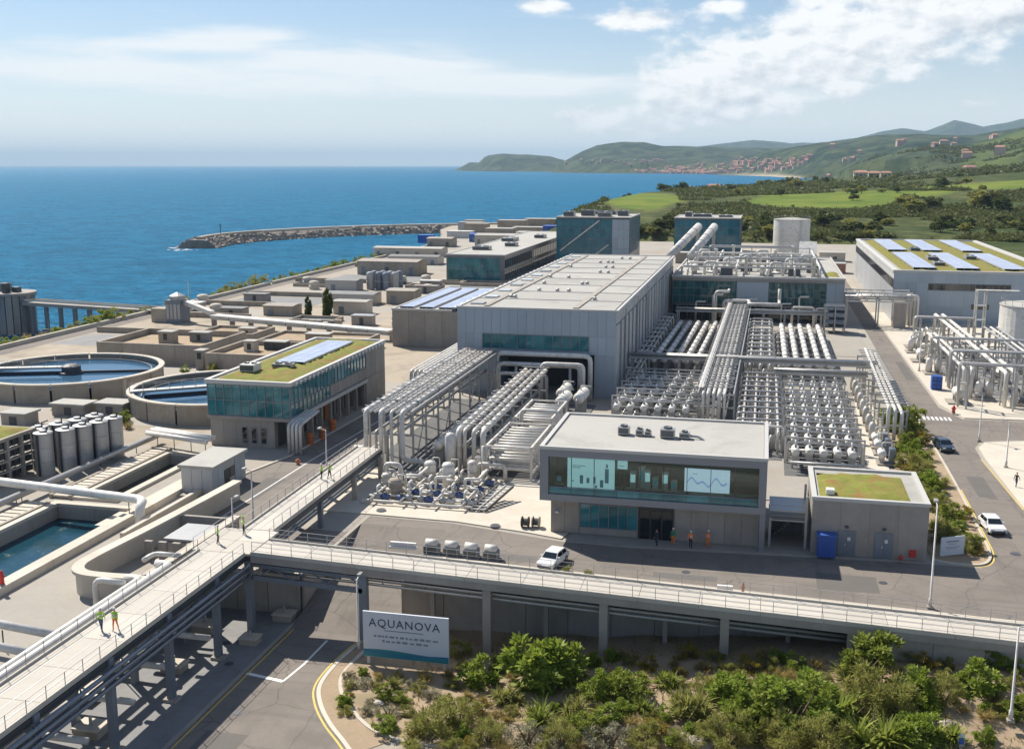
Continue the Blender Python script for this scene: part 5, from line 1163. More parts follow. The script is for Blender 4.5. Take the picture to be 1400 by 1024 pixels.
# long tubes behind the cross gantry
for side, xs in (('left', [-19.0 + i * 1.95 for i in range(5)]), ('right', [4.4 + i * 1.95 for i in range(5)])):
    for i, x in enumerate(xs):
        t = thing('membrane_tube', f'{nth(i)} of the five long white tubes in the {side} bank behind the cross gantry', 'long tube', (x, 225, 1), f'long white tubes, {side} bank')
        MB().capsule((x + (.0 if side == 'left' else .25), 199, 2.9), (x + (1.2 if side == 'left' else .0), 250, 2.9), .52, 10).build('shell', 'steel_white', t, smooth=True)
        for y in steps(202, 248, 5.2):
            k = (y - 199) / 51; xx = x + (1.2 * k if side == 'left' else .25 * (1 - k)); MB().tube([(xx, y - .12, 2.9), (xx, y + .12, 2.9)], .62, 10).build('band', 'steel', t)
            MB().box(xx - .4, xx + .4, y - .14, y + .14, .1, 2.4).build('saddle', 'steel', t)
    t = thing('bank_frame', f'cross pipes under the long white tubes of the {side} bank', 'steel frame', (xs[2], 225, .1))
    for y in steps(205, 247, 7): P_tube(t, [(xs[0] - 1.2, y, .2), (xs[0] - 1.2, y, 1.6), (xs[-1] + 1.6, y, 1.6), (xs[-1] + 1.6, y, .2)], .2, 'steel')
# spine rack up the middle of the field
def spine():
    t = thing('pipe_rack', 'central spine rack of silver pipes dividing the two vessel banks', 'pipe rack', (-6, 215, 0))
    for i, x in enumerate((-7.9, -7.2, -6.4, -5.6, -4.8)):
        p = P_tube(t, [(x, 161, .4), (x, 161, 5.0), (x + .9, 268, 5.0), (x + .9, 268, 2)], (.2, .28, .22, .3, .2)[i], 'steel_pale' if i % 2 else 'steel_white'); flanges(t, p, (x, 163, 5.0), (x + .9, 266, 5.0), .26, 12)
    rack_frames(t, -8.4, -3.6, steps(162, 266, 6.5), 4.7, (4.72, 2.8))
    tie = MB().box(-8.6, -3.8, -.1, .1, 5.3, 5.44).mesh('tie_bar', 'steel')
    for y in steps(164, 266, 2.1): mobj(tie, 'tie_bar', t, (.0085 * (y - 162), y, 0))
    for x in (-8.7, -3.5): MB().bar((x, 161, 4.85), (x + .9, 268, 4.85), .2, .34).build('side_beam', 'steel', t)
    for x in (-7.5, -5.3): P_tube(t, [(x, 165, 3.0), (x + .8, 262, 3.0)], .24, 'steel')
    MB().bar((-8.3, 162, 5.62), (-7.4, 267, 5.62), .9, .06).build('catwalk', 'steel_pale', t)
    pm = MB().box(-.03, .03, -.03, .03, 0, 1.05).mesh('rail_post', 'rail')
    for k in range(36):
        for o in (-.42, .42): mobj(pm, 'rail_post', t, (-8.3 + o + .9 * k / 35, 162 + 3 * k, 5.64))
    for o in (-.42, .42):
        for z in (6.15, 6.69): MB().bar((-8.3 + o, 162, z), (-7.4 + o, 267, z), .04).build('handrail', 'rail', t)
spine()
def gantry(label, x0, x1, y, z, n=3, mat='steel', w=1.6):
    t = thing('cross_gantry', label, 'gantry', ((x0 + x1) / 2, y, 0))
    for i in range(n): P_tube(t, [(x0, y - w / 2 + w * i / max(n - 1, 1), z), (x1, y - w / 2 + w * i / max(n - 1, 1), z)], .2, 'steel_pale' if i else 'steel')
    for yy in (y - w / 2 - .3, y + w / 2 + .3): MB().box(x0, x1, yy - .12, yy + .12, z - .7, z - .35).build('girder', mat, t)
    MB().bar((x0, y - w / 2 - .3, z + 1.0), (x1, y - w / 2 - .3, z + 1.0), .06).build('handrail', 'rail', t)
    for x in steps(x0 + .5, x1 - .5, 7.5):
        MB().bar((x, y - w / 2 - .3, z - .4), (x, y - w / 2 - .3, z + 1.0), .07).build('rail_post', 'rail', t)
        for yy in (y - w / 2 - .3, y + w / 2 + .3): MB().box(x - .16, x + .16, yy - .1, yy + .1, .1, z - .7).build('post', mat, t)
        MB().box(x - .14, x + .14, y - w / 2 - .2, y + w / 2 + .2, z - .36, z - .22).build('bearer', mat, t)
gantry('long cross gantry spanning the pipe field from the hall to the road', -22.5, 19.5, 192, 5.2)
gantry('short cross gantry over the front of the right vessel bank', 2.4, 17.5, 186.4, 4.4, 2, 'steel', .8)
gantry('low pipe gantry in front of the far glazed building', -20, 14, 262, 4.6, 2)
# grid of pipes left of the right bank
def grid(label, xs, ys, z, r, extra):
    t = thing('pipe_grid', label, 'pipes', (xs[0], ys[0], 0))
    for x in xs: P_tube(t, [(x, ys[0] - 1, .2), (x, ys[0] - 1, z), (x, ys[-1] + 1, z), (x, ys[-1] + 1, .2)], r, 'steel_pale')
    for y in ys: P_tube(t, [(xs[0] - .8, y, .2), (xs[0] - .8, y, z + .5), (xs[-1] + .6, y, z + .5), (xs[-1] + .6, y, .2)], r, 'steel_white' if int(y) % 2 else 'steel')
    for x in extra:
        for y in ys[::2]: MB().lathe((x, y + 1.4), [(.45, .1), (.45, 1.9), (.3, 2.2), (.02, 2.3)], 10).build('filter_pot', 'steel_pale', t, smooth=True)
grid('front grid of crossing silver pipes left of the right vessel bank', [-1.9, -.3, 1.4, 2.8], steps(147, 186, 3.9), 3.2, .17, (-1.1, .6, 2.1))
grid('rear grid of crossing silver pipes behind the cross gantry', [-1.6, .2, 1.8], steps(197, 252, 5.2), 3.4, .2, (-.7, 1.0))
grid('dense pipe grid along the foot of the hall east side', [-22.4, -21.4, -20.6], steps(189, 262, 6.0), 2.6, .18, (-21.9,))
t = thing('pipe_loop', 'tall looping pipe in front of the grey panel of the far glazed building', 'pipes', (-2, 268, 0))
P_tube(t, [(-9, 268, .2), (-9, 268, 6), (-3, 268, 6), (-3, 262, 6), (4, 262, 6), (4, 268, 6), (4, 268, 9)], .4); P_tube(t, [(-11, 269, .2), (-11, 269, 8), (-8, 269, 8), (-8, 274.6, 8)], .36)
P_tube(t, [(7, 266, .2), (7, 266, 5), (12, 266, 5), (12, 266, .2)], .3)
# right edge of the field: inclined rack, hoppers and small plant
t = thing('pipe_rack', 'white pipe rack along the left side of the right-hand road', 'pipe rack', (18.9, 180, 0))
for i, x in enumerate((17.8, 18.7, 19.6)): P_tube(t, [(x, 157, .3), (x, 157, 5.0 - .4 * i), (x + .8, 206, 5.2 - .4 * i)], .26, 'steel_white')
rack_frames(t, 17.4, 20.2, steps(158, 204, 5.7), 4.3, (4.3, 2.2)); tie = MB().box(17.3, 20.6, -.08, .08, 5.3, 5.42).mesh('tie_bar', 'steel')
for y in steps(158, 204, 1.9): mobj(tie, 'tie_bar', t, (0, y, 0))
for i, y in enumerate((144.5, 149.6, 153.2)):
    c = thing('valve_skid', ['blue-grey valve skid nearest the planted-roof block by the shrubs', 'valve skid with a bright drum beside the shrubs', 'valve skid furthest back beside the roadside shrubs'][i], 'skid', (16.6, y, .1))
    MB().box(15.3, 17.6, y - 1.3, y + 1.3, .1, .35).build('base', 'concrete', c); MB().capsule((15.9, y - .8, 1.5), (15.9, y + .8, 1.5), .55, 12).build('drum', 'steel_white', c, smooth=True)
    for yy in (y - .6, y + .6): MB().box(15.6, 16.2, yy - .1, yy + .1, .35, 1.0).build('saddle', 'steel', c)
    MB().box(16.8, 17.5, y - .7, y + .7, .35, 2.2).build('control_cabinet', 'steel_blue', c); P_tube(c, [(15.9, y, 2.0), (15.9, y, 2.9), (17.2, y, 2.9), (17.2, y, 2.3)], .12)
for i in range(8):
    y = 157 + i * 5.2; c = thing('filter_stack', f'{nth(i)} upright silver filter along the pale path beside the right vessel bank', 'filter', (15.8, y, .1), 'filters along the pale path')
    MB().lathe((15.8, y), [(.5, .5), (.5, 2.3), (.3, 2.7), (.05, 2.8)], 12).build('shell', 'steel_pale' if i % 3 else 'steel_white', c, smooth=True); MB().box(15.4, 16.2, y - .4, y + .4, .1, .5).build('base', 'concrete', c)
    P_tube(c, [(15.8, y, 2.7), (15.8, y, 3.2), (17, y, 3.2), (17, y, .2)], .1)
# roof plant on the central building and the clutter behind it
t = thing('duct_pair', 'two long inclined silver ducts rising behind the pipe field roof', 'ducts', (-22, 350, 11))
for x0, x1, in ((-26.5, -20.5), (-20.6, -15.6)):
    MB().tube([(x0, 322, 12.2), (x1, 352, 19)], 1.25, 12).build('duct', 'steel_pale', t, smooth=True); MB().box(x0 - .6, x0 + .6, 322, 323, 10.9, 12).build('support', 'steel', t); MB().box(x1 - .5, x1 + .5, 349, 350, 0, 18).build('support', 'steel', t)
    for k in (.2, .4, .6, .8): c = Vector((x0, 322, 12.2)).lerp(Vector((x1, 352, 19)), k); d = Vector((x1 - x0, 30, 6.8)).normalized() * .15; MB().tube([c - d, c + d], 1.36, 12).build('band', 'steel', t)
RP = 'plant on the glazed building roof'; kinds = ['silver vessel', 'bent pipe', 'fan box', 'vent stack']
q = 0; zr = 10.92
for j, y in enumerate((281, 292, 305, 320)):
    row = ['front', 'second', 'third', 'back'][j]
    for i in range(8):
        x = -17 + i * 4.1 + random.uniform(-.5, .5)
        if x > 14.5: continue
        k = (i * 5 + j * 3) % 4; lab_ = f'{kinds[k]}, {nth(i)} from the left in the {row} row on the glazed building roof'; yy = y + random.uniform(-1.5, 1.5)
        if k == 0:
            c = thing('roof_vessel', lab_, 'vessel', (x, yy, zr), RP); MB().capsule((x, yy - 1.6, zr + 1.5), (x, yy + 2.2, zr + 1.5), .85, 12).build('shell', 'steel_white', c, smooth=True); MB().box(x - .6, x + .6, yy - 1.2, yy - .9, zr, zr + 1.0).build('saddle', 'steel', c); MB().box(x - .6, x + .6, yy + 1.4, yy + 1.7, zr, zr + 1.0).build('saddle', 'steel', c)
        elif k == 1:
            c = thing('roof_pipe', lab_, 'pipes', (x, yy, zr), RP); P_tube(c, [(x - 1.5, yy, zr), (x - 1.5, yy, zr + 3.2), (x + 1.4, yy, zr + 3.2), (x + 1.4, yy, zr)], .34, 'steel_pale'); P_tube(c, [(x - 1.2, yy + 1, zr + .6), (x + 4, yy + 1, zr + .6)], .3, 'steel')
        elif k == 2: roof_unit(lab_, x, yy, zr, 3.0, 2.4, 1.9, RP, 'steel', 1)
        else:
            c = thing('vent_stack', lab_, 'stack', (x, yy, zr), RP); MB().lathe((x, yy), [(.4, zr), (.4, zr + 4.4), (.52, zr + 4.45), (.52, zr + 4.7)], 12).build('flue', 'steel_pale', c, smooth=True); MB().box(x - .7, x + .7, yy - .7, yy + .7, zr, zr + .4).build('curb', 'steel', c)
t = thing('plate_screen', 'pale sloping screen wall on the right of the glazed building roof', 'roof unit', (10.5, 326, zr)); MB().bar((4, 322, zr + 1.2), (14.5, 322, zr + 1.2), .3, 2.4).build('screen', 'steel_white', t); MB().add([(10, 330, zr), (15, 330, zr), (15, 336, zr + 5), (10, 336, zr + 5), (10, 336, zr), (15, 336, zr)], [(0, 1, 2, 3), (0, 4, 5, 1), (3, 2, 5, 4), (0, 3, 4), (1, 5, 2)]).build('hood', 'steel_pale', t)
# white storage tank and depot-side tank
def tank(label, x, y, r, h, mat='steel_white', n=40, courses=5, rail=True, z=0):
    t = thing('storage_tank', label, 'tank', (x, y, z)); ch = h / courses
    for i in range(courses): MB().lathe((x, y), [(r, z + i * ch), (r, z + (i + 1) * ch - .05), (r - .04, z + (i + 1) * ch)], n).build('shell_course', mat, t, smooth=False)
    MB().lathe((x, y), [(r + .12, z + h), (r + .12, z + h + .2), (.05, z + h + r * .14)], n).build('roof', 'roof_pale', t)
    if rail:
        pm = MB().box(-.03, .03, -.03, .03, 0, 1.1).mesh('rail_post', 'rail')
        for k in range(20): a = k * math.pi / 10; mobj(pm, 'rail_post', t, (x + (r - .1) * math.cos(a), y + (r - .1) * math.sin(a), z + h + .2))
        MB().lathe((x, y), [(r - .12, z + h + 1.26), (r - .06, z + h + 1.26), (r - .06, z + h + 1.32), (r - .12, z + h + 1.32)], n, True).build('handrail', 'rail', t)
    for k in (-.35, .35): MB().bar((x + r * math.sin(.5) + k, y - r * math.cos(.5) - .35, z), (x + r * math.sin(.5) + k, y - r * math.cos(.5) - .35, z + h + 1), .08).build('ladder_rail', 'steel', t)
    for k in range(int(h / .8)): MB().bar((x + r * math.sin(.5) - .35, y - r * math.cos(.5) - .35, z + .5 + k * .8), (x + r * math.sin(.5) + .35, y - r * math.cos(.5) - .35, z + .5 + k * .8), .05).build('rung', 'steel', t)
    return t
tank('tall pale storage tank standing before the far meadow', 11.0, 486, 7.6, 15.2)
tank('broad white storage tank at the right edge beside the steel pipe racks', 54.2, 238, 7.0, 10.2)
t = thing('ladder_tower', 'open steel tower standing left of the broad white tank', 'tower', (44.6, 245, .14))
for x in (43.8, 45.6):
    for y in (244, 246): MB().box(x - .12, x + .12, y - .12, y + .12, .14, 12.4).build('post', 'steel_pale', t)
for z in (3, 6, 9, 12): MB().box(43.7, 45.7, 243.9, 246.1, z, z + .15).build('landing', 'steel', t)
MB().box(43.8, 52, 244.2, 245.6, 12.2, 12.4).build('catwalk', 'steel_pale', t)
# right yard: racks and steelwork beyond the branch road
def right_rack(label, xa, ya, xb, yb, z, n, r, gap, mat='steel_white', leg=True):
    t = thing('pipe_rack', label, 'pipe rack', ((xa + xb) / 2, (ya + yb) / 2, .14)); a, b = Vector((xa, ya, z)), Vector((xb, yb, z)); d = (b - a).normalized(); nn = Vector((-d.y, d.x, 0))
    for i in range(n):
        o = nn * (i - (n - 1) / 2) * gap; P_tube(t, [a + o - Vector((0, 0, z - .3)) if leg else a + o, a + o, b + o] + ([b + o - Vector((0, 0, z - .3))] if leg else []), r, mat if i % 2 == 0 else 'steel_pale')
    w = (n - 1) * gap / 2 + .4; L = (b - a).length
    for k in steps(1.2, L - 1.2, 6.2):
        c = a + d * k
        for s_ in (-1, 1): p = c + nn * (s_ * w); MB().bar((p.x, p.y, .14), (p.x, p.y, z - .2), .24).build('post', 'steel', t)
        for zz in (z - .3, z * .55): MB().bar((c - nn * (w + .2)) + Vector((0, 0, zz - z)), (c + nn * (w + .2)) + Vector((0, 0, zz - z)), .2, .26).build('cross_beam', 'steel', t)
        MB().bar(Vector((c.x, c.y, .3)) - nn * w, Vector((c.x, c.y, z - .4)) + nn * w, .08).build('brace', 'steel', t)
    return t
right_rack('long white pipe rack running down the right-hand yard', 38.2, 256, 39.0, 184, 5.6, 2, .34, 1.5)
right_rack('shorter white pipe rack nearer the road in the right-hand yard', 33.2, 231, 33.6, 190, 5.0, 2, .28, 1.2)
right_rack('pipe rack at the far right below the white tank', 44.5, 232, 44.5, 180, 6.4, 3, .2, 1.2, 'steel')
right_rack('low cross rack joining the two racks of the right-hand yard', 32.0, 198, 46.0, 198, 6.8, 3, .18, .8, 'steel')
gantry('pipe bridge crossing the right-hand road beside the depot', 19.3, 34.6, 274, 7.4, 6, 'steel', 5.0)
t = thing('bridge_truss', 'grey truss sides of the pipe bridge over the right-hand road', 'truss', (27, 274, 6))
for yy in (270.9, 277.1):
    for z in (6.3, 8.4): MB().bar((19.5, yy, z), (34.4, yy, z), .28, .3).build('chord', 'steel_pale', t)
    for i in range(10): MB().bar((19.6 + i * 1.48, yy, 6.3 if i % 2 else 8.4), (21.08 + i * 1.48, yy, 8.4 if i % 2 else 6.3), .16).build('diagonal', 'steel', t)
t = thing('pipe_drop', 'cluster of white pipes dropping down at the road end of the pipe bridge', 'pipes', (35, 275, .14))
for i in range(4): P_tube(t, [(33.6, 273.6 + i * .9, 7.6 - .2 * i), (36.0 - .6 * i, 273.6 + i * .9, 7.6 - .2 * i), (36.0 - .6 * i, 273.6 + i * .9, .2)], .3, 'steel_white')
MB().box(30.4, 33.2, 270.8, 274.2, .14, 6.4).build('casing', 'concrete', t); MB().box(32.6, 36.8, 277.6, 281, .14, 6.6).build('louvre', 'louvre', t)
right_rack('tall thin steel rack at the front of the right-hand yard', 31.0, 182.5, 47.0, 181.5, 7.2, 2, .16, 1.4, 'steel')
right_rack('tall thin steel rack in the middle of the right-hand yard', 31.0, 214, 47.0, 213, 6.6, 2, .16, 1.4, 'steel')
right_rack('thin steel rack at the back of the right-hand yard', 32.0, 246, 44.0, 245.5, 6.2, 2, .2, 1.2, 'steel')
YG = 'steel skids in the right-hand yard'
spots = [(31.6, 186), (36.2, 190), (41.5, 187), (35.8, 204), (31.4, 212), (36.0, 218), (41.8, 206), (42.0, 220), (36.0, 232), (30.8, 225), (31.0, 236), (41.5, 232), (47.5, 190), (48.2, 204), (47.6, 216), (31.6, 243), (37.0, 245), (34.2, 252)]
for i, (x, y) in enumerate(spots):
    k = i % 3; col = 'left' if x < 34 else ('middle' if x < 40 else ('right' if x < 45 else 'outermost')); r_ = sum(1 for (a, b) in spots[:] if ('left' if a < 34 else ('middle' if a < 40 else ('right' if a < 45 else 'outermost'))) == col and b < y)
    lab_ = f'{["silver vessel skid", "upright filter skid", "pump and pipe skid"][k]}, {nth(r_)} from the branch road in the {col} file of the yard'
    c = thing('yard_skid', lab_, 'skid', (x, y, .14), YG); MB().box(x - 1.7, x + 1.7, y - 1.9, y + 1.9, .14, .4).build('base', 'concrete', c)
    if k == 0:
        MB().capsule((x, y - 1.3, 1.8), (x, y + 1.5, 1.8), .8, 12).build('shell', 'steel_pale', c, smooth=True)
        for yy in (y - .8, y + 1): MB().box(x - .6, x + .6, yy - .12, yy + .12, .4, 1.3).build('saddle', 'steel', c)
        P_tube(c, [(x, y, 2.5), (x, y, 3.4), (x + 1.5, y, 3.4), (x + 1.5, y, .4)], .16, 'steel_white')
    elif k == 1:
        for xx in (-.8, .8): MB().lathe((x + xx, y), [(.6, .6), (.6, 2.6), (.35, 3.0), (.05, 3.1)], 12).build('filter', 'steel_white' if xx < 0 else 'steel_pale', c, smooth=True); MB().box(x + xx - .4, x + xx + .4, y - .4, y + .4, .4, .6).build('foot', 'steel', c)
        P_tube(c, [(x - .8, y, 3.0), (x - .8, y, 3.6), (x + .8, y, 3.6), (x + .8, y, 3.0)], .15)
    else:
        MB().tube([(x - .9, y - .6, .95), (x + .9, y - .6, .95)], .45, 10).build('motor', 'steel_blue', c, smooth=True); MB().tube([(x - 1.3, y + .2, .95), (x - 1.3, y + .9, .95)], .5, 12).build('volute', 'steel', c, smooth=True)
        for dx in (-1, .2, 1.2): P_tube(c, [(x + dx, y + 1.4, .4), (x + dx, y + 1.4, 2.6 + dx * .3), (x + dx, y - 1.4, 2.6 + dx * .3), (x + dx, y - 1.4, .4)], .18, 'steel_white')
t = thing('yard_bin', 'blue slatted bin standing beside the right-hand road', 'bin', (29.8, 196.5, .14))
for i in range(2):
    for j in range(3): MB().box(28.95 + i * .9, 29.75 + i * .9, 195.9, 196.05, .3 + j * .75, .95 + j * .75).build('panel', 'blue_paint', t)
MB().box(28.95, 30.65, 196.06, 197.4, .2, 2.5).build('body', 'blue_paint', t)
for x in (29.1, 30.5): MB().box(x - .1, x + .1, 196.2, 197.2, .14, .25).build('skid_foot', 'steel_dark', t)
# walls of the far yard and small buildings at the end of the right road

for i, (x, y, sx, sy, h, m_, lab_) in enumerate(((8, 360, 7, 5, 3, 'tile_roof', 'small red-walled hut behind the glazed building'), (18, 372, 8, 5, 3.2, 'concrete_pale', 'pale hut left of the depot behind the glazed building'), (24, 410, 9, 6, 3.4, 'tile_roof', 'reddish hut at the far end of the right-hand road'), (-8, 430, 10, 6, 3, 'concrete_pale', 'pale hut before the tall pale tank'), (-28, 440, 12, 7, 4, 'concrete_sand', 'tan hut between the two glazed blocks'), (21, 346, 5, 4, 2.8, 'steel', 'grey hut beside the right-hand road behind the pipe bridge'), (26.5, 460, 10, 8, 3.5, 'concrete_pale', 'pale hut beyond the end of the right-hand road'), (-20, 400, 12, 6, 3.5, 'steel_white', 'white hut in front of the dark blue glazed block'), (2, 455, 9, 6, 3, 'steel', 'grey hut left of the tall pale tank foot'))):
    c = thing('site_hut', lab_, 'hut', (x, y, 0), 'site huts'); MB().box(x - sx / 2, x + sx / 2, y - sy / 2, y + sy / 2, 0, h).build('body', m_, c); MB().box(x - sx / 2 - .2, x + sx / 2 + .2, y - sy / 2 - .2, y + sy / 2 + .2, h, h + .25).build('roof', 'roof_pale', c)
    MB().box(x - 1.6, x - .6, y - sy / 2 - .06, y - sy / 2 - .003, .05, 2.2).build('door', 'frame_dark', c); MB().box(x + .4, x + 1.8, y - sy / 2 - .06, y - sy / 2 - .003, 1.1, 2.2).build('window', 'glass_dark', c)

t = thing('roof_pipework', 'lattice of pipes on posts running over the glazed building roof', 'pipes', (-2, 300, zr))
for i, y in enumerate((278.5, 286, 298, 312, 334)): P_tube(t, [(-20 + i, y, zr), (-20 + i, y, zr + 2.2 + .3 * i), (13 - i, y, zr + 2.2 + .3 * i), (13 - i, y, zr)], .26 + .05 * (i % 3), 'steel_white' if i % 2 else 'steel')
for i, x in enumerate((-18.5, -12, -6.5, 1.0, 7.5, 13.5)): P_tube(t, [(x, 277.5, zr), (x, 277.5, zr + 1.6 + .4 * (i % 3)), (x, 336, zr + 1.6 + .4 * (i % 3)), (x, 336, zr)], .24 + .06 * (i % 2), 'steel_pale')
for i in range(14): x, y = -19 + (i % 7) * 5.2, 284 + (i // 7) * 30; MB().box(x - .12, x + .12, y - .12, y + .12, zr, zr + 4.4).build('post', 'steel', t)
for y in (284, 314): MB().box(-19.2, 12.4, y - .12, y + .12, zr + 4.4, zr + 4.6).build('beam', 'steel', t)
t = thing('pipe_tangle', 'silver pipework rising against the front of the far glazed building', 'pipes', (5, 272, 0))
for i in range(9): x = -20 + i * 4.1; P_tube(t, [(x, 272.6, .2), (x, 272.6, 3.2 + (i * 7 % 5) * .9), (x + 2.2, 272.6, 3.2 + (i * 7 % 5) * .9), (x + 2.2, 273.8, 3.2 + (i * 7 % 5) * .9)], .2 + .04 * (i % 3), 'steel_pale' if i % 2 else 'steel_white')
t = thing('switch_cage', 'dark steel cage with stacked trays right of the far glazed building front', 'cage', (16.5, 262, .1))
for x in (14.2, 16.4, 18.6):
    for y in (259, 264): MB().box(x - .14, x + .14, y - .14, y + .14, .1, 6.2).build('post', 'steel', t)
for z in (1.6, 3.2, 4.8, 6.1): MB().box(14.1, 18.7, 258.9, 264.1, z, z + .18).build('tray', 'steel_dark', t)
# ------------------------------------------------------------------ west side: tanks, basins, pier, harbour
def disc(cx, cy, r, z, n):
    return MB().add([(cx + r * math.cos(2 * math.pi * k / n), cy + r * math.sin(2 * math.pi * k / n), z) for k in range(n)], [tuple(range(n))])
def clarifier(label, cx, cy, r, h, phase, water='tank_water'):
    t = thing('settling_tank', label, 'round tank', (cx, cy, 0)); n = 64; seg = 16
    def arc(r0, r1, z0, z1, a0, a1, m=6):
        b = MB(); vs = []
        for k in range(m + 1):
            a = a0 + (a1 - a0) * k / m; c, s_ = math.cos(a), math.sin(a); vs += [(cx + r1 * c, cy + r1 * s_, z0), (cx + r1 * c, cy + r1 * s_, z1), (cx + r0 * c, cy + r0 * s_, z1), (cx + r0 * c, cy + r0 * s_, z0)]
        return b.add(vs, [(4 * k + j, 4 * k + 4 + j, 4 * k + 4 + (j + 1) % 4, 4 * k + (j + 1) % 4) for k in range(m) for j in range(4)] + [(3, 2, 1, 0), (4 * m, 4 * m + 1, 4 * m + 2, 4 * m + 3)])
    g = .012
    for i in range(seg): arc(r - .35, r, 0, h - .25, 2 * math.pi * i / seg + g, 2 * math.pi * (i + 1) / seg - g).build('wall_panel', 'concrete_sand', t)
    for i in range(seg): arc(r - .75, r + .22, h - .25, h, 2 * math.pi * i / seg + g * .3, 2 * math.pi * (i + 1) / seg - g * .3).build('rim_segment', 'concrete_pale', t)
    arc(r - 2.1, r - 1.9, h - 1.6, h - .75, 0, 2 * math.pi - 1e-4, 64).build('weir', 'concrete_dark', t)
    disc(cx, cy, r - .36, h - 1.0, 48).build('water', water, t)
    disc(cx, cy, r - .37, h - 2.4, 32).build('floor', 'concrete_dark', t)
    MB().lathe((cx, cy), [(2.2, h - 2.3), (2.2, h - .7), (1.6, h - .6), (1.6, h + .3), (1.0, h + .6), (.05, h + .7)], 20).build('centre_drum', 'steel_dark', t)
    a = phase; d = Vector((math.cos(a), math.sin(a), 0)); nrm = Vector((-d.y, d.x, 0)); c0 = Vector((cx, cy, h + .1))
    for s_ in (-.7, .7): MB().bar(c0 + nrm * s_, c0 + nrm * s_ + d * (r - .3), .14, .35).build('bridge_girder', 'steel', t)
    MB().bar(c0 + Vector((0, 0, .12)), c0 + d * (r - .3) + Vector((0, 0, .12)), 1.2, .06).build('bridge_deck', 'steel_pale', t)
    for s_ in (-.7, .7):
        MB().bar(c0 + nrm * s_ + Vector((0, 0, 1.2)), c0 + nrm * s_ + d * (r - .3) + Vector((0, 0, 1.2)), .05).build('handrail', 'rail', t)
        for k in range(8): p = c0 + nrm * s_ + d * (r - .3) * k / 7; MB().bar(p, p + Vector((0, 0, 1.2)), .05).build('rail_post', 'rail', t)
    MB().bar(c0 - d * (r - 2.4) - Vector((0, 0, .9)), c0 + d * (r - 2.4) - Vector((0, 0, .9)), .3, .4).build('scraper_arm', 'steel_dark', t)
    for k in (2, 9): a = 2 * math.pi * k / seg - 1.2; MB().box(cx + (r + .05) * math.cos(a) - .25, cx + (r + .05) * math.cos(a) + .25, cy + (r + .05) * math.sin(a) - .3, cy + (r + .05) * math.sin(a) + .3, 0, h - .3).build('pilaster', 'concrete_pale', t)
clarifier('larger-looking round water tank at the far left with a dark centre drum', -117.5, 167, 15.4, 3.2, math.radians(200))
clarifier('round water tank tucked behind the teal glass block with a scraper bridge', -84.2, 158.0, 14.2, 3.2, math.radians(215))
# silo battery
def silos():
    t0 = None
    for i, (x, y) in enumerate(((-86.6, 116.4), (-85.0, 118.6), (-84.2, 121.0), (-83.4, 123.4), (-82.8, 125.8), (-88.8, 118.6), (-87.8, 121.2), (-86.8, 123.8), (-86.0, 126.4))):
        lab_ = f'{nth(i % 5 if i < 5 else i - 5)} grey silo from the front in the {"right" if i < 5 else "left"} file of the battery'
        t = thing('silo', lab_, 'silo', (x, y, 0), 'silo battery'); r = 1.12
        for k in range(3): MB().lathe((x, y), [(r, k * 1.75), (r, k * 1.75 + 1.69), (r - .05, k * 1.75 + 1.75)], 20).build('shell_ring', 'steel', t)
        MB().lathe((x, y), [(r + .06, 5.25), (r + .06, 5.36), (.45, 5.44), (.45, 5.65), (.05, 5.7)], 20).build('cap', 'steel', t)
        MB().tube([(x + .5, y, 5.4), (x + .5, y, 6.0), (x + .5, y + 1.2, 6.0)], .09, 6).build('vent_pipe', 'steel_dark', t)
        MB().box(x - .12, x + .12, y - r - .14, y - r - .02, 0, 5.3).build('cable_duct', 'steel_dark', t)
silos()
def filter_frame():
    t = thing('basket_filter', 'open concrete frame of stacked dark baskets left of the silo battery', 'frame', (-91.8, 112, 0))
    x0, x1, y0, y1 = -97.5, -88.6, 109.5, 117.5
    for x in steps(x0, x1, 2.2):
        for y in (y0, y1): MB().box(x - .2, x + .2, y - .2, y + .2, 0, 5.4).build('column', 'concrete', t)
    for y in steps(y0, y1, 2.6)[1:-1]: MB().box(x1 - .2, x1 + .2, y - .2, y + .2, 0, 5.4).build('column', 'concrete', t)
    for z in (1.3, 2.6, 3.9, 5.2):
        MB().box(x0, x1, y0 - .15, y0 + .15, z, z + .22).build('beam', 'concrete', t); MB().box(x1 - .15, x1 + .15, y0 + .16, y1 - .16, z, z + .22).build('beam', 'concrete', t)
        for i in range(6): MB().box(x1 - 1.6, x1 - .3, y0 + .5 + i * 1.22, y0 + 1.4 + i * 1.22, z - 1.0, z - .25).build('basket', 'steel_dark', t)
        for i in range(6): MB().box(x0 + .4 + i * 1.4, x0 + 1.4 + i * 1.4, y0 + .3, y0 + 1.4, z - 1.0, z - .25).build('basket', 'steel', t)
    MB().box(x0 - .2, x1 + .2, y0 - .2, y1 + .2, 5.43, 5.6).build('roof', 'concrete_sand', t); sedum_bed(t, x0 + .3, x1 - .3, y0 + .3, y1 - .3, 5.6, .9)
filter_frame()
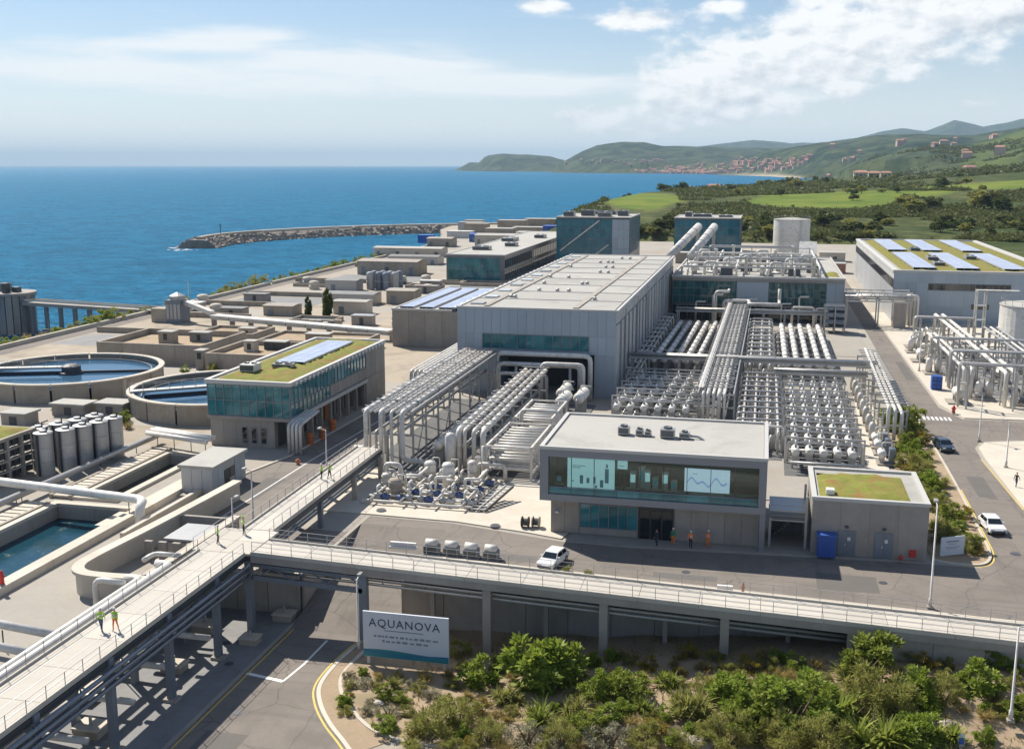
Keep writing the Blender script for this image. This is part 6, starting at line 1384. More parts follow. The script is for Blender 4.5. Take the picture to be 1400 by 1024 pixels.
# intake basins
def basin(label, x0, x1, y0, y1, depth, wz, water, wall=1.0):
    t = thing('water_basin', label, 'basin', ((x0 + x1) / 2, (y0 + y1) / 2, -depth))
    MB().box(x0, x1, y0, y1, -depth - .3, -depth).build('floor', 'concrete_dark', t)
    MB().add([(x0 + .02, y0 + .02, wz), (x1 - .02, y0 + .02, wz), (x1 - .02, y1 - .02, wz), (x0 + .02, y1 - .02, wz)], [(0, 1, 2, 3)]).build('water', water, t)
    n = max(2, int((y1 - y0) / 5)); d = (y1 - y0) / n
    for i in range(n):
        for a, b in ((x0 - .35, x0), (x1, x1 + .35)): MB().box(a, b, y0 + i * d + .02, y0 + (i + 1) * d - .02, -depth, -.01).build('wall_panel', 'concrete', t)
    m = max(2, int((x1 - x0) / 4)); d = (x1 - x0) / m
    for i in range(m):
        for a, b in ((y0 - .35, y0), (y1, y1 + .35)): MB().box(x0 + i * d + .02, x0 + (i + 1) * d - .02, a, b, -depth, -.012).build('wall_panel', 'concrete', t)
    for a, b, c, d_ in ((x0 - .9, x0, y0 - .9, y1 + .9), (x1, x1 + .9, y0 - .9, y1 + .9), (x0, x1, y0 - .9, y0), (x0, x1, y1, y1 + .9)): MB().box(a, b, c, d_, 0, .35).build('coping', 'concrete_pale', t)
    return t
basin('wide blue-green water basin at the lower left edge', -77.0, -67.6, 58, 105.0, 3.4, -1.4, 'basin_water')
basin('narrow dark channel basin leading toward the round tanks', -76.2, -72.0, 108.5, 128, 2.4, -1.2, 'channel_water')
pipe_bundle('floating white boom lying across the blue-green basin', [([(-77, 85.5, -1.2), (-74, 84.6, -1.2), (-71, 85.2, -1.2), (-67.7, 84.4, -1.2)], .18), ([(-77, 87, -1.25), (-73, 86.3, -1.25), (-67.7, 86.4, -1.25)], .14)], 'steel_white')
# louvred slab walks beside the channels
for (x0, x1, y0, y1, lab_) in ((-80.6, -78.3, 64, 105, 'slatted walkway along the left edge of the wide basin'), (-79.4, -77.4, 107.5, 130, 'slatted walkway along the narrow channel basin')):
    t = thing('slatted_walk', lab_, 'walkway', ((x0 + x1) / 2, (y0 + y1) / 2, 0)); MB().box(x0, x1, y0, y1, 0, .15).build('bed', 'concrete_dark', t); me = MB().box(x0, x1, -.42, .42, 0, .22).mesh('slab', 'concrete_pale')
    for y in steps(y0 + .5, y1 - .5, 1.15): mobj(me, 'slab', t, (0, y, .2), rot=None)
    for x in (x0 - .25, x1 + .25): MB().box(x - .2, x + .2, y0, y1, 0, .5).build('kerb', 'concrete_sand', t)
pipe_bundle('long grey pipe running beside the channels toward the round tanks', [([(-82.3, 62, 1.0), (-81.0, 134, 1.2)], .42)], 'steel', hang=[((-82.3 + 1.3 * (y - 62) / 72, y, 0), (-82.3 + 1.3 * (y - 62) / 72, y, .9)) for y in range(64, 134, 8)])
pipe_bundle('fat white pipe crossing the basins and bending down at its end', [([(-104, 108.4, 2.1), (-84.6, 105.9, 2.1), (-65.0, 103.3, 2.1), (-64.3, 101.4, 2.0), (-64.3, 101.2, .1)], .52)], 'steel_white', hang=[((x, 105.9 - (x + 84.6) * .1327, 0), (x, 105.9 - (x + 84.6) * .1327, 1.6)) for x in (-100, -90, -82, -67)])
pipe_bundle('white roofed conduit from the silos to the glass block', [([(-81, 130.6, 2.2), (-70.5, 127.6, 2.2)], .34), ([(-81, 131.8, 2.3), (-70.5, 128.8, 2.3)], .34), ([(-81, 133.0, 2.2), (-70.5, 130.0, 2.2)], .3)], 'steel_white', hang=[((x, 131.8 - (x + 81) * .286, 0), (x, 131.8 - (x + 81) * .286, 2)) for x in (-80, -77, -74, -71.5)])
# basin edge walls: two long pale beams and the tank terrace with the rounded corner
for lab_, x0, x1, y0, y1, h in (('long pale upstand wall right of the wide basin', -66.3, -65.5, 40, 118, .75), ('second long pale upstand wall by the west road', -63.4, -62.9, 96, 122, .9)):
    t = thing('upstand_wall', lab_, 'wall', ((x0 + x1) / 2, (y0 + y1) / 2, 0)); n = int((y1 - y0) / 6); d = (y1 - y0) / n
    for i in range(n): MB().box(x0, x1, y0 + i * d + .02, y0 + (i + 1) * d - .02, 0, h).build('wall_segment', 'concrete_pale', t)
def round_tank_wall():
    """Open concrete tank: a wall with rounded front-left corner, hollow inside."""
    t = thing('open_tank', 'open concrete tank with a pale rounded rim beside the walkway', 'tank', (-57, 92, 0)); h = 2.3
    pts = smooth_pts([(-58.2, 112), (-58.6, 104), (-59.2, 94), (-59.8, 86.5), (-59.6, 83.6), (-58.2, 82.2), (-55.6, 82.0), (-52.2, 82.3)], 6)
    off = lambda o: [tuple(Vector((p[0], p[1])) + Vector((-(pts[min(i + 1, len(pts) - 1)][1] - pts[max(i - 1, 0)][1]), pts[min(i + 1, len(pts) - 1)][0] - pts[max(i - 1, 0)][0])).normalized() * o) for i, p in enumerate(pts)]
    A, B = off(.25), off(-.25); C_, D = off(.55), off(-.55)
    for i in range(0, len(pts) - 1):
        if i % 3 == 0:
            k = min(i + 3, len(pts) - 1); MB().prism(A[i:k + 1] + B[i:k + 1][::-1], -4 if pts[i][0] > -54.5 else 0, h - .3).build('wall_panel', 'concrete_pale', t); MB().prism(C_[i:k + 1] + D[i:k + 1][::-1], h - .3, h).build('rim_segment', 'concrete_pale', t)
    MB().box(-52.5, -52.0, 82.8, 100, -4, h - .3).build('wall_panel', 'concrete', t); MB().box(-52.7, -51.8, 82.6, 100, h - .3, h).build('rim_segment', 'concrete_pale', t)
    MB().box(-58.6, -52.6, 99.6, 100, 0, h - .3).build('wall_panel', 'concrete', t)
    for i in range(4): MB().box(-58.0 + i * 1.5, -57.2 + i * 1.5, 91.8, 92.2, 0, h - .4).build('baffle', 'concrete', t)
round_tank_wall()
t = thing('equipment_block', 'blue-grey steel box on a ledge beside the walkway junction', 'cabinet', (-53.6, 93, 0)); MB().box(-56.4, -51.6, 93.2, 97.5, .1, 1.7).build('body', 'steel_blue', t); MB().box(-56.6, -51.4, 93.0, 97.7, 1.7, 1.9).build('lid', 'steel', t)
for i in range(4): MB().box(-56.2 + i * 1.15, -55.2 + i * 1.15, 93.1, 93.19, .3, 1.5).build('door', 'steel', t)
# white pipes between the tank and the lower walkway arm
pipe_bundle('pair of fat white pipes running alongside the lower left walkway', [([(-50.6, 38, 2.9), (-50.6, 84, 2.9), (-52.0, 84, 2.9)], .42), ([(-51.7, 38, 2.6), (-51.7, 81, 2.6), (-53.2, 81, 2.6)], .38)], 'steel_white', hang=[((-51.1, y, LOW), (-51.1, y, 2.5)) for y in range(40, 82, 6)])
pipe_bundle('two white pipes coming in from the left toward the lower walkway', [([(-75, 73.0, 2.3), (-50.9, 69.6, 2.3)], .36), ([(-75, 71.0, 1.5), (-51.5, 67.8, 1.5)], .36)], 'steel_white', hang=[((x, 71, 0), (x, 71, 1.6)) for x in (-70, -64, -58)])
pipe_bundle('small white pipe loop bridging the tank and walkway pipes', [([(-55.2, 79.5, 0), (-55.2, 79.5, 2.9), (-52.2, 79.2, 2.9)], .28), ([(-53.6, 84.6, 2.9), (-53.6, 86.4, 2.9), (-51, 86.4, 2.9)], .24)], 'steel_white')
pipe_bundle('dim pipes lying in the shaded yard under the walkway', [([(-53.6, 40 + i * .1, LOW + .5 + .1 * i), (-53.6 + i, 84, LOW + .5 + .1 * i)], .25) for i in range(4)] + [([(-54.3, y, LOW + 1.3), (-46, y, LOW + 1.3)], .28) for y in (52, 58, 64, 70, 76, 82)], 'steel_pale')
for i, (x, y, s_) in enumerate(((-47.0, 54, 1.1), (-49.2, 60, .9), (-47.8, 67, 1.0), (-52.0, 72, 1.2), (-47.2, 78, .9), (-43.4, 84.5, .8), (-42.6, 90, .9), (-48.6, 86, 1.0))):
    c = thing('valve_chamber', f'{nth(i)} pale valve chamber from the viewer in the shade below the walkway', 'chamber', (x, y, LOW), 'valve chambers under the walkway')
    MB().box(x - s_, x + s_, y - s_ * .8, y + s_ * .8, LOW, LOW + .7 * s_).build('body', 'concrete_sand', c); MB().box(x - s_ * 1.1, x + s_ * 1.1, y - s_ * .9, y + s_ * .9, LOW + .7 * s_, LOW + .82 * s_).build('lid', 'concrete_pale', c); MB().tube([(x, y, LOW + .8 * s_), (x, y, LOW + 1.5 * s_)], .12, 8).build('spindle', 'steel', c)
# beige earth-filled basins and sheds toward the sea
def pit(label, x0, x1, y0, y1, h, fill='earth', fz=.8):
    t = thing('earth_basin', label, 'basin', ((x0 + x1) / 2, (y0 + y1) / 2, 0)); n = max(2, int((x1 - x0) / 5)); d = (x1 - x0) / n
    for i in range(n):
        for a, b in ((y0, y0 + .5), (y1 - .5, y1)): MB().box(x0 + i * d + .02, x0 + (i + 1) * d - .02, a, b, 0, h).build('wall_panel', 'concrete_sand', t)
    m = max(2, int((y1 - y0) / 5)); d = (y1 - y0 - 1.04) / m
    for i in range(m):
        for a, b in ((x0, x0 + .5), (x1 - .5, x1)): MB().box(a, b, y0 + .52 + i * d + .02, y0 + .52 + (i + 1) * d - .02, 0, h).build('wall_panel', 'concrete_sand', t)
    MB().box(x0 + .5, x1 - .5, y0 + .5, y1 - .5, 0, h * fz).build('fill', fill, t); return t
pit('wide tan earth basin beyond the left round tank', -127, -104.5, 189, 208, 4.0, 'earth', .7)
pit('tan earth basin left of the planted glass block', -101, -84, 184, 200, 3.6, 'earth', .75)
pit('small tan basin between the wide basins and conveyor', -118, -104.5, 211, 222, 3.0, 'earth', .8)
pit('long tan basin below the white conveyor', -101, -79, 206, 219, 2.8, 'earth', .8)
for i, (x, y, sx, sy, h, m_) in enumerate(((-116, 197, 3, 2.4, 5.2, 'concrete_sand'), (-111, 201, 4, 2, 4.6, 'concrete_dark'), (-96, 193, 2.2, 2, 4.6, 'concrete_pale'), (-92, 196, 4.4, 2.4, 4.2, 'steel_dark'), (-103.0, 186.5, 1.6, 2.2, 3.6, 'concrete'), (-108, 216, 3.5, 2, 3.4, 'concrete_pale'), (-90, 212, 5, 2.6, 3.4, 'concrete_sand'), (-131, 204, 4, 3, 2.2, 'concrete_pale'))):
    c = thing('small_shed', ['tan hut standing in the wide earth basin', 'dark low shed in the wide earth basin', 'pale hut at the back of the earth basin by the glass block', 'dark roofed shed in the earth basin by the glass block', 'narrow grey stair hut between the earth basins', 'pale hut in the small tan basin', 'tan shed in the long basin below the conveyor', 'pale hut by the sea wall behind the left round tank'][i], 'shed', (x, y, 0), 'sheds among the earth basins')
    MB().box(x - sx / 2, x + sx / 2, y - sy / 2, y + sy / 2, 0, h).build('body', m_, c); MB().box(x - sx / 2 - .2, x + sx / 2 + .2, y - sy / 2 - .2, y + sy / 2 + .2, h, h + .2).build('roof', 'roof_pale', c); MB().box(x - .4, x + .4, y - sy / 2 - .05, y - sy / 2 - .003, h - 1.5, h - .3).build('opening', 'frame_dark', c)
for i, (x, y, w) in enumerate(((-103.5, 147.0, 5.5), (-97.5, 148.8, 4.6), (-107.5, 139.5, 4))):
    c = thing('valve_house', ['flat pale valve house left, in front of the left round tank', 'flat pale valve house right, in front of the left round tank', 'low grey valve house nearest the silo battery'][i], 'shed', (x, y, 0)); MB().box(x - w / 2, x + w / 2, y - 1.6, y + 1.6, 0, 1.7).build('body', 'concrete', c); MB().box(x - w / 2 - .3, x + w / 2 + .3, y - 1.9, y + 1.9, 1.7, 2.0).build('roof', 'roof_pale', c); MB().box(x - .6, x + .6, y - 1.68, y - 1.61, .2, 1.4).build('door', 'steel_dark', c)
t = thing('conveyor_gallery', 'long low white conveyor gallery crossing the tan basins toward the squat block', 'gallery', (-102, 230, 0))
for i in range(9):
    a = Vector((-128, 238.5, 3.2)).lerp(Vector((-79, 226.5, 2.8)), i / 9); b = Vector((-128, 238.5, 3.2)).lerp(Vector((-79, 226.5, 2.8)), (i + 1) / 9 - .004); MB().bar(a - Vector((0, 0, .5)), b - Vector((0, 0, .5)), 3.0, .35).build('roof_segment', 'steel_white', t); MB().bar(a - Vector((0, 0, 1.05)), b - Vector((0, 0, 1.05)), 2.4, .7).build('side_panel', 'steel', t)
for i in range(10): p = Vector((-128, 238.5, 0)).lerp(Vector((-79, 226.5, 0)), i / 9); MB().box(p.x - .25, p.x + .25, p.y - .9, p.y + .9, 0, 1.75).build('trestle', 'concrete', t)
t = thing('transfer_house', 'dark steel transfer house where the pier meets the shore', 'plant house', (-140, 243, 0)); MB().box(-142.2, -138.2, 241, 245.5, 0, 5.6).build('body', 'steel_blue', t); MB().box(-146.5, -142.3, 241.5, 245, 0, 3.4).build('lean_to', 'concrete_sand', t); MB().lathe((-140, 243), [(1.9, 5.6), (1.9, 6.6), (.1, 7.4)], 12).build('dome', 'steel', t); MB().bar((-138, 243, 5), (-128.5, 238.6, 3.2), 1.4, 1.0).build('chute', 'steel_pale', t); MB().bar((-137.5, 244, 5.6), (-137.5, 244, 10), .12).build('mast', 'steel_white', t)
for i in range(4): MB().box(-142 + i, -141.3 + i, 240.93, 240.99, 1, 4.6).build('panel', 'steel', t)
BS = 'sheds and tanks by the shore'
far_sheds = [(-121, 262, 8, 6, 2.6, 'concrete_sand', 'low tan shed just behind the white conveyor'), (-104, 268, 9, 5, 3.4, 'concrete_pale', 'pale shed beside the dark cypress trees'), (-112, 288, 15, 7, 3.0, 'steel', 'long grey open store by the shore road'), (-98, 292, 8, 7, 3.8, 'concrete_sand', 'tan store just left of the striped solar roof'), (-126, 318, 10, 6, 3.4, 'steel', 'grey store left of the dark tank cluster'), (-129, 372, 22, 12, 4.8, 'concrete_sand', 'big plain tan box warehouse near the harbour'), (-147, 448, 30, 10, 3.6, 'roof_pale', 'long white quay shed beside the harbour basin'), (-133, 412, 20, 9, 3.2, 'steel', 'grey shed behind the tan warehouse'), (-124, 520, 24, 14, 5, 'concrete_pale', 'pale shed at the far end of the quay'), (-108, 545, 26, 10, 5, 'roof_pale', 'white-roofed shed left of the glass cube'), (-140, 540, 10, 8, 4, 'blue_paint', 'small blue roofed shed on the quay'), (-150, 505, 12, 10, 4, 'concrete_sand', 'tan shed at the inner end of the harbour basin')]
for x, y, sx, sy, h, m_, lab_ in far_sheds:
    c = thing('shore_shed', lab_, 'shed', (x, y, 0), BS); MB().box(x - sx / 2, x + sx / 2, y - sy / 2, y + sy / 2, 0, h).build('body', m_ if m_ not in ('roof_pale',) else 'concrete_pale', c)
    MB().add([(x - sx / 2 - .3, y - sy / 2 - .3, h), (x + sx / 2 + .3, y - sy / 2 - .3, h), (x + sx / 2 + .3, y + sy / 2 + .3, h), (x - sx / 2 - .3, y + sy / 2 + .3, h), (x - sx / 2 - .3, y, h + sy * .045), (x + sx / 2 + .3, y, h + sy * .045)], [(0, 1, 5, 4), (2, 3, 4, 5), (0, 4, 3), (1, 2, 5), (3, 2, 1, 0)]).build('roof', 'blue_paint' if m_ == 'blue_paint' else {'concrete_sand': 'concrete', 'concrete_pale': 'roof_pale', 'steel': 'concrete_dark'}.get(m_, 'roof_pale'), c)
    for k in range(max(2, int(sx / 4))): xx = x - sx / 2 + (k + .5) * sx / max(2, int(sx / 4)); (k % 2 == 0) and MB().box(xx - .7, xx + .7, y - sy / 2 - .08, y - sy / 2 - .003, .2, h * .6).build('door', 'louvre' if k % 4 else 'steel_blue', c)
for i in range(8):
    x, y = -119 + (i % 4) * 2.6, 322 + (i // 4) * 4 + (i % 2); c = thing('shore_tank', f'{nth(i % 4)} grey tank in the {"front" if i < 4 else "back"} row of the shore tank cluster', 'tank', (x, y, 0), 'tank cluster by the shore'); MB().lathe((x, y), [(1.2, 0), (1.2, 5.0), (.9, 5.4), (.05, 5.6)], 14).build('shell', 'steel_blue' if i % 3 else 'steel', c, smooth=False); MB().lathe((x, y), [(1.22, 2.4), (1.28, 2.45), (1.28, 2.6), (1.22, 2.65)], 14).build('hoop', 'steel', c)
# sea pier with the round caisson
t = thing('sea_pier', 'straight sea pier on dark piles running out to the round caisson', 'pier', (-175, 260, SEA)); a, b = Vector((-198.5, 264.6, .5)), Vector((-145, 254.6, .5)); d = (b - a)
for i in range(11): MB().bar(a.lerp(b, i / 11), a.lerp(b, (i + 1) / 11 - .002), 3.4, .9).build('deck_segment', 'concrete', t)
for s_ in (-1.6, 1.6): MB().bar(a + Vector((.3, s_, 1.0)), b + Vector((.3, s_, 1.0)), .14, .4).build('parapet', 'concrete_pale', t)
for i in range(10):
    p = a.lerp(b, (i + .35) / 10.5)
    for s_ in (-1.1, 1.1): MB().box(p.x - s_ * .85 - .4, p.x - s_ * .85 + .4, p.y + s_ * 1.1 - .4, p.y + s_ * 1.1 + .4, -12, .05).build('pile', 'concrete_dark', t)
t = thing('caisson_tower', 'round concrete intake caisson standing in the sea at the pier head', 'tower', (-204.5, 266.5, SEA)); cx, cy, r = -204.5, 266.5, 6.0
for i in range(20):
    a0, a1 = 2 * math.pi * i / 20 + .02, 2 * math.pi * (i + 1) / 20 - .02; MB().prism([(cx + r * math.cos(a0), cy + r * math.sin(a0)), (cx + r * math.cos(a1), cy + r * math.sin(a1)), (cx + (r - 1) * math.cos(a1), cy + (r - 1) * math.sin(a1)), (cx + (r - 1) * math.cos(a0), cy + (r - 1) * math.sin(a0))], -11, 2.6).build('stave', 'concrete' if i % 3 else 'concrete_dark', t)
MB().lathe((cx, cy), [(r + .5, 2.6), (r + .5, 3.3), (.1, 3.5)], 24).build('cap', 'concrete', t); MB().lathe((cx, cy), [(r - 1.1, -11), (r - 1.1, 2.5)], 16).build('core', 'concrete_dark', t)
for k, (dx, dy, w, h) in enumerate(((-2, 0, 3, 2.2), (2.4, -1, 1.6, 1.4), (.5, -3, 1.2, 2.6))): MB().box(cx + dx - w / 2, cx + dx + w / 2, cy + dy - 1, cy + dy + 1, 3.3, 3.4 + h).build('winch_house', 'steel_dark' if k else 'concrete_dark', t)
t = thing('work_boat', 'small dark work boat moored under the sea pier', 'boat', (-186, 258, SEA)); MB().add([(-191, 256.6, SEA + .9), (-182, 256.6, SEA + .9), (-180, 258, SEA + 1.2), (-182, 259.4, SEA + .9), (-191, 259.4, SEA + .9), (-190, 257.2, SEA - .5), (-183, 257.2, SEA - .5), (-181.4, 258, SEA - .4), (-183, 258.8, SEA - .5), (-190, 258.8, SEA - .5)], [(0, 1, 2, 3, 4), (0, 5, 6, 1), (1, 6, 7, 2), (2, 7, 8, 3), (3, 8, 9, 4), (4, 9, 5, 0)]).build('hull', 'steel_dark', t); MB().box(-189, -186, 257.3, 258.7, SEA + .92, SEA + 2.6).build('cabin', 'concrete_dark', t); MB().bar((-187.5, 258, SEA + 2.6), (-187.5, 258, SEA + 5), .1).build('mast', 'steel', t)
# breakwater of rock armour with a wave wall
BW = smooth_pts([(-312, 566), (-316, 590), (-314, 618), (-303, 650), (-284, 682), (-258, 712), (-228, 735), (-196, 752), (-168, 775)], 8)
t = thing('breakwater', 'curved rock breakwater with a pale wave wall enclosing the harbour', 'breakwater', (-260, 680, SEA))
b = MB(); prof = [(-11, -3.5), (-5, .9 + SEA + 2), (-2.2, -3.4), (2.2, -3.4), (6, SEA + 2.5), (11, SEA - 3.5)]; prof = [(-15, SEA - 3), (-8, SEA + 2.4), (-4, SEA + 4.6), (4, SEA + 4.6), (8, SEA + 2), (15, SEA - 3)]; m = len(BW)
for i, p in enumerate(BW):
    d = (Vector(BW[min(i + 1, m - 1)]) - Vector(BW[max(i - 1, 0)])).normalized(); n = Vector((-d.y, d.x)); b.v += [(p[0] + n.x * o, p[1] + n.y * o, z) for o, z in prof]
b.f = [(i * 6 + k, (i + 1) * 6 + k, (i + 1) * 6 + k + 1, i * 6 + k + 1) for i in range(m - 1) for k in range(5)] + [(0, 1, 2, 3, 4, 5)]; b.build('core', 'rock', t)
rk = MB()
for i in range(1500):
    k = random.random() * (m - 1); i0 = int(k); p = Vector(BW[i0]).lerp(Vector(BW[min(i0 + 1, m - 1)]), k - i0); d = (Vector(BW[min(i0 + 1, m - 1)]) - Vector(BW[i0])); d = d.normalized() if d.length else Vector((0, 1)); n = Vector((-d.y, d.x)); s_ = random.choice((-1, 1)); o = s_ * random.uniform(4.2, 13); z = SEA + 4.5 - (abs(o) - 4.0) * .62
    if z < SEA - .6: continue
    r = random.uniform(1.0, 2.1); M3 = Matrix.Rotation(random.random() * 6, 3, 'Z') @ Matrix.Rotation(random.random() * 6, 3, 'X'); vs = [M3 @ Vector((x * random.uniform(.6, 1.1), y * random.uniform(.6, 1.1), zz * random.uniform(.6, 1))) * r + Vector((p.x + n.x * o, p.y + n.y * o, z)) for zz in (-.6, .6) for x, y in ((-.7, -.6), (.7, -.7), (.6, .7), (-.6, .6))]
    rk.add(vs, [(3, 2, 1, 0), (4, 5, 6, 7), (0, 1, 5, 4), (1, 2, 6, 5), (2, 3, 7, 6), (3, 0, 4, 7)])
rk.build('armour_rock', 'rock', t, kind='stuff')
for i in range(2, m - 1):
    p, q = BW[i], BW[i + 1]; MB().bar((p[0], p[1], SEA + 5.3), (q[0], q[1], SEA + 5.3), 3.4, 1.5).build('wave_wall', 'concrete_pale' if i > 20 else 'concrete_sand', t)
t = thing('harbour_light', 'thin beacon post near the tip of the breakwater', 'beacon', (-315, 600, SEA + 4)); MB().bar((-315, 600, SEA + 4), (-315, 600, SEA + 11.5), .3).build('mast', 'steel_dark', t); MB().box(-315.3, -314.7, 599.7, 600.3, SEA + 10.8, SEA + 11.8).build('lantern', 'steel_dark', t); MB().box(-316.5, -313.5, 598.5, 601.5, SEA + 3.6, SEA + 4.9).build('plinth', 'concrete', t)
# harbour quay: paved apron reaching out beyond the platform
slab('harbour_quay', [(-158, 420), (-158, 590), (-60, 600), (-70, 690), (-150, 790), (-190, 765), (-212, 742), (-206, 690), (-190, 640), (-176, 585), (-168, 530), (-166, 440)], -10, -3.2, 'concrete_sand')
slab('quay_slope', [(-158, 545), (-60, 560), (-60, 640), (-150, 640)], -6, -.8, 'concrete_sand')
qs = [(-170, 610, 14, 8, 'steel_pale'), (-150, 625, 16, 10, 'roof_pale'), (-172, 655, 14, 9, 'concrete_sand'), (-140, 660, 20, 10, 'roof_pale'), (-185, 690, 16, 8, 'steel'), (-160, 700, 18, 10, 'roof_pale'), (-195, 735, 12, 8, 'concrete_sand'), (-150, 745, 22, 12, 'roof_pale'), (-120, 640, 14, 10, 'blue_paint'), (-178, 570, 8, 6, 'blue_paint')]
for i, (x, y, sx, sy, m_) in enumerate(qs):
    c = thing('harbour_shed', f'{nth(i)} {"blue" if m_ == "blue_paint" else "grey" if m_.startswith("steel") else "pale"} harbour shed on the distant quay counting outward', 'shed', (x, y, -3.2), 'harbour sheds'); h = 4 + (i % 3)
    MB().box(x - sx / 2, x + sx / 2, y - sy / 2, y + sy / 2, -3.2, h - 3.2).build('body', 'concrete_sand' if m_ == 'roof_pale' else m_, c); MB().box(x - sx / 2 - .3, x + sx / 2 + .3, y - sy / 2 - .3, y + sy / 2 + .3, h - 3.2, h - 2.9).build('roof', m_, c)

# clutter of the western yards
right_rack('small pipe rack between the glass block and the big hall', -55.6, 214, -55.6, 172, 4.2, 4, .3, .75, 'steel_pale')
random.seed(31)
wy = 'low structures of the western yards'; rows_ = {}
for i in range(46):
    x, y = random.uniform(-152, -84), random.uniform(236, 345)
    if abs((y - 238.5) + (x + 128) * .245) < 6 or any(abs(x - a[0]) < a[2] / 2 + 5 and abs(y - a[1]) < a[3] / 2 + 5 for a in far_sheds) or (-122 < x < -104 and 254 < y < 266) or (-121 < x < -107 and 318 < y < 330) or y < 250 and x < -134: continue
    band = 'near' if y < 272 else ('middle' if y < 308 else 'far'); rows_[band] = rows_.get(band, 0) + 1; k = i % 4
    lab_ = f"{['low open concrete tray', 'grey equipment hut', 'stack of tan pallets', 'squat pale tank'][k]}, {nth(rows_[band] - 1)} met in the {band} strip of the western yard"
    sx, sy = random.uniform(3, 8), random.uniform(2.5, 5)
    c = thing(('yard_tray', 'equipment_hut', 'pallet_stack', 'yard_tank')[k], lab_, ('tray', 'hut', 'pallets', 'tank')[k], (x, y, 0), wy)
    if k == 0:
        for a, b_, c_, d_ in ((x - sx, x + sx, y - sy, y - sy + .4), (x - sx, x + sx, y + sy - .4, y + sy), (x - sx, x - sx + .4, y - sy + .41, y + sy - .41), (x + sx - .4, x + sx, y - sy + .41, y + sy - .41)): MB().box(a, b_, c_, d_, 0, 1.1).build('wall_panel', 'concrete_sand', c)
        MB().box(x - sx + .4, x + sx - .4, y - sy + .4, y + sy - .4, .02, .4).build('bed', 'concrete_dark' if i % 8 else 'channel_water', c)
    elif k == 1:
        MB().box(x - sx / 2, x + sx / 2, y - sy / 2, y + sy / 2, 0, 2.2).build('body', 'concrete', c); MB().box(x - sx / 2 - .2, x + sx / 2 + .2, y - sy / 2 - .2, y + sy / 2 + .2, 2.2, 2.45).build('roof', ('steel', 'concrete', 'steel_pale', 'concrete_dark')[i // 4 % 4], c); MB().box(x - .5, x + .5, y - sy / 2 - .06, y - sy / 2 - .003, .1, 1.9).build('door', 'steel_dark', c)
    elif k == 2:
        for q in range(5): w = random.uniform(.7, 1.5); MB().box(x + q * 1.7 - .75, x + q * 1.7 + .75, y - .6, y + .6, 0, w).build('pallet', ('concrete_sand', 'steel', 'concrete_pale', 'steel_dark')[q % 4], c)
    else: MB().lathe((x, y), [(1.6, 0), (1.6, 2.2), (1.2, 2.6), (.05, 2.8)], 18).build('shell', 'concrete_pale', c, smooth=False); MB().lathe((x, y), [(1.62, 1.0), (1.7, 1.05), (1.7, 1.2), (1.62, 1.25)], 18).build('hoop', 'steel', c)
for i, (y, x0, x1) in enumerate(((224, -150, -134), (252, -150, -125), (276, -150, -128), (300, -150, -108), (340, -152, -122), (395, -152, -138))):
    t = thing('yard_wall', f'{nth(i)} low tan wall running in from the sea bank, counting away from the viewer', 'wall', ((x0 + x1) / 2, y, 0), 'low walls by the sea bank'); n = int((x1 - x0) / 5)
    for k in range(n): MB().box(x0 + k * 5 + .03, x0 + k * 5 + 4.97, y - .3, y + .3, 0, 1.3).build('wall_panel', 'concrete_sand', t)
for k, (y0, y1) in enumerate(((60, 190), (190, 330), (330, 540))):
    t = thing('sea_wall', ['long low sea wall at the left edge of the site', 'middle stretch of the low sea wall along the bank', 'far stretch of the low sea wall toward the harbour'][k], 'wall', (-155.6, (y0 + y1) / 2, 0)); n = int((y1 - y0) / 6)
    for i in range(n): MB().box(-156.0, -155.3, y0 + i * 6 + .03, y0 + i * 6 + 5.97, 0, .9).build('wall_segment', 'concrete_pale', t)
sheet('shore_road', [(-155, 60), (-150.5, 60), (-150.5, 540), (-155, 540)], .006, 'asphalt')

fm = MB(); random.seed(12)
def foam_at(x, y, n, r):
    for _ in range(n):
        cx_, cy_ = x + random.gauss(0, r), y + random.gauss(0, r); q = random.uniform(.3, 1.3); k = random.randrange(5, 8); fm.add([(cx_ + q * random.uniform(.5, 1.6) * math.cos(6.283 * i / k), cy_ + q * random.uniform(.4, 1) * math.sin(6.283 * i / k), SEA + .05) for i in range(k)], [tuple(range(k))])
for i in range(0, len(BW) - 1):
    d = (Vector(BW[i + 1]) - Vector(BW[i])).normalized(); n = Vector((-d.y, d.x)); foam_at(BW[i][0] + n.x * 12.5, BW[i][1] + n.y * 12.5, 7, 1.4)
foam_at(-313, 552, 40, 3.0)
for y in range(180, 540, 3): foam_at(-166.5 + 2.2 * math.sin(y * .11), y, 5, 1.1)
foam_at(-204, 259, 30, 2.5)
fm.build('surf_foam', 'white_paint', kind='stuff', off=(0, 0, 0))
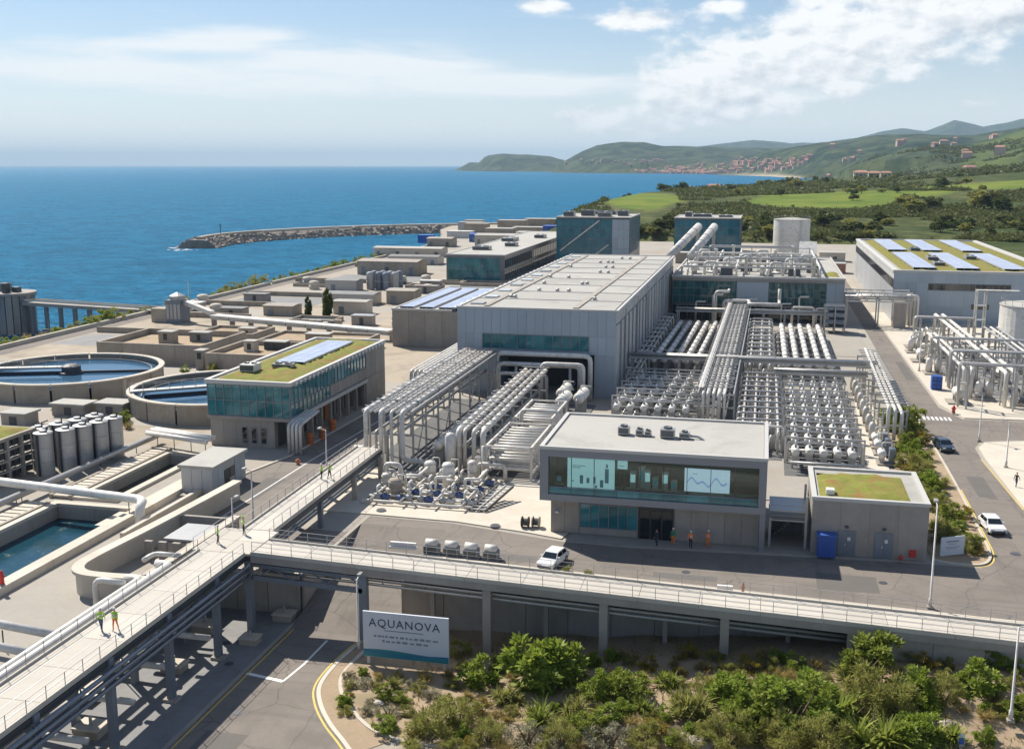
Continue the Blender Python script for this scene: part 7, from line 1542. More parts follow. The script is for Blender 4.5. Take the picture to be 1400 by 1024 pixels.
# ------------------------------------------------------------------ vegetation
def leaf_cloud(mat, name, clumps, per, leaf, wid, R, squash=.8, seed=1, droop=.3, shell=.55):
    """Leaves gathered in clumps through a crown: each leaf a folded blade."""
    g = np.random.default_rng(seed); C_ = []
    while len(C_) < clumps:
        p = g.normal(size=3); p /= np.linalg.norm(p); rr = shell + (1 - shell) * g.random(); p = p * rr
        p[2] = p[2] * squash + squash * .75
        if p[2] > -.05: C_.append(p * R * (1 + .22 * math.sin(7 * p[0] + seed) * math.cos(5 * p[1])))
    C_ = np.array(C_); cr = g.uniform(.16, .34, clumps) * R
    ci = np.repeat(np.arange(clumps), per); n = len(ci)
    d = g.normal(size=(n, 3)); d /= np.linalg.norm(d, axis=1)[:, None]; d[:, 2] = np.abs(d[:, 2]) * .9 + .1 * d[:, 2]
    base = C_[ci] + d * (cr[ci] * g.uniform(.3, 1, n))[:, None]
    out = d + .5 * (C_[ci] / R) + g.normal(size=(n, 3)) * .45; out[:, 2] -= droop * g.random(n); out /= np.linalg.norm(out, axis=1)[:, None]
    side = np.cross(out, np.array([0., 0, 1]) + g.normal(size=(n, 3)) * .45); side /= np.linalg.norm(side, axis=1)[:, None]
    L = (leaf * g.uniform(.6, 1.35, n))[:, None]; W = (wid * g.uniform(.7, 1.3, n))[:, None]; up = np.cross(side, out)
    v = np.stack([base, base + out * L * .5 + side * W * .5 - up * W * .18, base + out * L - np.array([0, 0, 1]) * L * .12, base + out * L * .5 - side * W * .5 - up * W * .18], 1).reshape(-1, 3)
    v[:, 2] = np.maximum(v[:, 2], .02)
    return np_mesh(name, mat, v, np.arange(4 * n).reshape(n, 4))
def blade_cloud(mat, name, heads, blades, L0, w, R, rise=.9, seed=1, segs=3):
    """Rosettes of long arching blades (palms, agaves, tussocks)."""
    g = np.random.default_rng(seed); V_, F_ = [], []
    for h in range(heads):
        a = g.random() * 6.28; rr = R * math.sqrt(g.random()) * .6; o = np.array([rr * math.cos(a), rr * math.sin(a), g.uniform(.0, .5) * R * (1 if heads > 1 else .5)])
        for k in range(blades):
            a = g.random() * 6.28; e = g.uniform(.15, 1.35); L = L0 * g.uniform(.65, 1.25); d = np.array([math.cos(a) * math.cos(e), math.sin(a) * math.cos(e), math.sin(e) * rise]); s = np.array([-math.sin(a), math.cos(a), 0]); p = o.copy(); b0 = len(V_)
            for i in range(segs + 1):
                t = i / segs; ww = w * (1 - t) ** .7 * .5 + .004; V_ += [p + s * ww, p - s * ww]; p = p + d * L / segs; d = d - np.array([0, 0, .34]) * (1.2 - e * .5); d /= np.linalg.norm(d)
            F_ += [(b0 + 2 * i, b0 + 2 * i + 2, b0 + 2 * i + 3, b0 + 2 * i + 1) for i in range(segs)]
    v = np.array(V_); v[:, 2] = np.maximum(v[:, 2], .01); return np_mesh(name, mat, v, np.array(F_))
def stem_mesh(R, n, seed, mat='bark'):
    g = random.Random(seed); b = MB()
    for i in range(n):
        a = i * 6.283 / n + g.random(); b.tube([(0, 0, -.3), (.2 * R * math.cos(a), .2 * R * math.sin(a), .35 * R), (.55 * R * math.cos(a + .3), .55 * R * math.sin(a + .3), .95 * R)], [.06 * R, .045 * R, .015 * R], 5)
    return b.mesh('stem', mat)
KIND = {}
def kind(key, words, meshes, R=1.0): KIND[key] = (words, meshes, [stem_mesh(R, 4 + i, i + 5) for i in range(2)])
rngs = range(3)
kind('round', 'rounded fresh green bush', [leaf_cloud('leaf_bright', 'foliage', 34, 90, .17, .09, 1.0, .75, 10 + i) for i in rngs])
kind('dark', 'dark green dense bush', [leaf_cloud('leaf_green', 'foliage', 36, 85, .17, .09, 1.0, .85, 20 + i) for i in rngs])
kind('olive', 'olive feathery shrub', [leaf_cloud('leaf_olive', 'foliage', 30, 110, .22, .035, 1.0, .7, 30 + i, -.2) for i in rngs])
kind('silver', 'silver-grey shrub', [leaf_cloud('leaf_silver', 'foliage', 26, 90, .16, .045, 1.0, .55, 40 + i) for i in rngs])
kind('broad', 'broad-leaved glossy shrub', [leaf_cloud('leaf_bright', 'foliage', 30, 70, .27, .12, 1.0, .9, 50 + i, .7) for i in rngs])
kind('straw', 'straw-coloured dry tussock', [blade_cloud('leaf_straw', 'foliage', 9, 44, .75, .035, 1.1, 1, 60 + i) for i in rngs])
kind('palm', 'spiky fan-leaved shrub', [blade_cloud('leaf_green', 'foliage', 7, 36, .85, .12, 1.0, 1, 70 + i) for i in rngs])
kind('palmolive', 'spiky olive-leaved shrub', [blade_cloud('leaf_olive', 'foliage', 8, 40, .8, .09, 1.0, 1, 80 + i) for i in rngs])
kind('yellow', 'yellow-flowering shrub', [leaf_cloud('leaf_yellow', 'foliage', 22, 70, .16, .08, 1.0, .6, 90 + i) for i in rngs])
def bush(key, x, y, z, r, label, group, name='shrub', i=None):
    w, ms, st = KIND[key]; i = random.randrange(3) if i is None else i
    t = thing(name, label, 'shrub', (x, y, z), group); rz = random.random() * 6.28; s = (r * random.uniform(.92, 1.08), r * random.uniform(.92, 1.08), r * random.uniform(.85, 1.1))
    mobj(ms[i % 3], 'foliage', t, (x, y, z), rot=(0, 0, rz), scale=s); mobj(st[i % 2], 'stem', t, (x, y, z), rot=(0, 0, rz), scale=s)
def ray(u, v):
    """Where a bearing and depression meet the garden slope."""
    x_, y_ = (u - 700) / F, -(v - 512) / F; c, s = math.cos(PITCH), math.sin(PITCH); d = Vector((x_, c + y_ * s, -s + y_ * c)); cy, sy = math.cos(YAW), math.sin(YAW); return Vector((d.x * cy - d.y * sy, d.x * sy + d.y * cy, d.z))
def on_garden(u, v):
    d = ray(u, v); z = -3.
    for _ in range(6): p = d * ((z - CAMH) / d.z); z = garden_z(p.x, p.y)
    return p.x, p.y, z
GARDEN = [('round', 526, 995, 18), ('olive', 596, 1000, 38), ('olive', 628, 985, 28), ('dark', 549, 956, 15), ('dark', 525, 950, 14), ('yellow', 478, 948, 9), ('silver', 501, 969, 12), ('silver', 532, 975, 18), ('broad', 656, 932, 27), ('broad', 742, 935, 52), ('broad', 775, 925, 36), ('palmolive', 694, 955, 27),
 ('yellow', 658, 972, 15), ('palm', 737, 985, 30), ('silver', 722, 1012, 28), ('olive', 668, 1008, 24), ('olive', 768, 1012, 26), ('palmolive', 785, 975, 30), ('straw', 582, 925, 16), ('straw', 545, 925, 13), ('straw', 612, 922, 14), ('straw', 640, 950, 15), ('round', 816, 950, 25), ('dark', 859, 950, 30), ('round', 845, 940, 20), ('palm', 910, 935, 22), ('straw', 961, 912, 18), ('palmolive', 948, 975, 38), ('palmolive', 925, 960, 26), ('broad', 991, 955, 30),
 ('dark', 1019, 992, 32), ('broad', 1010, 975, 26), ('round', 1085, 985, 50), ('round', 1062, 960, 34), ('straw', 1072, 928, 20), ('straw', 1040, 925, 14), ('silver', 834, 1016, 32), ('yellow', 892, 1002, 20), ('olive', 880, 1016, 24), ('olive', 994, 1020, 34), ('olive', 1078, 1020, 38), ('dark', 800, 1000, 24), ('dark', 1185, 915, 46), ('palmolive', 1160, 932, 30), ('olive', 1202, 958, 40), ('palm', 1157, 985, 42), ('round', 1253, 950, 30), ('olive', 1225, 975, 36),
 ('broad', 1337, 942, 27), ('round', 1362, 908, 20), ('palm', 1190, 1015, 46), ('round', 1248, 1018, 38), ('palm', 1291, 1006, 28), ('round', 1347, 1008, 15), ('dark', 1392, 972, 20), ('olive', 1367, 975, 15), ('olive', 1120, 1018, 36), ('straw', 880, 925, 15), ('straw', 840, 918, 12), ('silver', 760, 1020, 16), ('olive', 1290, 955, 26), ('straw', 1315, 968, 12), ('olive', 940, 1018, 20), ('straw', 700, 925, 12), ('round', 1130, 968, 28), ('palmolive', 1108, 935, 22), ('olive', 1040, 1012, 26), ('dark', 610, 958, 12), ('round', 1388, 915, 14), ('palm', 880, 965, 22), ('straw', 910, 990, 12), ('olive', 1000, 915, 14)]
random.seed(77)
for _ in range(2600):
    u, v = random.uniform(470, 1405), random.uniform(893, 1030); k = random.choice(('olive', 'olive', 'straw', 'round', 'silver', 'palmolive', 'olive', 'yellow', 'broad', 'straw')); r = random.uniform(9, 21)
    if u < 560 and v > 975 or 1296 < u < 1340 and v < 1000 or u > 1360 and 975 < v < 1015: continue
    if u > 1120 and _ % 3 or v < 918 and (u < 625 or k in ('palmolive', 'silver')): continue
    if len(GARDEN) < 196 and all(math.hypot(u - a, (v - b) * 1.5) > (r + c) * .66 for _k, a, b, c in GARDEN): GARDEN.append((k, u, v, r))
LM = [(455, 'by the kerb bend'), (520, 'below the left sign leg'), (600, 'in front of the billboard'), (680, 'under the first wall column'), (770, 'by the broad-leaved thicket'), (850, 'under the second wall column'), (930, 'left of the pale boulders'), (1010, 'below the third wall column'), (1090, 'by the large round bush'), (1180, 'below the wall end'), (1260, 'under the solid abutment'), (1340, 'beside the bare slope'), (1400, 'by the right lamp post')]
seen = {}
for k, u, v, r in GARDEN:
    x, y, z = on_garden(u, v + 4); row = 'wall-foot' if v < 914 else 'back' if v < 940 else ('middle' if v < 985 else 'front'); lm = min(LM, key=lambda a: abs(a[0] - u))[1]
    key = (k, row, lm); seen[key] = seen.get(key, 0) + 1
    sz = 'large' if r > 34 else ('small' if r < 17 else '')
    lab_ = ('' if seen[key] == 1 else nth(seen[key] - 1) + ' ') + f'{sz + " " if sz else ""}{KIND[k][0]} in the {row} garden row {lm}'
    bush(k, x, y, z - .1, r / 17.0 * .90, lab_, 'shrubs of the roadside garden')
gs = MB()
for i in range(5200):      # loose ground cover between the shrubs
    x, y = random.uniform(-31, 30), random.uniform(71.5, 91); z = garden_z(x, y)
    if x < kerb_x(y) + .5 or vnoise(np.array([x * .35 + 20]), np.array([y * .35]))[0] < .44: continue
    for k in range(4):
        a = random.random() * 6.28; h = random.uniform(.12, .42); w = .03; dx, dy = math.cos(a), math.sin(a); gs.add([(x - dy * w, y + dx * w, z), (x + dy * w, y - dx * w, z), (x + dx * h * .7, y + dy * h * .7, z + h)], [(0, 1, 2)])
gs.build('ground_cover', 'leaf_straw', kind='stuff', off=(0, 0, 0))
for i, (u, v, s_, m_, lab_) in enumerate(((935, 1012, .62, 'concrete_pale', 'pale boulder in the front of the garden beside a tan one'), (956, 1020, .8, 'rock', 'tan boulder in the front of the garden by the pale one'), (838, 968, .6, 'concrete_sand', 'long flat stone lying among the garden shrubs'), (1296, 990, .5, 'concrete_sand', 'tan stone on the bare slope at the garden right'), (1140, 1008, .5, 'rock', 'brown stone half hidden by olive shrubs'), (517, 962, .35, 'concrete_pale', 'small pale stone by the kerb bend'))):
    x, y, z = on_garden(u, v); b = MB(); g = random.Random(i); b.ball((0, 0, 0), 1, 9, 6)
    b.v = [(x + px * s_ * g.uniform(.8, 1.25) * 1.3, y + py * s_ * g.uniform(.8, 1.25), z + pz * s_ * .6 * g.uniform(.8, 1.2) + s_ * .25) for px, py, pz in b.v]; b.build('boulder', m_, label=lab_, cat='boulder')
# planting bed along the right-hand road
bedspots = []
random.seed(21)
for i in range(30):
    y = 110.5 + i * 2.05; xl = 18.2 if y < 124 else 17.7; x = xl + .9 + (i * 1.7 % 3.4); bedspots.append((x if y > 114 else 21.3, max(y, 111.6)))
for i, (x, y) in enumerate(bedspots):
    k = ('olive', 'dark', 'olive', 'round', 'palmolive', 'dark', 'yellow', 'olive')[i % 8]; bush(k, x, y, .08, random.uniform(1.0, 1.55), f'{KIND[k][0]}, {nth(i)} from the rounded end of the roadside planting bed', 'shrubs of the planting bed')
for k, x, y, r, lab_ in (('dark', 21.0, 163, 2.5, 'tallest dark bush at the far end of the planting bed'), ('dark', 19.8, 168, 2.0, 'dark bush behind the tallest one in the planting bed'), ('olive', -101, 150, 1.2, 'olive weed clump by the left round tank wall'), ('dark', -93, 143.5, 1.3, 'green weed clump between the two round tanks'), ('round', -96, 141, 1.0, 'fresh green clump between the round tanks'), ('olive', -99, 183, 1.2, 'olive clump by the earth basins'), ('round', -104, 182, .9, 'small green clump on the path by the earth basins'), ('olive', -107, 148, 1.0, 'olive clump by the pale valve houses'), ('straw', -90, 140, 1.1, 'dry tussock by the silo battery'), ('straw', 22, 111, .8, 'dry tussock at the rounded tip of the planting bed'), ('olive', -17, 100.2 - 2.6, .5, 'low weeds on the kerb beside the small white car'), ('olive', -15, 97.2, .45, 'low weeds on the footway edge by the upper road')): bush(k, x, y, 0, r, lab_, 'scattered shrubs')
i = 0; y = 178
while y < 470:
    r = random.uniform(1.3, 2.2) * (1.5 if 236 < y < 250 or 300 < y < 330 else 1); k = random.choice(('dark', 'olive', 'olive', 'dark', 'straw')); bush(k, -158.6 + random.uniform(-1.2, 1.2), y, -1.0, r, f'{KIND[k][0]}, {nth(i) if i < 39 else "one"} along the sea bank counting away from the viewer' if i < 39 else f'{KIND[k][0]} far along the sea bank near the harbour', 'shrubs along the sea bank'); i += 1; y += r * 1.5 + random.uniform(.5, 7 if y > 255 else 1.5)
# trees: tapered trunk with limbs, a crown of leaf clumps
def trunk_mesh(h, seed):
    g = random.Random(seed); b = MB(); b.tube([(0, 0, -.4), (.03, .02, h * .3), (.0, .06, h * .55)], [.055 * h, .04 * h, .028 * h], 7)
    for i in range(5): a = i * 1.3 + g.random(); b.tube([(0, .03, h * (.3 + .05 * i)), (.16 * h * math.cos(a), .16 * h * math.sin(a), h * .55), (.3 * h * math.cos(a), .3 * h * math.sin(a), h * .72)], [.025 * h, .016 * h, .006 * h], 5)
    return b.mesh('trunk', 'bark')
TR = [trunk_mesh(1.0, i) for i in range(2)]
CR = [leaf_cloud(('leaf_dark', 'leaf_far', 'leaf_olive')[i % 3], 'crown', 30, 60, .11, .07, .46, .75, 100 + i) for i in range(6)]
CY = leaf_cloud('leaf_dark', 'crown', 40, 50, .10, .05, .3, 1.0, 200)
def tree(x, y, z, h, label, group, c, name='broad_tree', sq=1.0):
    t = thing(name, label, 'tree', (x, y, z), group); rz = random.random() * 6.28
    mobj(CR[c % 6], 'crown', t, (x, y, z + .22 * h), rot=(0, 0, rz), scale=(h * sq, h * sq, h)); mobj(TR[c % 2], 'trunk', t, (x, y, z), rot=(0, 0, rz), scale=(h, h, h))
for i, (x, y, h) in enumerate(((-112.6, 259, 5.6), (-108.5, 262, 7.6), (-107.2, 258, 6.2))):
    t = thing('cypress', ['shorter dark cypress at the left of the trio by the shore sheds', 'tallest dark cypress of the trio by the shore sheds', 'right dark cypress of the trio by the shore sheds'][i], 'tree', (x, y, 0)); mobj(CY, 'crown', t, (x, y, .3), scale=(h * .55, h * .55, h * 1.5)); mobj(TR[0], 'trunk', t, (x, y, 0), scale=(h * .6, h * .6, h * .8))
random.seed(5)
def far_tree(u, d, h, label, group): x, y = (float(c) for c in polar(u, d)); tree(x, y, gz(x, y) - .3, h, label, group, random.randrange(6), sq=random.uniform(1.0, 1.7))
FT = 'dark bushy tree in the belt between the plant and the meadow'
for i in range(44):
    u = random.choice((random.uniform(1105, 1420), random.uniform(865, 925), random.uniform(1105, 1420), random.uniform(1010, 1060))); far_tree(u, random.uniform(575, 700), random.uniform(4, 7.5), FT, 'tree belt beyond the plant')
for u, d, h in ((1255, 760, 11), (1275, 800, 10), (1240, 840, 9), (1350, 800, 15), (1362, 790, 14), (1375, 770, 11), (1340, 830, 11), (1290, 1150, 11), (1130, 640, 10)): far_tree(u, d, h, {1255: 'dark tree left of the big slope thicket', 1275: 'dark tree at the heart of the left slope thicket', 1240: 'dark tree behind the left slope thicket', 1350: 'biggest dark tree on the slope above the depot', 1362: 'second dark tree right of the biggest slope tree', 1375: 'third dark tree right of the biggest slope tree', 1340: 'dark tree behind the biggest slope tree', 1290: 'lone dark tree beyond the slope meadow', 1130: 'dark tree just right of the tall pale storage tank'}[u], 'big trees on the slope')
for u, d in [(860, 1150), (845, 1130), (858, 1165), (912, 1260), (925, 1290), (935, 1300), (905, 1240), (1040, 1480), (1055, 1500), (1070, 1520), (1082, 1400), (1090, 1300), (800, 930), (815, 960), (828, 1000)]: far_tree(u, d, random.uniform(7, 14), 'small dark tree on the skyline of the headland', 'trees on the headland edge')
for i in range(46): far_tree(random.uniform(1000, 1430), random.uniform(900, 2100), random.uniform(4, 9), 'dark tree scattered over the green country beyond the meadow', 'scattered far trees')
def scrub():
    """Unnumbered scrub on the slopes: small faceted leaf tufts, one mass."""
    g = RNG; N = 21000; u = g.uniform(770, 1440, N * 4); d = np.exp(g.uniform(math.log(560), math.log(3200), N * 4)); x, y = polar(u, d); z, sd, _, _, _ = land_z(x, y)
    n = fbm(x / 70., y / 70., 3); m = fbm(x / 260. + 9, y / 260., 2)
    mead = lambda cu, cr, wu, wr: ((u - cu) / wu) ** 2 + ((d - cr) / wr) ** 2 < 1
    ok = (sd > 6) & (n + .35 * m > np.where(d < 860, .53, .60)) & ~(mead(880, 960, 50, 320) | mead(1130, 900, 110, 105) | mead(1180, 1010, 120, 80) | mead(1340, 1150, 100, 80)) & ~((y < 575) & (x < 88)); idx = np.where(ok)[0][:N]
    V_, F_ = [], []; P_ = np.stack([x, y, z], -1)[idx]; s = g.uniform(.8, 2.5, len(idx)) * np.clip(d[idx] / 900, .8, 2.2); k = 14
    a = g.uniform(0, 6.28, (len(idx), k)); e = g.uniform(-.1, 1.5, (len(idx), k)); rr = s[:, None] * g.uniform(.5, 1.05, (len(idx), k))
    c = P_[:, None, :] + np.stack([np.cos(a) * np.cos(e) * rr * 1.2, np.sin(a) * np.cos(e) * rr * 1.2, np.sin(e) * rr * .8], -1)
    o = g.normal(size=(len(idx), k, 3, 3)) * (s[:, None, None, None] * .42); V_ = (c[:, :, None, :] + o).reshape(-1, 3); F_ = np.arange(len(V_)).reshape(-1, 3)
    me = np_mesh('scrub', 'leaf_far', V_, F_); ob = bpy.data.objects.new('scrub', me); COL.objects.link(ob); ob['kind'] = 'stuff'
scrub()
# ------------------------------------------------------------------ villas and the far town
def villa(u, d, w, label, roof='tile_roof'):
    x, y = (float(c) for c in polar(u, d)); z = gz(x, y); t = thing('villa', label, 'house', (x, y, z)); h = w * .42; dd = w * .65
    MB().box(x - w / 2, x + w / 2, y - dd / 2, y + dd / 2, z - 3, z + h).build('wall', 'stucco', t)
    MB().add([(x - w * .56, y - dd * .58, z + h), (x + w * .56, y - dd * .58, z + h), (x + w * .56, y + dd * .58, z + h), (x - w * .56, y + dd * .58, z + h), (x - w * .3, y, z + h + w * .16), (x + w * .3, y, z + h + w * .16)], [(0, 1, 5, 4), (2, 3, 4, 5), (0, 4, 3), (1, 2, 5), (3, 2, 1, 0)]).build('roof', roof, t)
    for k in range(3): MB().box(x - w * .36 + k * w * .28, x - w * .24 + k * w * .28, y - dd / 2 - .1, y - dd / 2 - .004, z + h * .35, z + h * .8).build('window', 'glass_dark', t)
for a in ((1122, 1750, 26, 'long red-roofed villa between the bay and the meadow'), (1140, 1700, 18, 'red-roofed house right of the long villa'), (1178, 1650, 20, 'pale red-roofed house with trees at its right'), (1196, 1620, 16, 'pale house just left of the round dark trees'), (1212, 1600, 15, 'white house right of the round dark trees'), (938, 1330, 16, 'small pale house on the headland edge'), (978, 1420, 22, 'red-roofed house on the headland edge'), (990, 1450, 16, 'small tan house beside the headland red roof'), (1260, 1700, 15, 'lone house with a red roof in the far scrub'), (1300, 1900, 18, 'house at the foot of the terraced hill'), (1318, 3000, 16, 'white house on the terraced hill at the right'), (1288, 3300, 22, 'large villa high on the terraced hill'), (1302, 3250, 15, 'second villa high on the terraced hill'), (1390, 1800, 18, 'house on the wooded slope at the right edge')): villa(*a)
random.seed(9)
pmat('town_wall', (.60, .40, .33), .25, .02, .9)
tm = []
for w, d_, h in ((16, 12, 13), (22, 13, 17), (14, 14, 10), (26, 12, 15)):
    b = MB().box(-w / 2, w / 2, -d_ / 2, d_ / 2, -12, h)
    b2 = MB(); b2.v, b2.f = list(b.v), list(b.f); b2.add([(-w * .54, -d_ * .55, h), (w * .54, -d_ * .55, h), (w * .54, d_ * .55, h), (-w * .54, d_ * .55, h), (-w * .4, 0, h + 4), (w * .4, 0, h + 4)], [(0, 1, 5, 4), (2, 3, 4, 5), (0, 4, 3), (1, 2, 5)])
    me = b2.mesh('town_house', 'town_wall'); me.materials.append(MATS['tile_roof'])
    for p in me.polygons[6:]: p.material_index = 1
    tm.append(me)
made = 0
while made < 290:
    u = random.choice((random.gauss(930, 55), random.gauss(985, 45), random.gauss(890, 50), random.uniform(1040, 1110))); d = np.interp(u, (750, 880, 950, 1000, 1050, 1100, 1150), (7000, 6250, 5850, 5300, 4850, 4500, 4500)) + abs(random.gauss(0, 260)) + 40
    x, y = (float(c) for c in polar(u, d)); zz = land_z(np.array([x]), np.array([y])); z, sd_ = float(zz[0][0]), float(zz[1][0])
    if sd_ < 25 or z > 62 or not 770 < u < 1120: continue
    mobj(random.choice(tm), 'town_house', None, (x, y, z), rot=(0, 0, random.uniform(-.5, .5)), label='pale house with a red tiled roof in the distant seaside town', cat='house', group='houses of the distant town', scale=(random.uniform(.55, 1.0),) * 3); made += 1

made = 0
while made < 22:
    u, d = random.uniform(1060, 1400), random.uniform(2300, 4800); x, y = (float(c) for c in polar(u, d)); zz = land_z(np.array([x]), np.array([y])); z = float(zz[0][0])
    if float(zz[1][0]) < 30: continue
    mobj(tm[made % 3], 'hill_house', None, (x, y, z), rot=(0, 0, random.uniform(-.6, .6)), label='lone pale house scattered on the far wooded hills', cat='house', group='houses on the far hills'); made += 1
# ------------------------------------------------------------------ billboard and signs
def text_mesh(txt, size, mat, depth=.012, spacing=1.0):
    cu = bpy.data.curves.new('lettering', 'FONT'); cu.body = txt; cu.size = size; cu.align_x = 'CENTER'; cu.extrude = depth; cu.space_character = spacing; cu.resolution_u = 2
    o = bpy.data.objects.new('lettering', cu); COL.objects.link(o); me = bpy.data.meshes.new_from_object(o.evaluated_get(bpy.context.evaluated_depsgraph_get())); bpy.data.objects.remove(o); bpy.data.curves.remove(cu)
    me.materials.clear(); me.materials.append(MATS[mat]); me.name = 'lettering'; return me
pmat('sign_face', (.56, .60, .66), .03, .4, .5); pmat('sign_ink', (.03, .06, .13), .05, 1, .5); pmat('sign_grey', (.22, .27, .34), .05, 1, .5); pmat('sign_teal', (.02, .22, .26), .08, .6, .5)
def billboard():
    x0, x1, y, z0, z1 = -31.9, -24.35, 82.5, -3.1, .95
    t = thing('billboard', 'large white billboard with dark lettering and a teal band by the lower road', 'sign', ((x0 + x1) / 2, y, LOW))
    MB().box(x0, x1, y, y + .18, z0, z1).build('board', 'sign_face', t)
    n = 12
    b = MB(); vs = []
    for i in range(n + 1): k = i / n; vs += [(x0 + (x1 - x0) * k, y - .012, z0 + .02), (x0 + (x1 - x0) * k, y - .012, z0 + .62 + .12 * math.sin(k * 5 + .4))]
    b.add(vs, [(2 * i, 2 * i + 2, 2 * i + 3, 2 * i + 1) for i in range(n)]).build('teal_band', 'sign_teal', t)
    b = MB(); vs = []
    for i in range(n + 1): k = i / n; vs += [(x0 + (x1 - x0) * k, y - .02, z0 + .40 + .10 * math.sin(k * 6 + 2)), (x0 + (x1 - x0) * k, y - .02, z0 + .47 + .12 * math.sin(k * 6 + 2))]
    b.add(vs, [(2 * i, 2 * i + 2, 2 * i + 3, 2 * i + 1) for i in range(n)]).build('wave_stripe', 'blue_paint', t)
    mobj(text_mesh('AQUANOVA', 1.02, 'sign_ink', .012, 1.12), 'lettering', t, ((x0 + x1) / 2 - .1, y - .02, z1 - 1.28), rot=(math.pi / 2, 0, 0))
    MB().box(x0 + 1.9, x1 - 2.2, y - .02, y - .004, z1 - 1.62, z1 - 1.54).build('underline', 'sign_grey', t)
    random.seed(3)
    for row, (a, e) in enumerate(((.95, 6.6), (1.7, 5.9))):
        xx = a
        while xx < e: w = random.uniform(.15, .5); MB().box(x0 + xx, x0 + xx + w, y - .02, y - .004, z1 - 2.22 - row * .42, z1 - 2.06 - row * .42 + random.uniform(-.02, .04)).build('small_print', 'sign_grey', t); xx += w + random.uniform(.06, .2)
    for x in (x0 + .35, x1 - .4): MB().box(x - .12, x + .12, y + .19, y + .4, LOW - .3, z1 - .2).build('leg', 'steel_pale', t)
    for z in (z0 + .5, z1 - .5): MB().box(x0 + .1, x1 - .1, y + .182, y + .19, z - .08, z + .08).build('back_rail', 'steel', t)
billboard()
def small_sign():
    t = thing('site_sign', 'small white leaning-looking sign beside the planted-roof block and shrubs', 'sign', (19.4, 110.4, 0)); a, b = Vector((18.1, 109.6, 1.15)), Vector((20.5, 110.9, 1.15))
    MB().bar(a, b, .1, 1.9).build('board', 'sign_face', t); d = (b - a).normalized(); n = Vector((d.y, -d.x, 0))
    for i, (k0, k1, z, h) in enumerate(((.22, .75, 1.62, .16), (.3, .68, 1.36, .07), (.2, .8, 1.05, .06), (.26, .7, .9, .05))): MB().bar(a.lerp(b, k0) + n * .058 + Vector((0, 0, z - 1.15)), a.lerp(b, k1) + n * .058 + Vector((0, 0, z - 1.15)), .012, h).build('print_line', 'sign_grey', t)
    for k in (.12, .88): p = a.lerp(b, k) - n * .1; MB().box(p.x - .05, p.x + .05, p.y - .05, p.y + .05, 0, 2.0).build('leg', 'steel', t)
small_sign()
# ------------------------------------------------------------------ street lamps
def lamp(x, y, z, h, label, arm=(0, 1.2)):
    t = thing('street_lamp', label, 'street lamp', (x, y, z), 'street lamps'); MB().lathe((x, y), [(.16, z), (.16, z + .8), (.10, z + .85), (.065, z + h)], 10).build('pole', 'steel_pale', t, smooth=True)
    MB().tube([(x, y, z + h - .05), (x + arm[0], y + arm[1], z + h + .2)], .05, 6).build('arm', 'steel_pale', t); MB().box(x + arm[0] - .16, x + arm[0] + .16, y + arm[1] - .35, y + arm[1] + .35, z + h + .12, z + h + .28).build('lantern', 'steel', t)
    MB().box(x + arm[0] - .12, x + arm[0] + .12, y + arm[1] - .28, y + arm[1] + .28, z + h + .09, z + h + .118).build('lens', 'lamp_glass', t); MB().box(x - .25, x + .25, y - .25, y + .25, z - .05, z + .12).build('foot', 'concrete', t)
lamp(15.4, 96.2, .1, 9.2, 'tall lamp post in front of the planted-roof block', (0, 1.0)); lamp(18.8, 79.6, -1.5, 7.2, 'lamp post at the right edge of the garden', (.6, 0)); lamp(-33.4, 85.2, LOW, 6.6, 'lamp post beside the billboard at the kerb bend', (0, .8))
lamp(30.4, 160, .14, 6.5, 'lamp post on the corner of the branch road', (-.8, 0)); lamp(31.2, 146, .14, 6, 'lamp post on the footway right of the road', (-.8, 0)); lamp(-52.4, 104, .0, 6.0, 'lamp post between the west road and the walkway', (-.8, 0)); lamp(-50.9, 121, .0, 6.5, 'lamp post by the west road close to the pipe rack', (-.8, 0)); lamp(-51.4, 97.5, .0, 5.0, 'short camera post behind the walkway junction', (.5, 0)); lamp(29.2, 214, .14, 7, 'lamp post along the right-hand road by the yard', (-.8, 0))
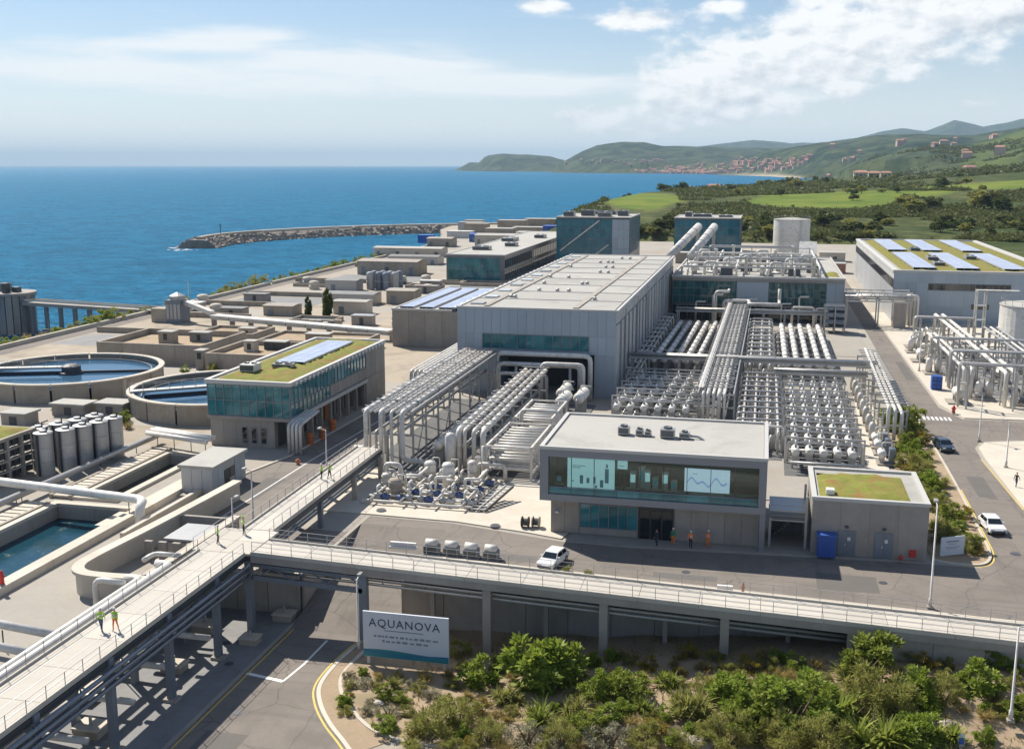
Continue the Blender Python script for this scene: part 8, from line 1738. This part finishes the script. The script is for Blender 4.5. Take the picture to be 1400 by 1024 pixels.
# ------------------------------------------------------------------ vehicles
def car(label, x, y, rz, paint, kind='hatch', z=.01):
    """Length along local -y: the nose points to -y."""
    t = thing('parked_car' if kind == 'hatch' else 'pickup_truck', label, 'car' if kind == 'hatch' else 'pickup', (x, y, z)); R_ = Matrix.Rotation(rz, 3, 'Z')
    def put(b, name, mat, parent=None, smooth=False):
        b.v = [tuple(R_ @ Vector(p) + Vector((x, y, z))) for p in b.v]; o = b.build(name, mat, parent or t, smooth); o['_o'] = t['_o']
        if parent: o.parent = parent; 
        return o
    L = 4.3 if kind == 'hatch' else 5.1; hw = .88
    if kind == 'hatch': low = [(-L / 2, .35), (-L / 2 + .02, .62), (-L / 2 + .25, .80), (-1.0, .95), (.9, .98), (L / 2 - .1, .95), (L / 2, .6), (L / 2 - .05, .32)]; cab = [(-1.05, .94), (-.35, 1.42), (.0, 1.48), (1.35, 1.44), (1.95, .96)]
    else: low = [(-L / 2, .45), (-L / 2 + .02, .8), (-L / 2 + .3, 1.02), (-1.2, 1.12), (L / 2 - .05, 1.12), (L / 2, .7), (L / 2 - .05, .45)]; cab = [(-1.25, 1.10), (-.65, 1.68), (-.3, 1.76), (.75, 1.74), (1.0, 1.12)]
    def shell(prof, w0, w1, zsplit):
        b = MB(); n = len(prof)
        wd = lambda zz: w0 if zz < zsplit else w1
        vs = [(-wd(q[1]), q[0], q[1]) for q in prof] + [(wd(q[1]), q[0], q[1]) for q in prof]
        return b.add(vs, [tuple(range(n - 1, -1, -1)), tuple(range(n, 2 * n))] + [(i, (i + 1) % n, n + (i + 1) % n, n + i) for i in range(n)])
    def bev(o, w):
        m = o.modifiers.new('bevel', 'BEVEL'); m.width = w; m.segments = 2; m.limit_method = 'ANGLE'; return o
    body = bev(put(shell(low, hw, hw - .05, .9), 'body', paint), .07)
    bev(put(shell(cab, hw - .06, hw - .2, 1.2), 'cabin', paint), .06)
    zt = cab[2][1]; zb = cab[0][1] + .05
    def quad(a, b_, c, d, name, mat): return put(MB().add([a, b_, c, d], [(0, 1, 2, 3)]), name, mat)
    e = .012; y0, y1 = cab[0][0], cab[1][0]
    quad((-hw + .16, y0 + .08 - e, zb + .02), (hw - .16, y0 + .08 - e, zb + .02), (hw - .26, y1 - .03 - e * 2, cab[1][1] - .03), (-hw + .26, y1 - .03 - e * 2, cab[1][1] - .03), 'windscreen', 'glass_dark')
    ya, yb = cab[-1][0], cab[-2][0]; quad((hw - .16, ya - .06 + e, zb + .04), (-hw + .16, ya - .06 + e, zb + .04), (-hw + .26, yb + .04 + e * 2, cab[-2][1] - .05), (hw - .26, yb + .04 + e * 2, cab[-2][1] - .05), 'rear_window', 'glass_dark')
    for s_ in (-1, 1):
        xs0, xs1 = s_ * (hw - .048), s_ * (hw - .178); m_ = (cab[1][0] + cab[3][0]) / 2
        for a0, a1 in ((cab[0][0] + .35, m_ - .05), (m_ + .05, cab[-2][0] + .1)):
            q = [(xs0 + s_ * .004, a0, zb + .04), (xs0 + s_ * .004, a1, zb + .04), (xs1 + s_ * .004, a1 - (.12 if a1 > m_ else 0), zt - .1), (xs1 + s_ * .004, a0 + (.28 if a0 < 0 else 0), zt - .1)]; quad(*(q if s_ > 0 else q[::-1]), 'side_window', 'glass_dark')
        put(MB().box(s_ * hw - .05 if s_ > 0 else s_ * hw - .12, s_ * hw + .12 if s_ > 0 else s_ * hw + .05, cab[0][0] + .3, cab[0][0] + .45, zb, zb + .14), 'wing_mirror', paint)
        put(MB().box(s_ * .62 - .18, s_ * .62 + .18, -L / 2 - .01, -L / 2 + .12, .6, .76), 'headlight', 'lamp_glass'); put(MB().box(s_ * .7 - .1, s_ * .7 + .1, L / 2 - .1, L / 2 + .012, .62, .85), 'tail_light', 'red_paint')
        for yy in (-L / 2 + .8, L / 2 - .85):
            w = put(MB().tube([(s_ * (hw - .2), yy, .33), (s_ * (hw + .02), yy, .33)], .33, 16), 'wheel', 'rubber'); put(MB().tube([(s_ * (hw + .0), yy, .33), (s_ * (hw + .035), yy, .33)], .2, 12), 'rim', 'steel', w)
    put(MB().box(-.7, .7, -L / 2 - .02, -L / 2 + .1, .34, .56), 'grille', 'frame_dark'); put(MB().box(-.8, .8, L / 2 - .08, L / 2 + .03, .36, .55), 'rear_bumper', 'frame_dark')
    if kind != 'hatch': put(MB().box(-hw + .12, hw - .12, 1.15, L / 2 - .15, 1.13, 1.14), 'load_bed', 'frame_dark')
car('white hatchback parked beside the rounded end of the planting bed', 24.75, 119.8, .12, 'car_white')
car('dark blue hatchback parked by the shrubs further up the right road', 24.9, 154.2, .18, 'car_dark')
car('small white car on the upper road just behind the walkway railing', -18.7, 99.3, -.22, 'car_white')
# ------------------------------------------------------------------ street things
def cabinets():
    for i in range(4):
        x, y = -31.0 + i * 2.05, 99.6 - i * .1; t = thing('pump_cabinet', ['leftmost of the four domed grey cabinets by the walkway', 'second of the four domed grey cabinets by the walkway', 'third of the four domed grey cabinets by the walkway', 'rightmost of the four domed grey cabinets, nearest the white car'][i], 'cabinet', (x, y, 0), 'domed cabinets on the upper road')
        MB().box(x - .72, x + .72, y - .6, y + .6, .12, 1.0).build('body', 'steel_blue', t); MB().tube([(x - .6, y, 1.05), (x + .6, y, 1.05)], .5, 14).build('dome', 'steel_pale', t, smooth=True); MB().box(x - .6, x + .6, y - .68, y - .605, .3, .9).build('door', 'steel_dark', t); MB().box(x - .85, x + .85, y - .7, y + .7, 0, .12).build('base', 'concrete', t)
cabinets()
for i, (x, y, c, lab_) in enumerate(((5.2 - .9, 107.6, None, None),)): pass
t = thing('skip_container', 'blue steel skip standing between the control building and the planted-roof block', 'skip', (7.1, 107.2, .13)); MB().prism([(6.3, 106.7), (8.0, 106.7), (8.0, 107.8), (6.3, 107.8)], .2, 2.3).build('body', 'blue_paint', t); MB().box(6.2, 8.1, 106.6, 107.9, 2.3, 2.5).build('lid', 'blue_paint', t)
for k in range(5): MB().box(6.4 + k * .38, 6.5 + k * .38, 106.62, 106.698, .25, 2.28).build('rib', 'blue_paint', t)
for x in (6.5, 7.8): MB().box(x - .1, x + .1, 106.8, 107.7, .13, .2).build('skid', 'steel_dark', t)
def bollardish(name, label, cat, x, y, z, r, h, mat): t = thing(name, label, cat, (x, y, z)); MB().lathe((x, y), [(r, z), (r, z + h * .75), (r * .7, z + h * .9), (.02, z + h)], 10).build('body', mat, t, smooth=True); MB().lathe((x, y), [(r * 1.3, z), (r * 1.3, z + .1), (r * .9, z + .14)], 10).build('base', 'concrete', t); MB().tube([(x - r * 1.5, y, z + h * .6), (x + r * 1.5, y, z + h * .6)], r * .45, 8).build('outlet', mat, t)
bollardish('fire_hydrant', 'red hydrant on the corner of the right-hand yard', 'hydrant', 29.7, 177.4, .14, .24, 1.3, 'red_paint'); bollardish('fire_hydrant', 'red post on the kerb of the wide water basin', 'hydrant', -65.9, 81.2, .75, .22, 1.4, 'red_paint'); bollardish('bollard', 'brown bollard on the footway behind the long railing', 'bollard', -.6, 95.4, .12, .13, 1.2, 'tile_roof'); bollardish('traffic_cone', 'orange cone on the west road near the glass block', 'cone', -57.6, 127.5, .01, .22, .8, 'orange_paint'); bollardish('dry_riser', 'red outlet at the foot of the planted-roof block by its corner', 'hydrant', 14.2, 107.4, .13, .16, .7, 'red_paint')
for i, (x, y, w, m_, lab_) in enumerate(((-2.2, 95.7, 1.5, 'white_paint', 'low white concrete bench by the bollard on the footway'), (-34.2, 100.2, 2.8, 'white_paint', 'long low white barrier left of the domed cabinets'))):
    t = thing('concrete_barrier', lab_, 'barrier', (x, y, .1)); MB().prism([(x - w / 2, y - .3), (x + w / 2, y - .3), (x + w / 2, y + .3), (x - w / 2, y + .3)], .12, .3).build('foot', m_, t); MB().box(x - w / 2 + .05, x + w / 2 - .05, y - .14, y + .14, .3, .75).build('upstand', m_, t)
for i, (x, y, m_, lab_) in enumerate(((-23.6, 109.3, 'bark', 'dark cable drum at the corner of the control building'), (-22.5, 109.6, 'concrete_sand', 'tan crate beside the cable drum by the control building'), (-40.5, 111.3, 'concrete', 'round manhole riser on the pale apron'), (-26.8, 108.9, 'concrete', 'manhole riser on the apron edge by the upper road'))):
    t = thing('drum_stack' if i < 2 else 'manhole', lab_, 'drum' if i == 0 else ('crate' if i == 1 else 'manhole'), (x, y, .12))
    if i < 2:
        MB().tube([(x - .4, y, .72), (x - .3, y, .72)], .6, 14).build('flange', m_, t); MB().tube([(x + .3, y, .72), (x + .4, y, .72)], .6, 14).build('flange', m_, t); MB().tube([(x - .3, y, .72), (x + .3, y, .72)], .4, 12).build('core', 'steel_dark', t)
    else: MB().lathe((x, y), [(.55, .12), (.55, .26), (.45, .26)], 16).build('collar', 'concrete_dark', t); MB().lathe((x, y), [(.44, .2), (.44, .29)], 16).build('cover', 'steel_dark', t)
t = thing('marker_post', 'small white and blue marker post standing among the garden shrubs', 'sign post', (15.4, 78.6, -2.2)); xg, yg, zg = on_garden(1313, 1024); MB().box(xg - .06, xg + .06, yg - .04, yg + .04, zg - .2, zg + .8).build('post', 'white_paint', t); MB().lathe((xg, yg), [(.22, zg + .2), (.27, zg + .7), (.22, zg + 1.1), (.02, zg + 1.25)], 12).build('hood', 'sign_face', t, smooth=True); MB().box(xg - .16, xg + .16, yg - .3, yg - .2, zg + .55, zg + 1.0).build('plate', 'blue_paint', t)
t = thing('guard_hut', 'small pale-blue glazed guard hut on the right-hand footway', 'hut', (38.2, 142, .14)); MB().box(36.6, 39.8, 140.5, 143.5, .14, .9).build('base_wall', 'white_paint', t); MB().box(36.3, 40.1, 140.2, 143.8, 2.6, 2.9).build('roof', 'steel_pale', t)
for x in (36.7, 38.2, 39.7): MB().box(x - .08, x + .08, 140.5, 140.66, .9, 2.6).build('post', 'white_paint', t)
MB().box(36.7, 39.7, 140.7, 143.4, .9, 2.6).build('glazing', 'glass_blue', t)
# ------------------------------------------------------------------ people
def make_person(name_, pose, cols, label, loc, rz, helmet='helmet_white', holds=None):
    """One continuous body grown from a jointed skeleton, clothed by material."""
    st = pose.get('stride', 0.0); J = []; E_ = []; rad = []
    def j(p, r, parent=None): J.append(p); rad.append(r); 
    def chain(start, pts):
        k = start
        for p, r in pts: J.append(p); rad.append(r); E_.append((k, len(J) - 1)); k = len(J) - 1
        return k
    J.append((0, 0, .98)); rad.append((.155, .11))
    ch = chain(0, [((0, .01, 1.14), (.135, .10)), ((0, .0, 1.32), (.17, .11)), ((0, .01, 1.45), (.12, .09)), ((0, -.005, 1.53), (.055, .06)), ((0, -.02, 1.60), (.072, .085)), ((0, -.025, 1.70), (.078, .095)), ((0, -.015, 1.77), (.05, .06))])
    hands = []
    for s_ in (-1, 1):
        a = pose.get('arm', (0, 0))[0 if s_ < 0 else 1]; ex, ey = s_ * .26, -.10 * a
        if a >= 2: ey, ez, hx, hy, hz_ = -.12, 1.17, s_ * .16, -.36, 1.16
        else: ez, hx, hy, hz_ = 1.15, s_ * .28, -.16 * a - .04, .92
        k = chain(3, [((s_ * .19, .01, 1.44), .065), ((ex, ey, ez), .045), ((hx, hy, hz_), .032), ((hx, hy - .01, hz_ - .08 if a < 2 else hz_), .036)]); hands.append((hx, hy - .01, hz_ - .08 if a < 2 else hz_, s_, a))
        f = st * s_; chain(0, [((s_ * .095, 0, .88), .095), ((s_ * .10, -.16 * f - .02, .50), .066), ((s_ * .10, -.26 * f + (.10 if f < 0 else .02), .10), .048), ((s_ * .105, -.26 * f - .12 + (.08 if f < 0 else 0), .045), .042)])
    me = bpy.data.meshes.new('skeleton'); me.from_pydata(J, E_, []); o = bpy.data.objects.new('skeleton', me); COL.objects.link(o)
    sk = o.modifiers.new('skin', 'SKIN'); sk.use_smooth_shade = True; sv = me.skin_vertices[0].data if me.skin_vertices else None
    if sv is None:
        bpy.context.view_layer.objects.active = o; bm_ = None
    for i, r in enumerate(rad): me.skin_vertices[0].data[i].radius = (r, r) if isinstance(r, float) else r
    me.skin_vertices[0].data[0].use_root = True; sb = o.modifiers.new('sub', 'SUBSURF'); sb.levels = sb.render_levels = 1
    bm = bpy.data.meshes.new_from_object(o.evaluated_get(bpy.context.evaluated_depsgraph_get())); bpy.data.objects.remove(o); bpy.data.meshes.remove(me)
    b = MB(); b.v = [tuple(v.co) for v in bm.vertices]; b.f = [tuple(p.vertices) for p in bm.polygons]; nb = len(b.f); bpy.data.meshes.remove(bm)
    for x, y, z, s_, a in hands:   # fingers curl from the palm, the thumb leaves its side
        for k in range(4):
            q = -.027 + k * .018; ln = (.062, .072, .068, .054)[k]
            if a < 2: b.tube([(x, y + q, z - .02), (x, y + q - .004, z - .05 - ln * .5), (x - s_ * .02, y + q, z - .05 - ln)], [.010, .009, .006], 5)
            else: b.tube([(x + q, y - .02, z), (x + q, y - .05 - ln * .5, z - .005), (x + q, y - .05 - ln, z - .025)], [.010, .009, .006], 5)
        b.tube([(x - s_ * .01, y - .03, z + .02), (x - s_ * .03, y - .06, z - .01), (x - s_ * .03, y - .07, z - .045)], [.012, .010, .007], 5)
    b.tube([(0, -.105, 1.685), (0, -.135, 1.655), (0, -.11, 1.648)], [.008, .014, .008], 6)
    for s_ in (-1, 1): b.ball((s_ * .032, -.108, 1.69), .011, 6, 4); b.ball((s_ * .083, -.02, 1.675), .022, 6, 4)
    b.tube([(-.025, -.108, 1.62), (0, -.114, 1.618), (.025, -.108, 1.62)], [.005, .007, .005], 5)
    root = b.mesh('person', 'skin', True); top, leg_, shoe = cols
    for m_ in (top, leg_, 'rubber', 'hair'): root.materials.append(MATS[m_])
    vz = [v.co for v in root.vertices]
    for i, p in enumerate(root.polygons):
        c = p.center
        if c.z < .09: p.material_index = 3
        elif c.z < .97 and abs(c.x) < .23 and not any(abs(c.x - h[0]) < .07 and abs(c.y - h[1]) < .09 and abs(c.z - h[2]) < .16 for h in hands): p.material_index = 2
        elif c.z < 1.5 and i < nb and not any(math.dist((c.x, c.y, c.z), h[:3]) < .09 for h in hands): p.material_index = 1
    ob = bpy.data.objects.new('person', root); COL.objects.link(ob); ob.location = loc; ob.rotation_euler = (0, 0, rz); ob['_o'] = (0.0, 0.0, 0.0); tag(ob, label, 'person', 'people at the plant')
    if helmet: MB().lathe((0, -.02), [(.125, 1.715), (.112, 1.725), (.105, 1.775), (.075, 1.82), (.01, 1.84)], 14).build('helmet', helmet, ob, smooth=True)
    else: MB().lathe((0, -.005), [(.088, 1.70), (.092, 1.74), (.07, 1.79), (.01, 1.81)], 12).build('hair', 'hair', ob, smooth=True)
    b = MB()
    if top.startswith('hivis') :
        for z in (1.12, 1.26): b.lathe((0, .0), [(.18, z), (.183, z + .025), (.18, z + .05)], 16)
        b.build('reflective_band', 'steel_white', ob)
    return ob
W = math.pi
make_person('w', dict(stride=.8, arm=(1, -1)), ('hivis', 'cloth_blue', 0), 'worker in yellow vest and dark trousers, left of the pair on the lower walkway', (-47.6, 68.9, DZ), .3)
make_person('w', dict(stride=-.7, arm=(-1, 1)), ('hivis', 'hivis_orange', 0), 'worker in yellow vest and orange trousers, right of the pair on the lower walkway', (-46.6, 69.2, DZ), .1)
make_person('w', dict(stride=.2, arm=(0, 0)), ('hivis', 'cloth_dark', 0), 'worker in yellow vest standing alone on the walkway junction', (-48.3, 88.6, DZ), W * .7)
make_person('w', dict(stride=.1, arm=(2, 0)), ('hivis', 'cloth_dark', 0), 'worker in yellow top by the railing where the walkway arms meet', (-47.2, 91.6, DZ), -W * .4, 'hivis')
make_person('w', dict(stride=.3, arm=(0, 1)), ('hivis', 'cloth_dark', 0), 'left worker of the yellow-vested pair on the far walkway arm', (-47.2, 110.6, DZ), W * .8)
make_person('w', dict(stride=.5, arm=(2, 2)), ('hivis', 'cloth_dark', 0), 'right worker of the yellow-vested pair on the far walkway arm', (-46.4, 111.0, DZ), W * .4)
pmat('cloth_green', (.03, .22, .12), .06, 4, .9)
make_person('w', dict(stride=.2, arm=(0, 0)), ('cloth_green', 'hivis_orange', 0), 'person in green top and orange trousers beside the control building door', (-7.8, 107.2, .14), .2)
make_person('w', dict(stride=.6, arm=(1, -1)), ('hivis_orange', 'cloth_dark', 0), 'person in orange top nearest the road before the control building', (-6.0, 106.7, .14), .0)
make_person('w', dict(stride=.1, arm=(0, 0)), ('hivis_orange', 'hivis_orange', 0), 'person all in orange standing right of the others by the control building', (-4.3, 107.3, .14), .5)
make_person('w', dict(stride=.4, arm=(0, 1)), ('cloth_dark', 'cloth_dark', 0), 'person in dark clothes in the shadow before the entrance', (-9.4, 106.5, .14), -.4, None)
make_person('w', dict(stride=.7, arm=(1, -1)), ('cloth_dark', 'cloth_blue', 0), 'person in dark clothes walking on the footway right of the road', (30.6, 137, .14), 2.4, None)
